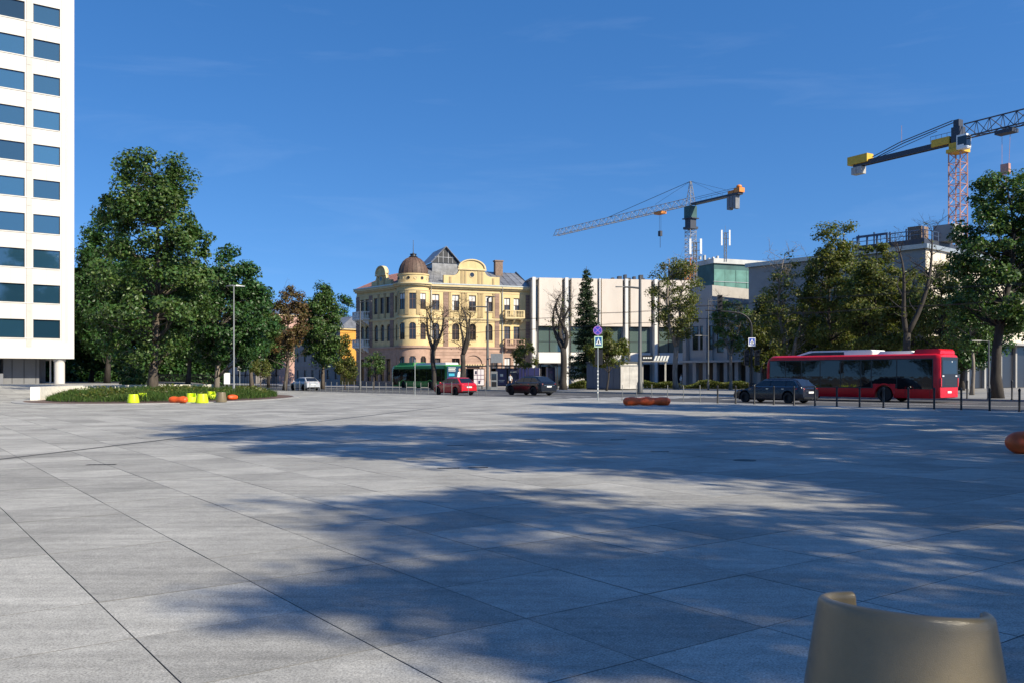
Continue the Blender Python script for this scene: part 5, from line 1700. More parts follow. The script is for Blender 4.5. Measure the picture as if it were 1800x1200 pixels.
        hl = MB(); hl.loft([[(0.00, sgn*hw*0.52, zhood-0.20), (0.02, sgn*hw*0.78, zhood-0.2), (0.34, sgn*(hw*0.97), zhood-0.14)], [(0.04, sgn*hw*0.52, zhood-0.10), (0.08, sgn*hw*0.8, zhood-0.08), (0.40, sgn*(hw*0.96), zhood-0.06)]], caps=True); hl.build('headlamp', 'head_lamp', root)
        if rail_:
            rl = MB(); rl.tube([(xr0+0.15, sgn*wt*0.86, H), (xr0+0.3, sgn*wt*0.86, H+0.05), (xr1-0.4, sgn*wt*0.86, H+0.05), (xr1-0.2, sgn*wt*0.86, H-0.01)], 0.018, 6); rl.build('roof_rail', 'black_metal', root)
    for (xa, xb, nm, o) in ((xw0, xr0, 'windscreen', -1), (xb1, xr1, 'rear_window', 1)):
        m_ = MB(); q = []
        for f, k in ((0.10, 0.86), (0.90, 0.84)):
            z = zbelt + (H-0.05-zbelt)*f; x = xa + (xb-xa)*f
            q.append((x, z, wz(z)*k))
        (xa_, za_, ya_), (xb_, zb_, yb_) = q
        m_.loft([[(xa_+d*o, -ya_, za_+d), (xa_+d*o, ya_, za_+d), (xb_+d*o, yb_, zb_+d), (xb_+d*o, -yb_, zb_+d)] for d in (0.022, 0.004)]); m_.build(nm, 'dark_glass', root)
    pl = MB(); pl.box(L + 0.012, L + 0.028, -0.26, 0.26, ztail-0.36, ztail-0.25); pl.build('number_plate', 'plate', root)
    bp = MB(); bp.box(L - 0.06, L + 0.022, -hw*0.82, hw*0.82, 0.30, 0.40); bp.build('rear_bumper_trim', 'black_metal', root)
    bp = MB(); bp.box(-0.02, 0.08, -hw*0.62, hw*0.62, 0.30, 0.46); bp.build('grille', 'black_metal', root)
    bp = MB(); bp.box(0.4, L - 0.4, -hw*0.86, hw*0.86, 0.18, 0.5); bp.build('underbody', 'black_metal', root)
    ex = MB(); ex.box(L+0.012, L+0.03, -hw*0.6, hw*0.6, ztail-0.225, ztail-0.20); ex.build('tailgate_trim', 'chrome', root)
    return root
def road_t(px, py): return ST(G(px, py))[1]
# dark estate car on the near side of the bus
t0 = 5.6
car('estate_car', 'dark navy estate car in front of the red bus', S_AT(1287, t0), t0 + 0.92, 4.85, 1.84, 'car_navy', 0.80, 0.97, 1.47, 1.42, 2.15, 4.20, 4.72, 0.96, 'cars on the road', True)
t1 = road_t(790, 691.4)
car('hatchback', 'red hatchback in front of the green bus', S_AT(760, t1), t1 + 0.88, 4.05, 1.76, 'car_red', 0.84, 0.98, 1.50, 1.0, 1.75, 3.30, 3.85, 1.0, 'cars on the road')
t2 = road_t(930, 691.8)
car('suv', 'black sport utility car right of the red hatchback', S_AT(886, t2), t2 + 0.95, 4.65, 1.90, 'car_black', 0.96, 1.06, 1.60, 1.30, 2.05, 3.75, 4.5, 1.05, 'cars on the road', True, 0.37)
t3 = road_t(520, 683.5)
car('parked_car', 'silver hatchback parked under the browning tree', S_AT(508, t3), t3 + 0.9, 4.1, 1.76, 'car_silver', 0.84, 0.98, 1.48, 1.0, 1.75, 3.3, 3.9, 1.0, 'cars on the road')

def bus(label, s, t, L, W, H, paint, panes, wheels, skirt, rear_ad, pods, name='bus', logo=False):
    root = thing(name, label, 'bus'); root.matrix_world = road_matrix(s, t, -0.12)
    root['group'] = 'city buses'
    hw = W/2; wr = 0.48; ar = 0.60
    xs = {0.0, 0.06, 0.2, 0.45, 1.0, L*0.5, L-1.0, L-0.3, L-0.12, L-0.03, L}
    for c in wheels:
        for k in range(-8, 9): xs.add(c + ar*math.sin(k/8*math.pi/2))
        xs.add(c-ar-0.012); xs.add(c+ar+0.012)
    secs = []
    for x in sorted(xs):
        fi = max(0, 1 - x/0.45); ri = max(0, 1 - (L-x)/0.3)
        w_ = hw*(1 - 0.10*fi**2 - 0.06*ri**2); zt = H - 0.45*fi**2 - 0.10*ri**2
        zb = 0.26 + 0.06*ri
        for c in wheels:
            if abs(x-c) < ar: zb = max(zb, 0.48 + math.sqrt(ar*ar-(x-c)**2) - 0.02)
        half = [(w_*0.97, zb), (w_, zb+0.05), (w_, max(zb + 0.08, 0.9)), (w_, 1.6), (w_*0.985, zt-0.28), (w_*0.96, zt-0.10), (w_*0.88, zt-0.02), (w_*0.5, zt+0.03)]
        secs.append([(x, -y, z) for y, z in half] + [(x, y, z) for y, z in half[::-1]])
    MB().loft(secs).build('body', paint, root, smooth=True)
    for sgn in (-1, 1):
        for k, (a, b, z0, z1) in enumerate(panes):
            m_ = MB(); y = sgn*(hw + 0.004)
            def yy(z): return sgn*(hw*(1 - 0.015*max(0, (z-1.6)/(H-0.28-1.6))) + 0.012)
            zz = [z0, 1.6, z1]
            m_.loft([[(x, yy(z) - d*sgn, z) for x, z in ((a+0.008, z0), (b-0.008, z0), (b-0.008, 1.6), (b-0.008, z1), (a+0.008, z1), (a+0.008, 1.6))] for d in (0, 0.02)])
            m_.build('window', 'bus_glass', root)
        bnd = MB(); xa, xb_ = panes[0][0] - 0.05, panes[-1][1] + 0.06; z_ = min(p[2] for p in panes[1:-1]) - 0.05
        bnd.loft([[(x, sgn*(hw*(1 - 0.015*max(0, (z-1.6)/(H-0.28-1.6))) + o), z) for x, z in ((xa, z_), (wheels[1]-ar-0.12, z_), (wheels[1]-ar-0.12, 1.13), (wheels[1]+ar+0.12, 1.13), (wheels[1]+ar+0.12, z_), (xb_, z_), (xb_, 1.6), (xb_, panes[0][3]+0.06), (xa, panes[0][3]+0.06), (xa, 1.6))] for o in (0.006, -0.03)]); bnd.build('window_band', 'bus_black', root)
        for c in wheels:
            wheel(root, c, sgn*(hw - 0.16), wr, 0.28, -sgn*-1, 8, 'rim' if paint == 'bus_x' else 'black_metal')
        ar_ = None
        for c in wheels:
            a = MB(); n = 14
            a.loft([[(c + r*math.cos(q), sgn*(hw + o), 0.48 + r*math.sin(q)) for r, o in ((ar-0.02, 0.02), (ar+0.08, 0.03), (ar+0.10, 0.0), (ar-0.02, -0.03))] for q in [math.pi*(0.02+0.96*i/n) for i in range(n+1)]])
            a.build('wheel_arch', paint, root, smooth=True)
        a = MB()
        for k in range(int(L/1.5)):
            x = 0.9 + k*1.5
            if all(abs(x-c) > ar+0.1 for c in wheels): a.box(x-0.008, x+0.008, sgn*(hw+0.002)-0.003, sgn*(hw+0.002)+0.003, 0.34, skirt-0.04)
        a.build('skirt_joints', 'bus_black', root)
    f = MB(); f.loft([[(-0.012+0.0*z, -hw*0.86, z), (-0.012, hw*0.86, z)] for z in (0,)] if False else [[(-0.015, -hw*0.84, 1.05), (-0.015, hw*0.84, 1.05), (-0.015, hw*0.84, H-0.62), (-0.015, -hw*0.84, H-0.62)], [(0.02, -hw*0.84, 1.05), (0.02, hw*0.84, 1.05), (0.02, hw*0.84, H-0.62), (0.02, -hw*0.84, H-0.62)]]); f.build('windscreen', 'bus_glass', root)
    # rear: black panel, lamps, plate
    f = MB(); f.box(L + 0.004, L + 0.03, -hw*0.86, hw*0.88, 0.95, H - 0.22); rp_ = f.build('rear_panel', 'bus_black', root)
    f = MB(); f.box(L + 0.031, L + 0.04, -hw*0.74, hw*0.74, 1.75, H - 0.42); f.build('rear_window', 'bus_glass', rp_)
    for sgn in (-1, 1):
        f = MB(); f.box(L + 0.005, L + 0.045, sgn*hw*0.90 - 0.06, sgn*hw*0.90 + 0.06, 0.98, 1.5); f.build('tail_lamp', 'tail_lamp', root)
        f = MB(); f.box(L + 0.031, L + 0.045, sgn*hw*0.70 - 0.12, sgn*hw*0.70 + 0.12, 1.58, 1.66); f.build('marker_lamp', 'head_lamp', rp_)
        f = MB(); f.tube([(0.15, sgn*(hw-0.02), H-0.45), (-0.15, sgn*(hw+0.16), H-0.5), (-0.2, sgn*(hw+0.18), H-0.75)], 0.025, 5); f.box(-0.28, -0.14, sgn*(hw+0.18)-0.09, sgn*(hw+0.18)+0.09, H-1.15, H-0.75); f.build('mirror', 'bus_black', root)
    f = MB(); f.box(L + 0.01, L + 0.03, -0.26, 0.26, 0.58, 0.70); f.build('number_plate', 'plate', root)
    f = MB()
    for q in range(5): f.box(L + 0.031, L + 0.036, -hw*0.5, hw*0.5, 1.05 + q*0.09, 1.10 + q*0.09)
    f.build('engine_grille', 'frame_dark', rp_)
    f = MB(); f.ball((L + 0.04, hw*0.25, H-0.5), (0.015, 0.05, 0.05), 8, 5); f.build('reversing_camera', 'head_lamp', rp_)
    if rear_ad:
        f = MB(); f.box(L + 0.042, L + 0.055, -hw*0.98, hw*0.98, 0.85, H - 0.15); ad = f.build('rear_advert', 'ad_blue', root)
        f = MB(); f.box(L + 0.056, L + 0.062, -hw*0.98, hw*0.98, 0.85, 1.22); f.build('advert_band', 'ad_cyan', ad)
        for z, y0, y1, m in ((2.55, -1.05, 0.05, 'sign_white'), (2.38, -1.05, -0.05, 'sign_white'), (2.20, -1.05, 0.0, 'sign_white'), (1.02, -0.6, 0.6, 'sign_white')):
            f = MB(); f.box(L + 0.063, L + 0.067, y0, y1, z, z + 0.07); f.build('advert_line', m, ad)
        f = MB(); f.box(L + 0.056, L + 0.064, -0.98, -0.15, 1.62, 1.92); f.build('advert_patch', 'ad_cyan', ad)
        f = MB(); f.ball((L+0.058, 0.62, 2.35), (0.006, 0.15, 0.19), 10, 6); f.build('advert_head', 'skin', ad)
        f = MB(); f.loft([[(L+q, 0.28, 1.5), (L+q, 0.98, 1.5), (L+q, 0.90, 2.05), (L+q, 0.62, 2.16), (L+q, 0.36, 2.05)] for q in (0.056, 0.063)]); f.build('advert_torso', 'sign_white', ad)
    for (x0, x1, y, z0, z1, m, slope) in pods:
        f = MB()
        f.loft([[(x0, -y, z0), (x0, y, z0), (x0+0.02, y*0.97, z0+0.05), (x0+0.02, -y*0.97, z0+0.05)], [(x0+slope, -y, z0), (x0+slope, y, z0), (x0+slope, y*0.93, z1), (x0+slope, -y*0.93, z1)],
                [(x1-0.12, -y, z0), (x1-0.12, y, z0), (x1-0.12, y*0.93, z1), (x1-0.12, -y*0.93, z1)], [(x1, -y*0.97, z0), (x1, y*0.97, z0), (x1, y*0.9, z1-0.1), (x1, -y*0.9, z1-0.1)]])
        po = f.build('roof_pod', m, root, smooth=True)
        if m == 'bus_white' and slope > 0.5:
            for sgn in (-1, 1):
                f = MB(); f.loft([[(x0+0.35, sgn*(y+d), z0+0.03), (x1-1.9, sgn*(y+d), z0+0.03), (x1-1.95, sgn*(y*0.955+d), z1-0.10), (x0+slope+0.25, sgn*(y*0.955+d), z1-0.10)] for d in (0.012, -0.01)]); f.build('pod_grille', 'bus_black', po)
    if logo:
        f = MB()
        y = -hw - 0.022
        for a, b in (((3.02, 1.30), (3.22, 1.12)), ((3.22, 1.12), (3.02, 0.98)), ((3.34, 1.32), (3.14, 1.16)), ((3.28, 1.12), (3.42, 0.96))):
            f.tube([(a[0], y, a[1]), (b[0], y, b[1])], 0.03, 4)
        f.build('side_emblem', 'sign_white', root)
    return root
def solve_t(pxa, pxb, L):
    lo, hi = 2.0, 60.0
    for _ in range(60):
        m = (lo+hi)/2
        if S_AT(pxa, m) - S_AT(pxb, m) < L: lo = m
        else: hi = m
    return (lo+hi)/2
tb = solve_t(1346, 1652, 12.0); sb = S_AT(1346, tb)
pn = [(0.35, 1.55, 0.62, 2.62), (1.60, 2.75, 0.9, 2.62), (2.8, 4.15, 0.92, 2.62), (4.2, 5.6, 0.92, 2.62), (5.65, 7.0, 0.92, 2.62), (7.05, 7.7, 0.92, 2.62), (7.75, 9.35, 1.14, 2.62), (9.4, 11.55, 0.82, 2.62)]
bus('red city bus with dark glass sides and white roof pods', sb, tb + 1.275, 12.0, 2.55, 2.98, 'bus_red', pn, (2.35, 8.55), 0.8, False,
    [(2.2, 7.6, 0.95, 2.96, 3.28, 'bus_white', 0.95), (7.95, 10.2, 0.95, 2.96, 3.16, 'bus_white', 0.15), (10.25, 11.9, 1.05, 2.95, 3.24, 'bus_red', 0.2)], logo=True)
tg = solve_t(688, 785, 12.0); sg = S_AT(688, tg)
pg = [(0.4, 1.6, 0.5, 2.45)] + [(1.65 + 1.55*k, 3.15 + 1.55*k, 1.02, 2.45) for k in range(6)] + [(11.0, 11.6, 1.1, 2.45)]
bus('green city bus with a blue advert on its rear', sg, tg + 1.275, 12.0, 2.55, 2.95, 'bus_green', pg, (2.7, 8.6), 0.95, True,
    [(0.8, 4.6, 1.0, 2.93, 3.3, 'bus_green', 0.6), (5.0, 11.4, 1.0, 2.93, 3.22, 'bus_white', 0.3)])

# ================================================================== tower cranes
def lattice(mb, a, b, w, r, nseg, tri=False, up=Vector((0, 0, 1)), h=None):
    a, b = Vector(a), Vector(b); d = (b-a).normalized()
    side = d.cross(up)
    side = side.normalized() if side.length > 1e-3 else Vector((1, 0, 0))
    upv = side.cross(d).normalized()
    h = h or w
    if tri: corners = [side*w/2, -side*w/2, upv*h]
    else: corners = [side*w/2 - upv*h/2, side*w/2 + upv*h/2, -side*w/2 + upv*h/2, -side*w/2 - upv*h/2]
    n = len(corners)
    for c in corners: mb.bar(a + c, b + c, r)
    for k in range(nseg):
        p, q = a.lerp(b, k/nseg), a.lerp(b, (k+1)/nseg)
        for i in range(n):
            j = (i+1) % n
            if k % 2: mb.bar(p + corners[i], q + corners[j], r*0.55)
            else: mb.bar(p + corners[j], q + corners[i], r*0.55)
            mb.bar(q + corners[i], q + corners[j], r*0.5)
    return corners
# left crane: hammerhead with peaked tower head
Z1 = 194.0; cb = AT(1214, Z1); zj = HT(360, Z1)
c1 = thing('tower_crane', 'orange and grey tower crane with a peaked head, its jib pointing left', 'crane', cb, 0, 'tower cranes')
tip = AT(972, Z1*300/244) - cb; cnt = AT(1297, Z1*300/321) - cb
jd = tip.normalized(); cdir = -jd
zs_ = HT(455, Z1)
yaw = math.atan2(jd.y, jd.x)
Mj = Matrix.Rotation(yaw, 4, 'Z')
m_ = MB(Mj); lattice(m_, (0, 0, 0), (0, 0, zs_), 1.7, 0.10, 16, up=Vector((1, 0, 0))); m_.build('mast_lower', 'crane_orange', c1)
m_ = MB(Mj); lattice(m_, (0, 0, zs_), (0, 0, zj - 5.2), 1.7, 0.09, 8, up=Vector((1, 0, 0))); m_.build('mast_upper', 'crane_grey', c1)
m_ = MB(Mj); m_.box(-1.15, 1.15, -1.15, 1.15, zj-5.4, zj-4.9); m_.box(-0.85, 0.85, -0.85, 0.85, zj-4.9, zj-3.2); m_.box(-1.3, 1.3, -1.3, 1.3, zj-3.2, zj-3.0); m_.build('slewing_ring', 'crane_dark', c1)
m_ = MB(Mj); m_.box(-0.9, 1.0, -1.0, 1.0, zj-3.0, zj-0.4); m_.build('cab', 'net_dark', c1)
pk = Vector((0, 0, HT(319, Z1)))
m_ = MB(Mj)
for sx in (-0.8, 0.8):
    for sy in (-0.7, 0.7): m_.bar((sx, sy, zj-0.4), (sx*0.12, sy*0.2, pk.z), 0.10)
for k in range(5):
    u = k/5; zz = zj + (pk.z-zj)*u; q = 0.8*(1-u*0.88); q2 = 0.8*(1-(u+0.2)*0.88); z2 = zj + (pk.z-zj)*(u+0.2)
    for sy in (-1, 1): m_.bar((-q, sy*q*0.85, zz), (q2, sy*q2*0.85, z2), 0.05); m_.bar((q, sy*q*.85, zz), (-q, sy*q*.85, zz), 0.05)
    for sx in (-1, 1): m_.bar((sx*q, -q*0.85, zz), (sx*q2, q2*0.85, z2), 0.05)
m_.build('tower_head', 'crane_grey', c1)
jl = tip.length
m_ = MB(Mj); lattice(m_, (0.8, 0, zj), (jl-1.5, 0, zj), 1.3, 0.075, 34, tri=True, h=1.55); m_.bar((jl-1.5, 0, zj+1.55), (jl, 0, zj), 0.07); m_.build('jib', 'crane_grey', c1)
m_ = MB(Mj); cl_ = cnt.length
m_.box(-cl_, -0.8, -0.7, 0.7, zj-0.25, zj+0.15); m_.bar((-cl_, -0.7, zj+1.1), (-0.8, -0.7, zj+1.1), 0.04); m_.bar((-cl_, 0.7, zj+1.1), (-0.8, 0.7, zj+1.1), 0.04)
for k in range(9): m_.bar((-cl_*k/9-0.8, -0.7, zj), (-cl_*k/9-0.8, -0.7, zj+1.1), 0.03)
m_.build('counter_jib', 'crane_dark', c1)
for k in range(3):
    m_ = MB(Mj); m_.box(-cl_+0.8+k*0.85, -cl_+1.55+k*0.85, -0.6, 0.6, zj-3.0+0.3*(k % 2), zj-0.27); m_.build('counterweight', 'ballast', c1)
m_ = MB(Mj); m_.box(-cl_-0.4, -cl_+1.2, -0.75, 0.75, zj+0.15, zj+1.1); m_.box(-cl_+1.5, -cl_+3.0, -0.6, 0.6, zj+0.15, zj+0.8); m_.ball((-cl_+0.4, 0, zj+1.4), (0.6, 0.6, 0.4), 10, 6); m_.build('winch_house', 'crane_orange', c1)
m_ = MB(Mj); m_.bar(pk, (jl*0.55, 0, zj+1.55), 0.06); m_.bar(pk, (jl*0.22, 0, zj+1.9), 0.03); m_.build('jib_tie', 'crane_dark', c1)
m_ = MB(Mj); m_.bar(pk, (-cl_+2, 0, zj+0.6), 0.025); m_.bar(pk, (-cl_+5, 0, zj+0.4), 0.025); m_.build('counter_tie', 'crane_dark', c1)
xt = (AT(1165, Z1*1.045) - cb).length
m_ = MB(Mj); m_.box(xt-1.2, xt+1.2, -0.8, 0.8, zj-0.6, zj-0.1); m_.build('trolley', 'crane_orange', c1)
m_ = MB(Mj); m_.bar((xt-0.25, 0, zj-0.6), (xt-0.25, 0, zj-4.5), 0.04); m_.bar((xt+0.25, 0, zj-0.6), (xt+0.25, 0, zj-4.5), 0.04); m_.box(xt-0.4, xt+0.4, -0.3, 0.3, zj-5.6, zj-4.4); m_.bar((xt, 0, zj-5.6), (xt, 0, zj-8.2), 0.07); m_.build('hook_block', 'crane_dark', c1)
# right crane: flat top, mast pinkish red
Z2 = 146.0; cb = AT(1684, Z2); zj = HT(248, Z2)
c2 = thing('tower_crane', 'flat-top tower crane with a reddish mast at the right edge', 'crane', cb, 0, 'tower cranes')
cnt = AT(1503, Z2*412/369) - cb; cl_ = cnt.length
Mj = Matrix.Rotation(math.atan2(-cnt.y, -cnt.x), 4, 'Z')
m_ = MB(Mj); lattice(m_, (0, 0, 0), (0, 0, zj-2.0), 2.0, 0.13, 22, up=Vector((1, 0, 0))); m_.build('mast', 'crane_red', c2)
m_ = MB(Mj); m_.box(-1.3, 1.3, -1.3, 1.3, zj-2.0, zj-1.4); m_.box(-1.0, 1.0, -1.0, 1.0, zj-1.4, zj-0.4); m_.build('slewing_ring', 'crane_yellow', c2)
m_ = MB(Mj); m_.box(-0.7, 0.8, -0.8, 0.8, zj-0.4, zj+2.2); m_.box(-0.45, 0.5, -0.6, 0.6, zj+2.2, zj+3.4); m_.build('tower_head', 'crane_dark', c2)
m_ = MB(Mj); m_.box(0.9, 2.6, -1.9, -0.6, zj-1.9, zj+0.4); cab_ = m_.build('cab', 'sign_white', c2)
m_ = MB(Mj); m_.box(2.2, 2.63, -1.93, -0.7, zj-1.5, zj+0.1); m_.box(1.1, 2.2, -1.93, -1.9, zj-1.2, zj+0.1); m_.build('cab_window', 'dark_glass', cab_)
m_ = MB(Mj); m_.box(-4.2, -1.0, -0.9, 0.9, zj-0.3, zj+0.9); m_.build('machine_deck', 'crane_yellow', c2)
m_ = MB(Mj); m_.box(-cl_, -1.0, -0.55, -0.25, zj-0.45, zj+0.4); m_.box(-cl_, -1.0, 0.25, 0.55, zj-0.45, zj+0.4)
for k in range(10): m_.box(-cl_+0.5+k*2, -cl_+0.7+k*2, -0.25, 0.25, zj-0.4, zj+0.5)
m_.build('counter_jib', 'crane_dark', c2)
m_ = MB(Mj); m_.bar((-0.6, -0.5, zj+3.4), (-cl_*0.52, -0.5, zj+2.0), 0.09); m_.bar((-cl_*0.52, -0.5, zj+2.0), (-cl_+4, -0.5, zj+0.6), 0.09)
m_.bar((-0.6, 0.5, zj+3.4), (-cl_*0.52, 0.5, zj+2.0), 0.09); m_.bar((-cl_*0.52, 0.5, zj+2.0), (-cl_+4, 0.5, zj+0.6), 0.09)
m_.bar((-4, 0.5, zj+2.6), (-cl_*0.75, 0.5, zj+0.6), 0.06)
for k in range(5): m_.bar((-1.5-k*1.0, 0.9, zj+0.9), (-1.5-k*1.0, 0.9, zj+2.0), 0.04)
m_.bar((-1.5, 0.9, zj+2.0), (-5.5, 0.9, zj+2.0), 0.04); m_.build('counter_tie', 'crane_dark', c2)
m_ = MB(Mj); m_.box(-cl_-1.0, -cl_+3.2, -0.9, 0.9, zj+0.0, zj+1.5); m_.build('winch_house', 'crane_yellow', c2)
for k in range(2):
    m_ = MB(Mj); m_.box(-cl_-0.3+k*1.1, -cl_+0.7+k*1.1, -0.7, 0.7, zj-1.8, zj-0.52); m_.build('counterweight', 'concrete', c2)
m_ = MB(Mj); lattice(m_, (1.0, 0, zj+0.2), (44, 0, zj+0.2), 1.4, 0.12, 20, tri=True, h=2.3); m_.build('jib', 'crane_dark', c2)
m_ = MB(Mj); m_.box(6.6, 9.4, -0.9, 0.9, zj-0.7, zj-0.1); m_.build('trolley', 'crane_dark', c2)
m_ = MB(Mj); m_.bar((7.3, 0, zj-0.7), (7.3, 0, zj-5.4), 0.035); m_.bar((8.6, 0, zj-0.7), (8.4, 0, zj-5.4), 0.035); m_.box(7.2, 8.5, -0.3, 0.3, zj-7.0, zj-5.4); m_.bar((7.9, 0, zj-7.0), (7.9, 0, zj-10.5), 0.06); m_.build('hook_block', 'crane_red', c2)
m_ = MB(Mj); m_.bar((-cl_*0.52, 0, zj+2.0), (-cl_*0.52, 0, zj+5.0), 0.04); m_.build('wind_vane', 'crane_red', c2)
# phone masts on the roofs
def antenna(label, px, Z, ytop, ybase, n):
    zb, zt = HT(ybase, Z), HT(ytop, Z)
    r = thing('antenna_mast', label, 'antenna', AT(px, Z, zb), 0, 'phone antenna masts')
    m_ = MB(); lattice(m_, (0, 0, 0), (0, 0, (zt-zb)*0.9), 0.5, 0.05, 10, up=Vector((1, 0, 0))); m_.bar((0, 0, (zt-zb)*0.85), (0, 0, (zt-zb)*1.12), 0.04); m_.build('pole', 'grey_metal', r)
    for k in range(n):
        a = rad(200 + k*140/(max(1, n-1)))
        x, y = 0.95*math.cos(a), 0.95*math.sin(a)
        m_ = MB(); m_.box(x-0.17, x+0.17, y-0.12, y+0.12, (zt-zb)*0.98 - 27*Z/FPX, (zt-zb)*0.98); m_.build('aerial_panel', 'sign_white', r)
        for q in (0.72, 0.9):
            m_ = MB(); m_.bar((0, 0, (zt-zb)*q), (x, y, (zt-zb)*q), 0.05); m_.build('bracket', 'grey_metal', r)
antenna('phone antenna mast with white panels above the netted building', 1275, 200, 404, 461, 2)
antenna('phone antenna mast in front of the left crane mast', 1222, 150, 419, 497, 2)
# ================================================================== street furniture
# bollards along the kerb
bl = MB(); bl.lathe([(0.0, 0.0), (0.06, 0.0), (0.06, 0.03), (0.045, 0.05), (0.045, 0.86), (0.055, 0.87), (0.055, 0.93), (0.045, 0.94), (0.03, 0.985), (0.0, 0.99)], 12)
blm = bl.mesh('bollard', 'black_metal', True)
ps = MB(); ps.lathe([(0.0, 0.0), (0.055, 0.0), (0.055, 0.012), (0.021, 0.016), (0.021, 0.98), (0.012, 1.0), (0.0, 1.0)], 10)
psm = ps.mesh('post', 'post_steel', True)
k = 0
s = -14.0
blk = []
s0 = S_AT(1792, -0.45); step = (S_AT(1326, -0.45) - s0)/11
pos = [s0 + step*i for i in range(-3, 14)]
for i, s in enumerate(pos):
    o = link('bollard', blm); p = R(s, -0.45); o.location = p
    tag(o, 'black steel bollard, %s along the kerb counting from the right' % ORD[i], 'bollard', 'black bollards along the kerb')
gp = [pos[-1] + step*(i+1) for i in range(6)]
st2 = (S_AT(690, -0.45) - S_AT(854, -0.45))/12
gp += [S_AT(854, -0.45) + st2*i for i in range(0, 32) if i != 3]
for i, s in enumerate(gp):
    o = link('kerb_post', psm); p = R(s, -0.45); o.location = (p.x, p.y, GZ(p.x, p.y))
    o.scale = (1, 1, 0.95 + 0.1*random.random()); o.rotation_euler = (rad(random.uniform(-1.2, 1.2)), rad(random.uniform(-1.2, 1.2)), 0)
    tag(o, 'slim grey steel post, %s along the kerb left of the black bollards' % ORD[i % 38], 'post', 'slim posts along the kerb')

def lamp(name, label, loc, h, r, m, arms, group=None, cat='lamp post'):
    root = thing(name, label, cat, loc, 0, group)
    f = MB(); f.lathe([(r*1.9, 0.0), (r*1.9, 0.03), (r*1.35, 0.05), (r*1.3, 0.9), (r*1.0, 1.0), (r*0.62, h), (0, h+0.02)], 12); f.build('pole', m, root, smooth=True)
    f = MB(); f.box(-r*1.36, -r*1.2, -0.06, 0.06, 0.45, 0.85); f.build('service_door', 'grey_metal', root)
    for (dx, dy, z, up) in arms:
        e = Vector((dx, dy, z + up)); q = Vector((0, 0, z))
        f = MB(); f.tube([q, q.lerp(e, 0.5) + Vector((0, 0, up*0.2)), e], [r*0.5, r*0.42, r*0.36], 8); a = f.build('arm', m, root, smooth=True)
        d = Vector((dx, dy, 0)).normalized(); L = 0.62
        f = MB(frame(e, d)); f.loft([[(x, y, zz) for y, zz in ((-w_, -0.03), (w_, -0.03), (w_*0.8, 0.05), (-w_*0.8, 0.05))] for x, w_ in ((-0.05, 0.06), (0.1, 0.13), (L, 0.11), (L+0.04, 0.06))]); hd = f.build('lamp_head', m, a, smooth=True)
    return root
p = AT(411, 60.5)
lamp('lamp_post', 'slim pale grey lamp post with twin heads beside the oval planter', (p.x, p.y, 0.02), HT(502, 60.5), 0.062, 'grey_metal', [(-0.12, 0.1, HT(503, 60.5) - 0.05, 0.06), (0.12, 0.15, HT(503, 60.5) - 0.05, 0.06)])
lp = AT(857, 97)
lr = lamp('lamp_post', 'dark lamp pole before the yellow building, arm to the left', lp, HT(524, 97), 0.16, 'pole_dark', [(-1.3, 0, HT(540, 97), 0.05), (0.3, -0.2, HT(522, 97) - 0.2, 0.15)], 'tall dark lamp poles')
f = MB(); f.box(0.35, 1.6, -0.32, -0.28, HT(637, 97), HT(621, 97)); f.bar((0, -0.2, HT(629, 97)), (0.4, -0.28, HT(629, 97)), 0.04); f.build('sign_back', 'grey_metal', lr)
lamp('lamp_post', 'tallest dark lamp pole before the gallery, arm to the left', AT(1125, 80), HT(486, 80), 0.19, 'pole_dark', [(-1.55, 0, HT(507, 80), 0.12)], 'tall dark lamp poles')
lamp('lamp_post', 'dark pole at the shaded side of the yellow building', AT(633, 100), HT(530, 100), 0.11, 'pole_dark', [(0.8, -0.3, HT(532, 100), 0.1)], 'tall dark lamp poles')
lamp('lamp_post', 'slim lamp pole with an arm between the forked tree and slim tree', AT(1245, 92), HT(527, 92), 0.09, 'pole_dark', [(-0.75, 0, HT(591, 92), 0.06), (1.4, 0, HT(530, 92), 0.1)], 'tall dark lamp poles')
lamp('lamp_post', 'slim dark pole close to the large right-hand tree trunk', AT(1738, 57), HT(598, 57), 0.07, 'pole_dark', [(-0.5, 0, HT(600, 57), 0.04)], 'tall dark lamp poles')

# sign post with two signs by the kerb
sp = G(1051, 703); Zs = sp.y
sr = thing('sign_post', 'sign post with a round blue sign above a pedestrian crossing sign', 'sign', sp)
f = MB(); f.lathe([(0.035, 0), (0.035, HT(570, Zs))], 10, cap=True); f.build('pole', 'galv', sr, smooth=True)
f = MB()
for k in range(7): f.box(-0.037, 0.037, -0.04, -0.034, 0.45 + k*0.22, 0.52 + k*0.22 + 0.03*(k % 2))
f.build('sticker_remains', 'sign_white', sr)
def round_sign(root, c, r, y):
    M4 = Matrix.Translation((c[0], y, c[1])) @ Matrix.Rotation(rad(90), 4, 'X')
    f = MB(M4); f.lathe([(0, 0.0), (r, 0.0), (r, 0.012), (0, 0.012)], 32); o = f.build('round_sign', 'sign_violet', root)
    f = MB(M4); f.lathe([(r*0.84, 0.0125), (r*0.84, 0.017), (r, 0.017), (r, 0.0125)], 32); f.build('sign_rim', 'sign_red', o)
    f = MB(M4)
    for a in (45, -45):
        d = Vector((math.cos(rad(a)), math.sin(rad(a)), 0))*r*0.84; n = Vector((-d.y, d.x, 0)).normalized()*r*0.08
        b = [(d+n), (d-n), (-d-n), (-d+n)]
        lo = [f.pt((q.x, q.y, 0.0126)) for q in b]; hi = [f.pt((q.x, q.y, 0.0165 + 0.001*(a > 0))) for q in b]
        f.face(hi)
        for i in range(4): f.face((lo[i], lo[(i+1) % 4], hi[(i+1) % 4], hi[i]))
    f.build('sign_cross', 'sign_red', o)
    return o
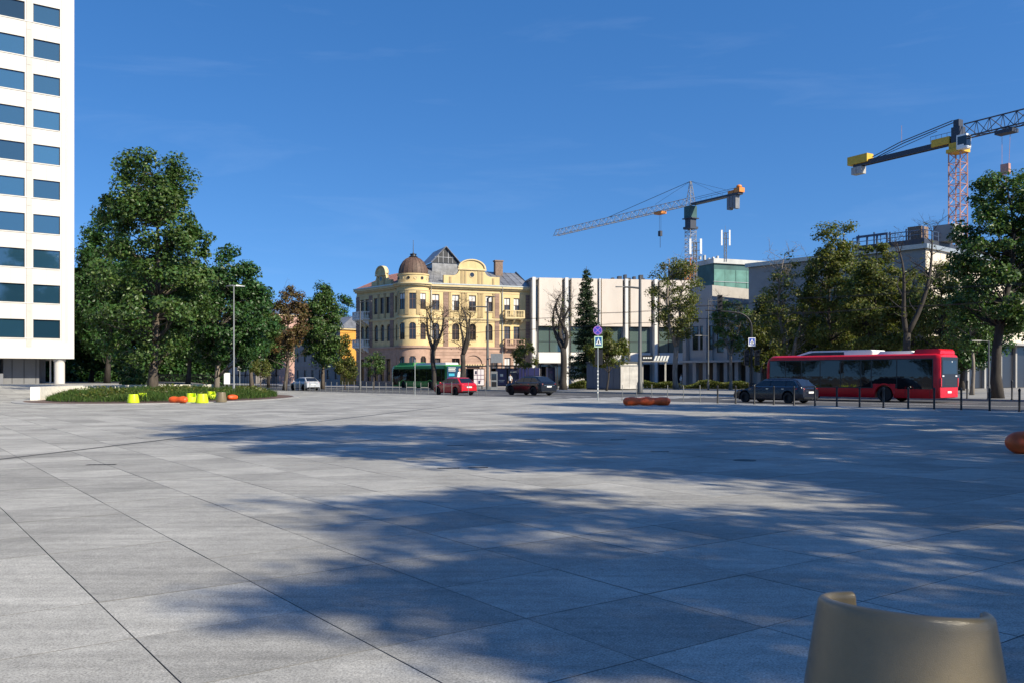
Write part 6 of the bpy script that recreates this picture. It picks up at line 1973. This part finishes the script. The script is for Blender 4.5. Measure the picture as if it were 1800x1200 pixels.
round_sign(sr, (-0.02, HT(581, Zs)), 0.275, -0.05)
def crossing(root, cx, cz, w, h, y, edge, blue, name='crossing_sign'):
    f = MB(); f.box(cx-w/2, cx+w/2, y, y+0.012, cz-h/2, cz+h/2); o = f.build(name, edge, root)
    f = MB(); f.box(cx-w*0.40, cx+w*0.40, y-0.004, y-0.001, cz-h*0.34, cz+h*0.42); f.build('sign_field', blue, o)
    zc = cz + h*0.04; t = w*0.34
    f = MB(); f.prism([(cx-t, zc-h*0.29), (cx+t, zc-h*0.29), (cx, zc+h*0.31)], y-0.008, y-0.005); f.build('sign_triangle', 'sign_white', o)
    # walking figure
    f = MB(); yy = y-0.010; s_ = h*0.05
    f.ball((cx+0.01, yy, zc+h*0.10), (s_*0.55, 0.002, s_*0.55), 8, 5)
    for a, b in (((0.01, 0.06), (0.0, -0.07)), ((0.0, -0.07), (0.10, -0.25)), ((0.0, -0.07), (-0.10, -0.25)), ((0.01, 0.04), (0.10, -0.06)), ((0.01, 0.04), (-0.09, -0.07))):
        f.tube([(cx+a[0]*w, yy, zc+a[1]*h), (cx+b[0]*w, yy, zc+b[1]*h)], 0.016, 4)
    f.build('walker', 'trousers', o)
    return o
o = crossing(sr, 0.03, HT(600.5, Zs), 0.50, 0.66, -0.05, 'sign_lime', 'sign_teal')
f = MB(); f.box(-0.18, 0.24, -0.051, -0.039, HT(600.5, Zs)-0.27, HT(600.5, Zs)-0.235); f.build('sign_bar', 'black_metal', o)
f = MB(); f.box(-0.035-0.12, 0.30, -0.02, 0.28, HT(646, Zs)+0.2, HT(614, Zs)); f.build('signal_back', 'black_metal', sr)

# thin sign pole by the left posts
tp = G(729.5, 695.5)
r = thing('thin_pole', 'thin pale pole with a small edge-on sign before the green bus', 'pole', tp)
f = MB(); f.lathe([(0.028, 0), (0.028, HT(631, tp.y))], 8, cap=True); f.build('pole', 'galv', r, smooth=True)
f = MB(); f.box(-0.012, 0.012, -0.28, 0.28, HT(631, tp.y)-0.62, HT(631, tp.y)-0.02); f.build('edge_on_sign', 'grey_metal', r)

# traffic light mast with curved arm
tz = 70.0
tp = AT(1321, tz); tr = thing('traffic_light', 'black traffic light mast with a curved arm over the road', 'traffic light', tp)
f = MB(); pts = [(0, 0, 0)] + [(0, 0, HT(575, tz)*k/4) for k in range(1, 5)]
zc = HT(575, tz); R1 = 1.35
pts += [(-R1*(1-math.cos(a)), 0, zc + R1*0.85*math.sin(a)) for a in [math.pi/2*i/6 for i in range(1, 7)]]
ex = AT(1240, tz).x - tp.x
pts += [(-1.9, 0, zc + R1*0.9), (ex, 0, zc + R1*0.98)]
f.tube(pts, [0.10]*4 + [0.09] + [0.075]*6 + [0.06, 0.045], 10); f.build('mast', 'black_metal', tr, smooth=True)
def signal(root, x, z, y=-0.08, w=0.30, h=0.95, boards=True):
    f = MB(); f.box(x-w/2, x+w/2, y-0.1, y+0.12, z-h/2, z+h/2); o = f.build('signal_head', 'black_metal', root)
    for k, c in enumerate(('tail_lamp', 'crane_yellow', 'bus_green')):
        M4 = Matrix.Translation((x, y-0.1, z + h*(0.31-0.31*k))) @ Matrix.Rotation(rad(90), 4, 'X')
        f = MB(M4); f.lathe([(0, 0.006), (0.10, 0.004)], 14); f.build('lens', 'frame_dark', o)
        f = MB(M4); f.lathe([(0.105, 0.0), (0.125, 0.16)], 10, a0=rad(20), a1=rad(160)); f.build('visor', 'black_metal', o, fix=False)
    return o
sx = AT(1265, tz).x - tp.x
signal(tr, sx, HT(532, tz), h=1.15, w=0.36)
signal(tr, -0.42, HT(628, tz), h=1.2, w=0.36); signal(tr, 0.42, HT(628, tz), h=1.2, w=0.36)
crossing(tr, 0.0, HT(601, tz), 0.56, 0.66, -0.14, 'sign_white', 'sign_blue')
f = MB(); f.box(-0.2, 0.2, -0.14, 0.14, 0.35, 0.95); f.build('control_box', 'black_metal', tr)

# white information board and small sign in the park
p = AT(399, 86); r = thing('info_board', 'white information board under the park trees', 'sign', (p.x, p.y, GZ(p.x, p.y)))
f = MB(); f.box(-0.28, 0.28, -0.05, 0.05, 0.65, 1.75); f.build('panel', 'sign_white', r); f = MB(); f.box(-0.22, -0.16, -0.03, 0.03, 0, 0.65); f.box(0.16, 0.22, -0.03, 0.03, 0, 0.65); f.build('feet', 'grey_metal', r)
p = AT(421.5, 84); r = thing('path_sign', 'small pale sign on a thin pole right of the lamp post', 'sign', (p.x, p.y, GZ(p.x, p.y)))
f = MB(); f.lathe([(0.025, 0), (0.025, 2.6)], 8, cap=True); f.build('pole', 'galv', r); f = MB(); f.box(-0.2, 0.2, -0.05, -0.03, 2.0, 2.5); f.build('plate', 'kiosk_white', r)

# ------------------------------------------------------------------ bus shelters and posters
def poster_panel(root, x0, x1, y, z0, z1, m, marks):
    f = MB(); f.box(x0-0.06, x1+0.06, y, y+0.14, z0-0.08, z1+0.08); o = f.build('advert_case', 'black_metal', root)
    f = MB(); f.box(x0, x1, y-0.006, y-0.001, z0, z1); f.build('poster', m, o)
    for (a, b, c, d, mm) in marks:
        f = MB(); f.box(x0 + (x1-x0)*a, x0 + (x1-x0)*b, y-0.010, y-0.007, z0 + (z1-z0)*c, z0 + (z1-z0)*d); f.build('poster_mark', mm, o)
    return o
def shelter(label, px0, px1, Z, dirv, h=2.5, panels=()):
    o0 = AT(px0, Z); L = U_AT(px1, o0, dirv)
    r = thing('bus_shelter', label, 'shelter', o0); r.matrix_world = frame(o0, dirv); r['group'] = 'bus shelters'
    f = MB(); f.box(-0.2, L+0.2, -0.6, 1.5, h, h+0.14); f.build('roof', 'black_metal', r)
    n = max(2, int(L/1.6)+1)
    for k in range(n):
        f = MB(); u = L*k/(n-1); f.box(u-0.05, u+0.05, 1.2, 1.3, 0, h); f.build('post', 'black_metal', r)
    for k in range(n-1):
        f = MB(); f.box(L*k/(n-1)+0.08, L*(k+1)/(n-1)-0.08, 1.235, 1.255, 0.3, h-0.2); f.build('glass_panel', 'dark_glass', r)
    f = MB(); f.box(0.3, L-0.3, 0.7, 1.05, 0.42, 0.48); f.box(0.5, 0.58, 0.8, 0.95, 0, 0.42); f.box(L-0.58, L-0.5, 0.8, 0.95, 0, 0.42); f.build('bench', 'grey_metal', r)
    for (x0, x1, z0, z1, m, marks) in panels:
        poster_panel(r, x0*L, x1*L, -0.3, z0, z1, m, marks)
    return r
DS = Vector((0.96, 0.28, 0)).normalized()
shelter('bus shelter with a pale grid poster right of the pollarded trees', 822, 852, 101, DS, 2.55, [(0.33, 0.92, 0.45, 2.25, 'poster_light', [(0, 1, 0.62, 0.66, 'poster_plum'), (0, 1, 0.36, 0.40, 'poster_plum'), (0.3, 0.36, 0, 1, 'poster_plum'), (0.66, 0.71, 0.2, 1, 'poster_plum'), (0.1, 0.28, 0.7, 0.9, 'poster_dark'), (0.42, 0.62, 0.08, 0.3, 'poster_navy')])])
shelter('bus shelter with dark blue posters behind the black car', 868, 912, 102, DS, 2.6, [(0.08, 0.48, 0.4, 2.3, 'poster_navy', [(0.35, 0.65, 0.55, 0.70, 'galv'), (0.2, 0.8, 0.30, 0.34, 'galv'), (0.28, 0.72, 0.22, 0.25, 'galv')]), (0.55, 0.95, 0.4, 2.3, 'poster_dark', [(0.2, 0.8, 0.8, 0.84, 'galv')])])
shelter('dark bus shelter left of the thick half bare tree', 956, 986, 98, DS, 2.75, [(0.1, 0.6, 0.9, 2.4, 'poster_dark', [(0.3, 0.7, 0.6, 0.75, 'poster_plum')])])
# dark blue hoarding
ho = thing('blue_hoarding', 'dark blue hoarding panels between two bus shelters', 'hoarding'); h0 = AT(906, 104); ho.matrix_world = frame(h0, DS)
LH = U_AT(951, h0, DS)
for k in range(4):
    f = MB(); f.box(LH*k/4 + 0.03, LH*(k+1)/4 - 0.03, 0, 0.08, 0.15, 2.45); f.build('panel', 'poster_navy', ho)
    f = MB(); f.box(LH*k/4 - 0.03, LH*k/4 + 0.028, -0.03, 0.1, 0, 2.5); f.build('post', 'black_metal', ho)
f = MB(); f.box(LH-0.2, LH-0.02, -0.04, -0.002, 0.2, 2.4); f.build('pink_edge', 'poster_light', ho)
# ticket machine
p = AT(861, 99); r = thing('ticket_machine', 'grey ticket machine just right of the dark lamp pole', 'machine', p)
f = MB(); f.box(0.1, 0.85, -0.2, 0.3, 0, 2.0); f.build('case', 'grey_metal', r); f = MB(); f.box(0.2, 0.75, -0.215, -0.202, 1.05, 1.75); f.build('screen', 'dark_glass', r); f = MB(); f.box(0.2, 0.75, -0.215, -0.202, 0.3, 0.85); f.build('panel', 'black_metal', r)
# kiosk
kc = AT(1090, 95); ko = thing('kiosk', 'grey container kiosk with a sunlit white end behind the sign post', 'kiosk', kc)
dk = Vector((kc.x - AT(1031, 98.5).x, kc.y - 98.5, 0)); LK = dk.length; KM = frame(AT(1031, 98.5), dk); ko.matrix_world = KM
hk = HT(637, 95)
f = MB(); f.box(0.05, LK-0.05, 0.05, 3.0, 0.1, hk); f.build('core', 'kiosk_grey', ko)
for k in range(5):
    f = MB(); f.box(LK*k/5+0.02, LK*(k+1)/5-0.02, 0.0, 0.048, 0.15, hk-0.12); f.build('panel', 'kiosk_grey', ko)
f = MB(); f.box(-0.05, LK+0.1, -0.1, 3.1, hk+0.002, hk+0.16); f.build('roof', 'pole_dark', ko)
f = MB(); f.box(0, LK, 0.0, 3.0, 0, 0.098); f.build('plinth', 'black_metal', ko)
Kend = KM.inverted() @ AT(1121, 97.5)
f = MB(); f.loft([[(LK-0.048, 0.0, 0.12), (LK-0.048, 0.0, hk), (LK-0.048, 0.04, hk), (LK-0.048, 0.04, 0.12)], [(LK+0.002, 3.0, 0.12), (LK+0.002, 3.0, hk), (LK-0.04, 3.0, hk), (LK-0.04, 3.0, 0.12)]]); f.build('end_wall', 'kiosk_white', ko)
wp = thing('white_screen', 'sunlit white wall panel with branch shadows right of the grey kiosk', 'wall'); w0 = AT(1091, 94.6); wp.matrix_world = frame(w0, Vector((1, 0.25, 0)))
LW = U_AT(1122, w0, Vector((1, 0.25, 0)).normalized())
for k in range(2):
    f = MB(); f.box(LW*k/2 + 0.01, LW*(k+1)/2 - 0.01, 0, 0.12, 0.12, 2.55); f.build('panel', 'kiosk_white', wp)
f = MB(); f.box(-0.05, LW+0.05, -0.04, 0.2, 2.552, 2.66); f.build('cap', 'grey_metal', wp)
# canopy with a dark sign near the gallery entrance
ca = thing('entrance_canopy', 'white slatted entrance canopy with a dark sign right of the lamp pole', 'canopy', AT(1127, 108))
f = MB(); f.box(0, 3.2, -0.3, 1.5, 3.2, 3.34); f.build('slab', 'concrete', ca)
for k in range(5):
    f = MB(); f.loft([[(1.6+k*0.38+d, -0.25, 3.36), (1.9+k*0.38+d, -0.25, 4.0), (1.96+k*0.38+d, -0.25, 4.0), (1.66+k*0.38+d, -0.25, 3.36)] if False else [(1.5+k*0.36, y, 3.36), (1.72+k*0.36, y, 3.36), (1.95+k*0.36, y, 3.95), (1.73+k*0.36, y, 3.95)] for y, d in ((-0.25, 0), (0.1, 0))]); f.build('slat', 'sign_white', ca)
f = MB(); f.box(0.1, 1.35, -0.34, -0.26, 3.36, 4.0); sg_ = f.build('sign_board', 'black_metal', ca)
for k in range(4):
    f = MB(); f.box(0.2 + k*0.28, 0.40 + k*0.28, -0.35, -0.341, 3.58, 3.78); f.build('sign_mark', 'sign_white', sg_)
f = MB(); f.box(0.1, 0.3, 0.2, 0.4, 0, 3.2); f.box(2.9, 3.1, 0.2, 0.4, 0, 3.2); f.build('posts', 'concrete', ca)

# shrubs along the gallery side and lawn strip
def shrub_strip(name, label, px0, px1, Z0, Z1, h, n, m, seed):
    rs = np.random.default_rng(seed)
    u = rs.uniform(0, 1, n); Z = Z0 + (Z1-Z0)*u + rs.uniform(-0.9, 0.9, n); px = px0 + (px1-px0)*u
    X = (px-900)/FPX*Z
    hh = h*(0.65 + 0.35*np.sin(X*1.3)*np.sin(X*0.47+1))
    z = rs.uniform(0, 1, n)**0.8*hh
    o = link(name, bush_mesh(name, np.stack([X, Z, z], 1), 0.16, m, seed))
    return tag(struct(o, 'stuff'), label, 'shrubs')
shrub_strip('shrub_bed', 'low green shrub bed before the grey gallery wing', 1132, 1330, 108, 100, 1.15, 9000, 'leaf_olive', 5)
shrub_strip('shrub_bed', 'small patch of bright shrubs between thick tree and kiosk', 1000, 1030, 105, 104, 1.0, 2200, 'leaf_olive', 6)
# low white wall behind that patch
f = MB(frame(AT(1000, 112), Vector((1, 0.1, 0)))); f.box(0, 2.6, 0, 0.3, 0, 1.35); tag(f.build('low_wall', 'kiosk_white'), 'low white wall behind the bright shrub patch', 'wall')
# dark park railings far left
fr_ = thing('park_railing', 'dark metal railings behind the park trees and along the houses', 'fence'); q0, q1 = AT(128, 118), AT(490, 112)
d = (q1-q0); fr_.matrix_world = frame(q0, d)
f = MB(); f.box(0, d.length, -0.02, 0.02, 1.55, 1.62); f.box(0, d.length, -0.02, 0.02, 0.25, 0.32); f.build('rails', 'black_metal', fr_)
pm_ = MB().box(-0.02, 0.02, -0.025, 0.025, 0, 1.8).mesh('picket', 'black_metal')
for k in range(int(d.length/0.22)): link('picket', pm_, fr_, Matrix.Translation((k*0.22, 0, 0)))
# hedge in deep shade
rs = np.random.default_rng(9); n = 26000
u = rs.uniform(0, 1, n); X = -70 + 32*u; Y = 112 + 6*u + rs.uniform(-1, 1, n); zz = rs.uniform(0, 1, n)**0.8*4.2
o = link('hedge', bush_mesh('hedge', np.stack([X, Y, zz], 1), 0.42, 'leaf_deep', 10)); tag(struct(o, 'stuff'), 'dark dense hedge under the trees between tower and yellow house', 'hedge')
# second row of bollards by the far kerb on the right
for i, px in enumerate((1700, 1779)):
    o = link('bollard', blm); o.location = AT(px, 58.5 - i*2.5); o.scale = (1.2, 1.2, 1.25)
    tag(o, ['dark bollard on the far pavement left of the large right-hand trunk', 'dark bollard on the far pavement right of the large right-hand trunk'][i], 'bollard', 'bollards on the far pavement')
# overhead contact wires
for i, (t, z) in enumerate(((4.6, 5.9), (5.2, 5.9), (14.6, 5.9), (15.2, 5.9))):
    f = MB(); pts = []
    for k in range(-9, 23):
        for j in range(4):
            s = k*8 + j*2; pts.append(R(s, t, z - 0.10*math.sin(math.pi*j/4)))
    f.tube(pts, 0.011, 4)
    tag(f.build('contact_wire', 'black_metal'), 'thin overhead trolley wire above the road, %s from the plaza' % ORD[i], 'wire', 'overhead trolley wires')

# ================================================================== people
def person(label, loc, rz, h, shirt, legs, pose='stand', seed=0, short=False):
    """one skinned body (palms with fingers, feet, head), clothes coloured by region; hair as a child"""
    me = bpy.data.meshes.new('person')
    V = []; E = []; RR = []
    def v(x, y, z, r, par=None):
        V.append((x*h, y*h, z*h)); RR.append((r*h, r*h)); i = len(V)-1
        if par is not None: E.append((par, i))
        return i
    st = 0.10 if pose == 'walk' else 0.0
    pel = v(0, 0, 0.53, 0.075)
    w1 = v(0, 0, 0.60, 0.068, pel); w2 = v(0, 0.0, 0.70, 0.078, w1); chn = v(0, 0.0, 0.79, 0.075, w2)
    nk = v(0, 0, 0.855, 0.030, chn); hd0 = v(0, -0.008, 0.895, 0.046, nk); hd1 = v(0, -0.010, 0.94, 0.052, hd0); hd2 = v(0, -0.004, 0.985, 0.030, hd1)
    nose = v(0, -0.066, 0.922, 0.008, hd1)
    for sd in (-1, 1):
        hip = v(sd*0.05, 0, 0.50, 0.058, pel); kn = v(sd*0.055, -st*sd*0.8 - 0.005, 0.285, 0.038, hip); an = v(sd*0.058, st*sd*0.9 + 0.005, 0.055, 0.022, kn)
        hl = v(sd*0.058, st*sd*0.9 + 0.018, 0.022, 0.021, an); to = v(sd*0.064, st*sd*0.9 - 0.095, 0.017, 0.015, an)
        sh = v(sd*0.098, 0, 0.80, 0.042, chn); el = v(sd*0.125, st*sd*0.6 + 0.012, 0.635, 0.028, sh); wr = v(sd*0.125, st*sd*0.5 - 0.045, 0.500, 0.018, el)
        pm = v(sd*0.124, st*sd*0.5 - 0.058, 0.455, 0.018, wr)
        for q in range(4):
            f0 = v(sd*(0.124 + 0.004*(q-1.5)), st*sd*0.5 - 0.080 + 0.014*q, 0.425, 0.0058, pm); f1 = v(sd*0.118, st*sd*0.5 - 0.080 + 0.014*q, 0.398 - 0.006*(q in (1, 2)), 0.005, f0)
        th = v(sd*0.112, st*sd*0.5 - 0.088, 0.462, 0.006, pm); v(sd*0.106, st*sd*0.5 - 0.098, 0.438, 0.0052, th)
    me.from_pydata(V, E, [])
    ob = bpy.data.objects.new('tmp', me); COL.objects.link(ob)
    sk = ob.modifiers.new('skin', 'SKIN'); sk.use_smooth_shade = True
    for i, sv in enumerate(me.skin_vertices[0].data):
        sv.radius = RR[i]; sv.use_root = (i == 0)
    su = ob.modifiers.new('sub', 'SUBSURF'); su.levels = 1; su.render_levels = 1
    dg = bpy.context.evaluated_depsgraph_get()
    nm = bpy.data.meshes.new_from_object(ob.evaluated_get(dg))
    bpy.data.objects.remove(ob)
    nm.materials.clear()
    for m in ('skin', shirt, legs, 'shoe'): nm.materials.append(MATS[m])
    for p in nm.polygons:
        z = p.center.z/h; ax = abs(p.center.x)/h
        if z < 0.045: k = 3
        elif z < (0.30 if short else 0.0): k = 0
        elif ax > 0.105 and z < 0.70: k = 0 if z < 0.67 else 1
        elif z < 0.555: k = 2
        elif z < 0.845: k = 1
        else: k = 0
        p.material_index = k; p.use_smooth = True
    r = tag(link('person', nm), label, 'person'); r.location = loc; r.rotation_euler = (0, 0, rz)
    f = MB(); f.ball((0, 0.006*h, 0.952*h), (0.053*h, 0.060*h, 0.052*h), 12, 8); f.build('hair', 'hair', r, smooth='all')
    f = MB()
    for sd in (-1, 1): f.ball((sd*0.018*h, -0.058*h, 0.938*h), 0.006*h, 6, 4)
    f.build('eyes', 'hair', r)
    return r
person('person in white shirt and dark trousers standing before the shrub bed', AT(1043, 101), rad(20), 1.76, 'shirt', 'trousers')
person('person in white top waiting at the dark blue shelter', AT(897, 100.5), rad(-30), 1.75, 'shirt', 'trousers')
person('person in white top and pale shorts walking, half hidden by the forked tree', AT(1197, 101.5), rad(80), 1.74, 'shirt', 'shorts', 'walk', short=True)

# leafy herbs among the planter grass
rs = np.random.default_rng(31); n = 9000
hr_ = np.sqrt(rs.uniform(0, 1, n)); ha_ = rs.uniform(0, 6.2832, n); hx_ = GC.x + 6.1*hr_*np.cos(ha_); hy_ = GC.y + 10.3*hr_*np.sin(ha_)
pat = np.sin(hx_*1.1 + 0.6*np.sin(hy_*0.8))*np.sin(hy_*0.55 + 1.0)
keep = pat > -0.15
hz_ = np.array([mound(a, b) for a, b in zip(hx_, hy_)]) + rs.uniform(0.02, 0.55, n)*(0.5 + 0.6*np.clip(pat, 0, 1))
pts = np.stack([hx_, hy_, hz_], 1)[keep]
o = link('herbs', bush_mesh('herbs', pts, 0.15, 'leaf_olive', 32)); tag(struct(o, 'stuff'), 'leafy herbs scattered through the planter grass', 'plants')
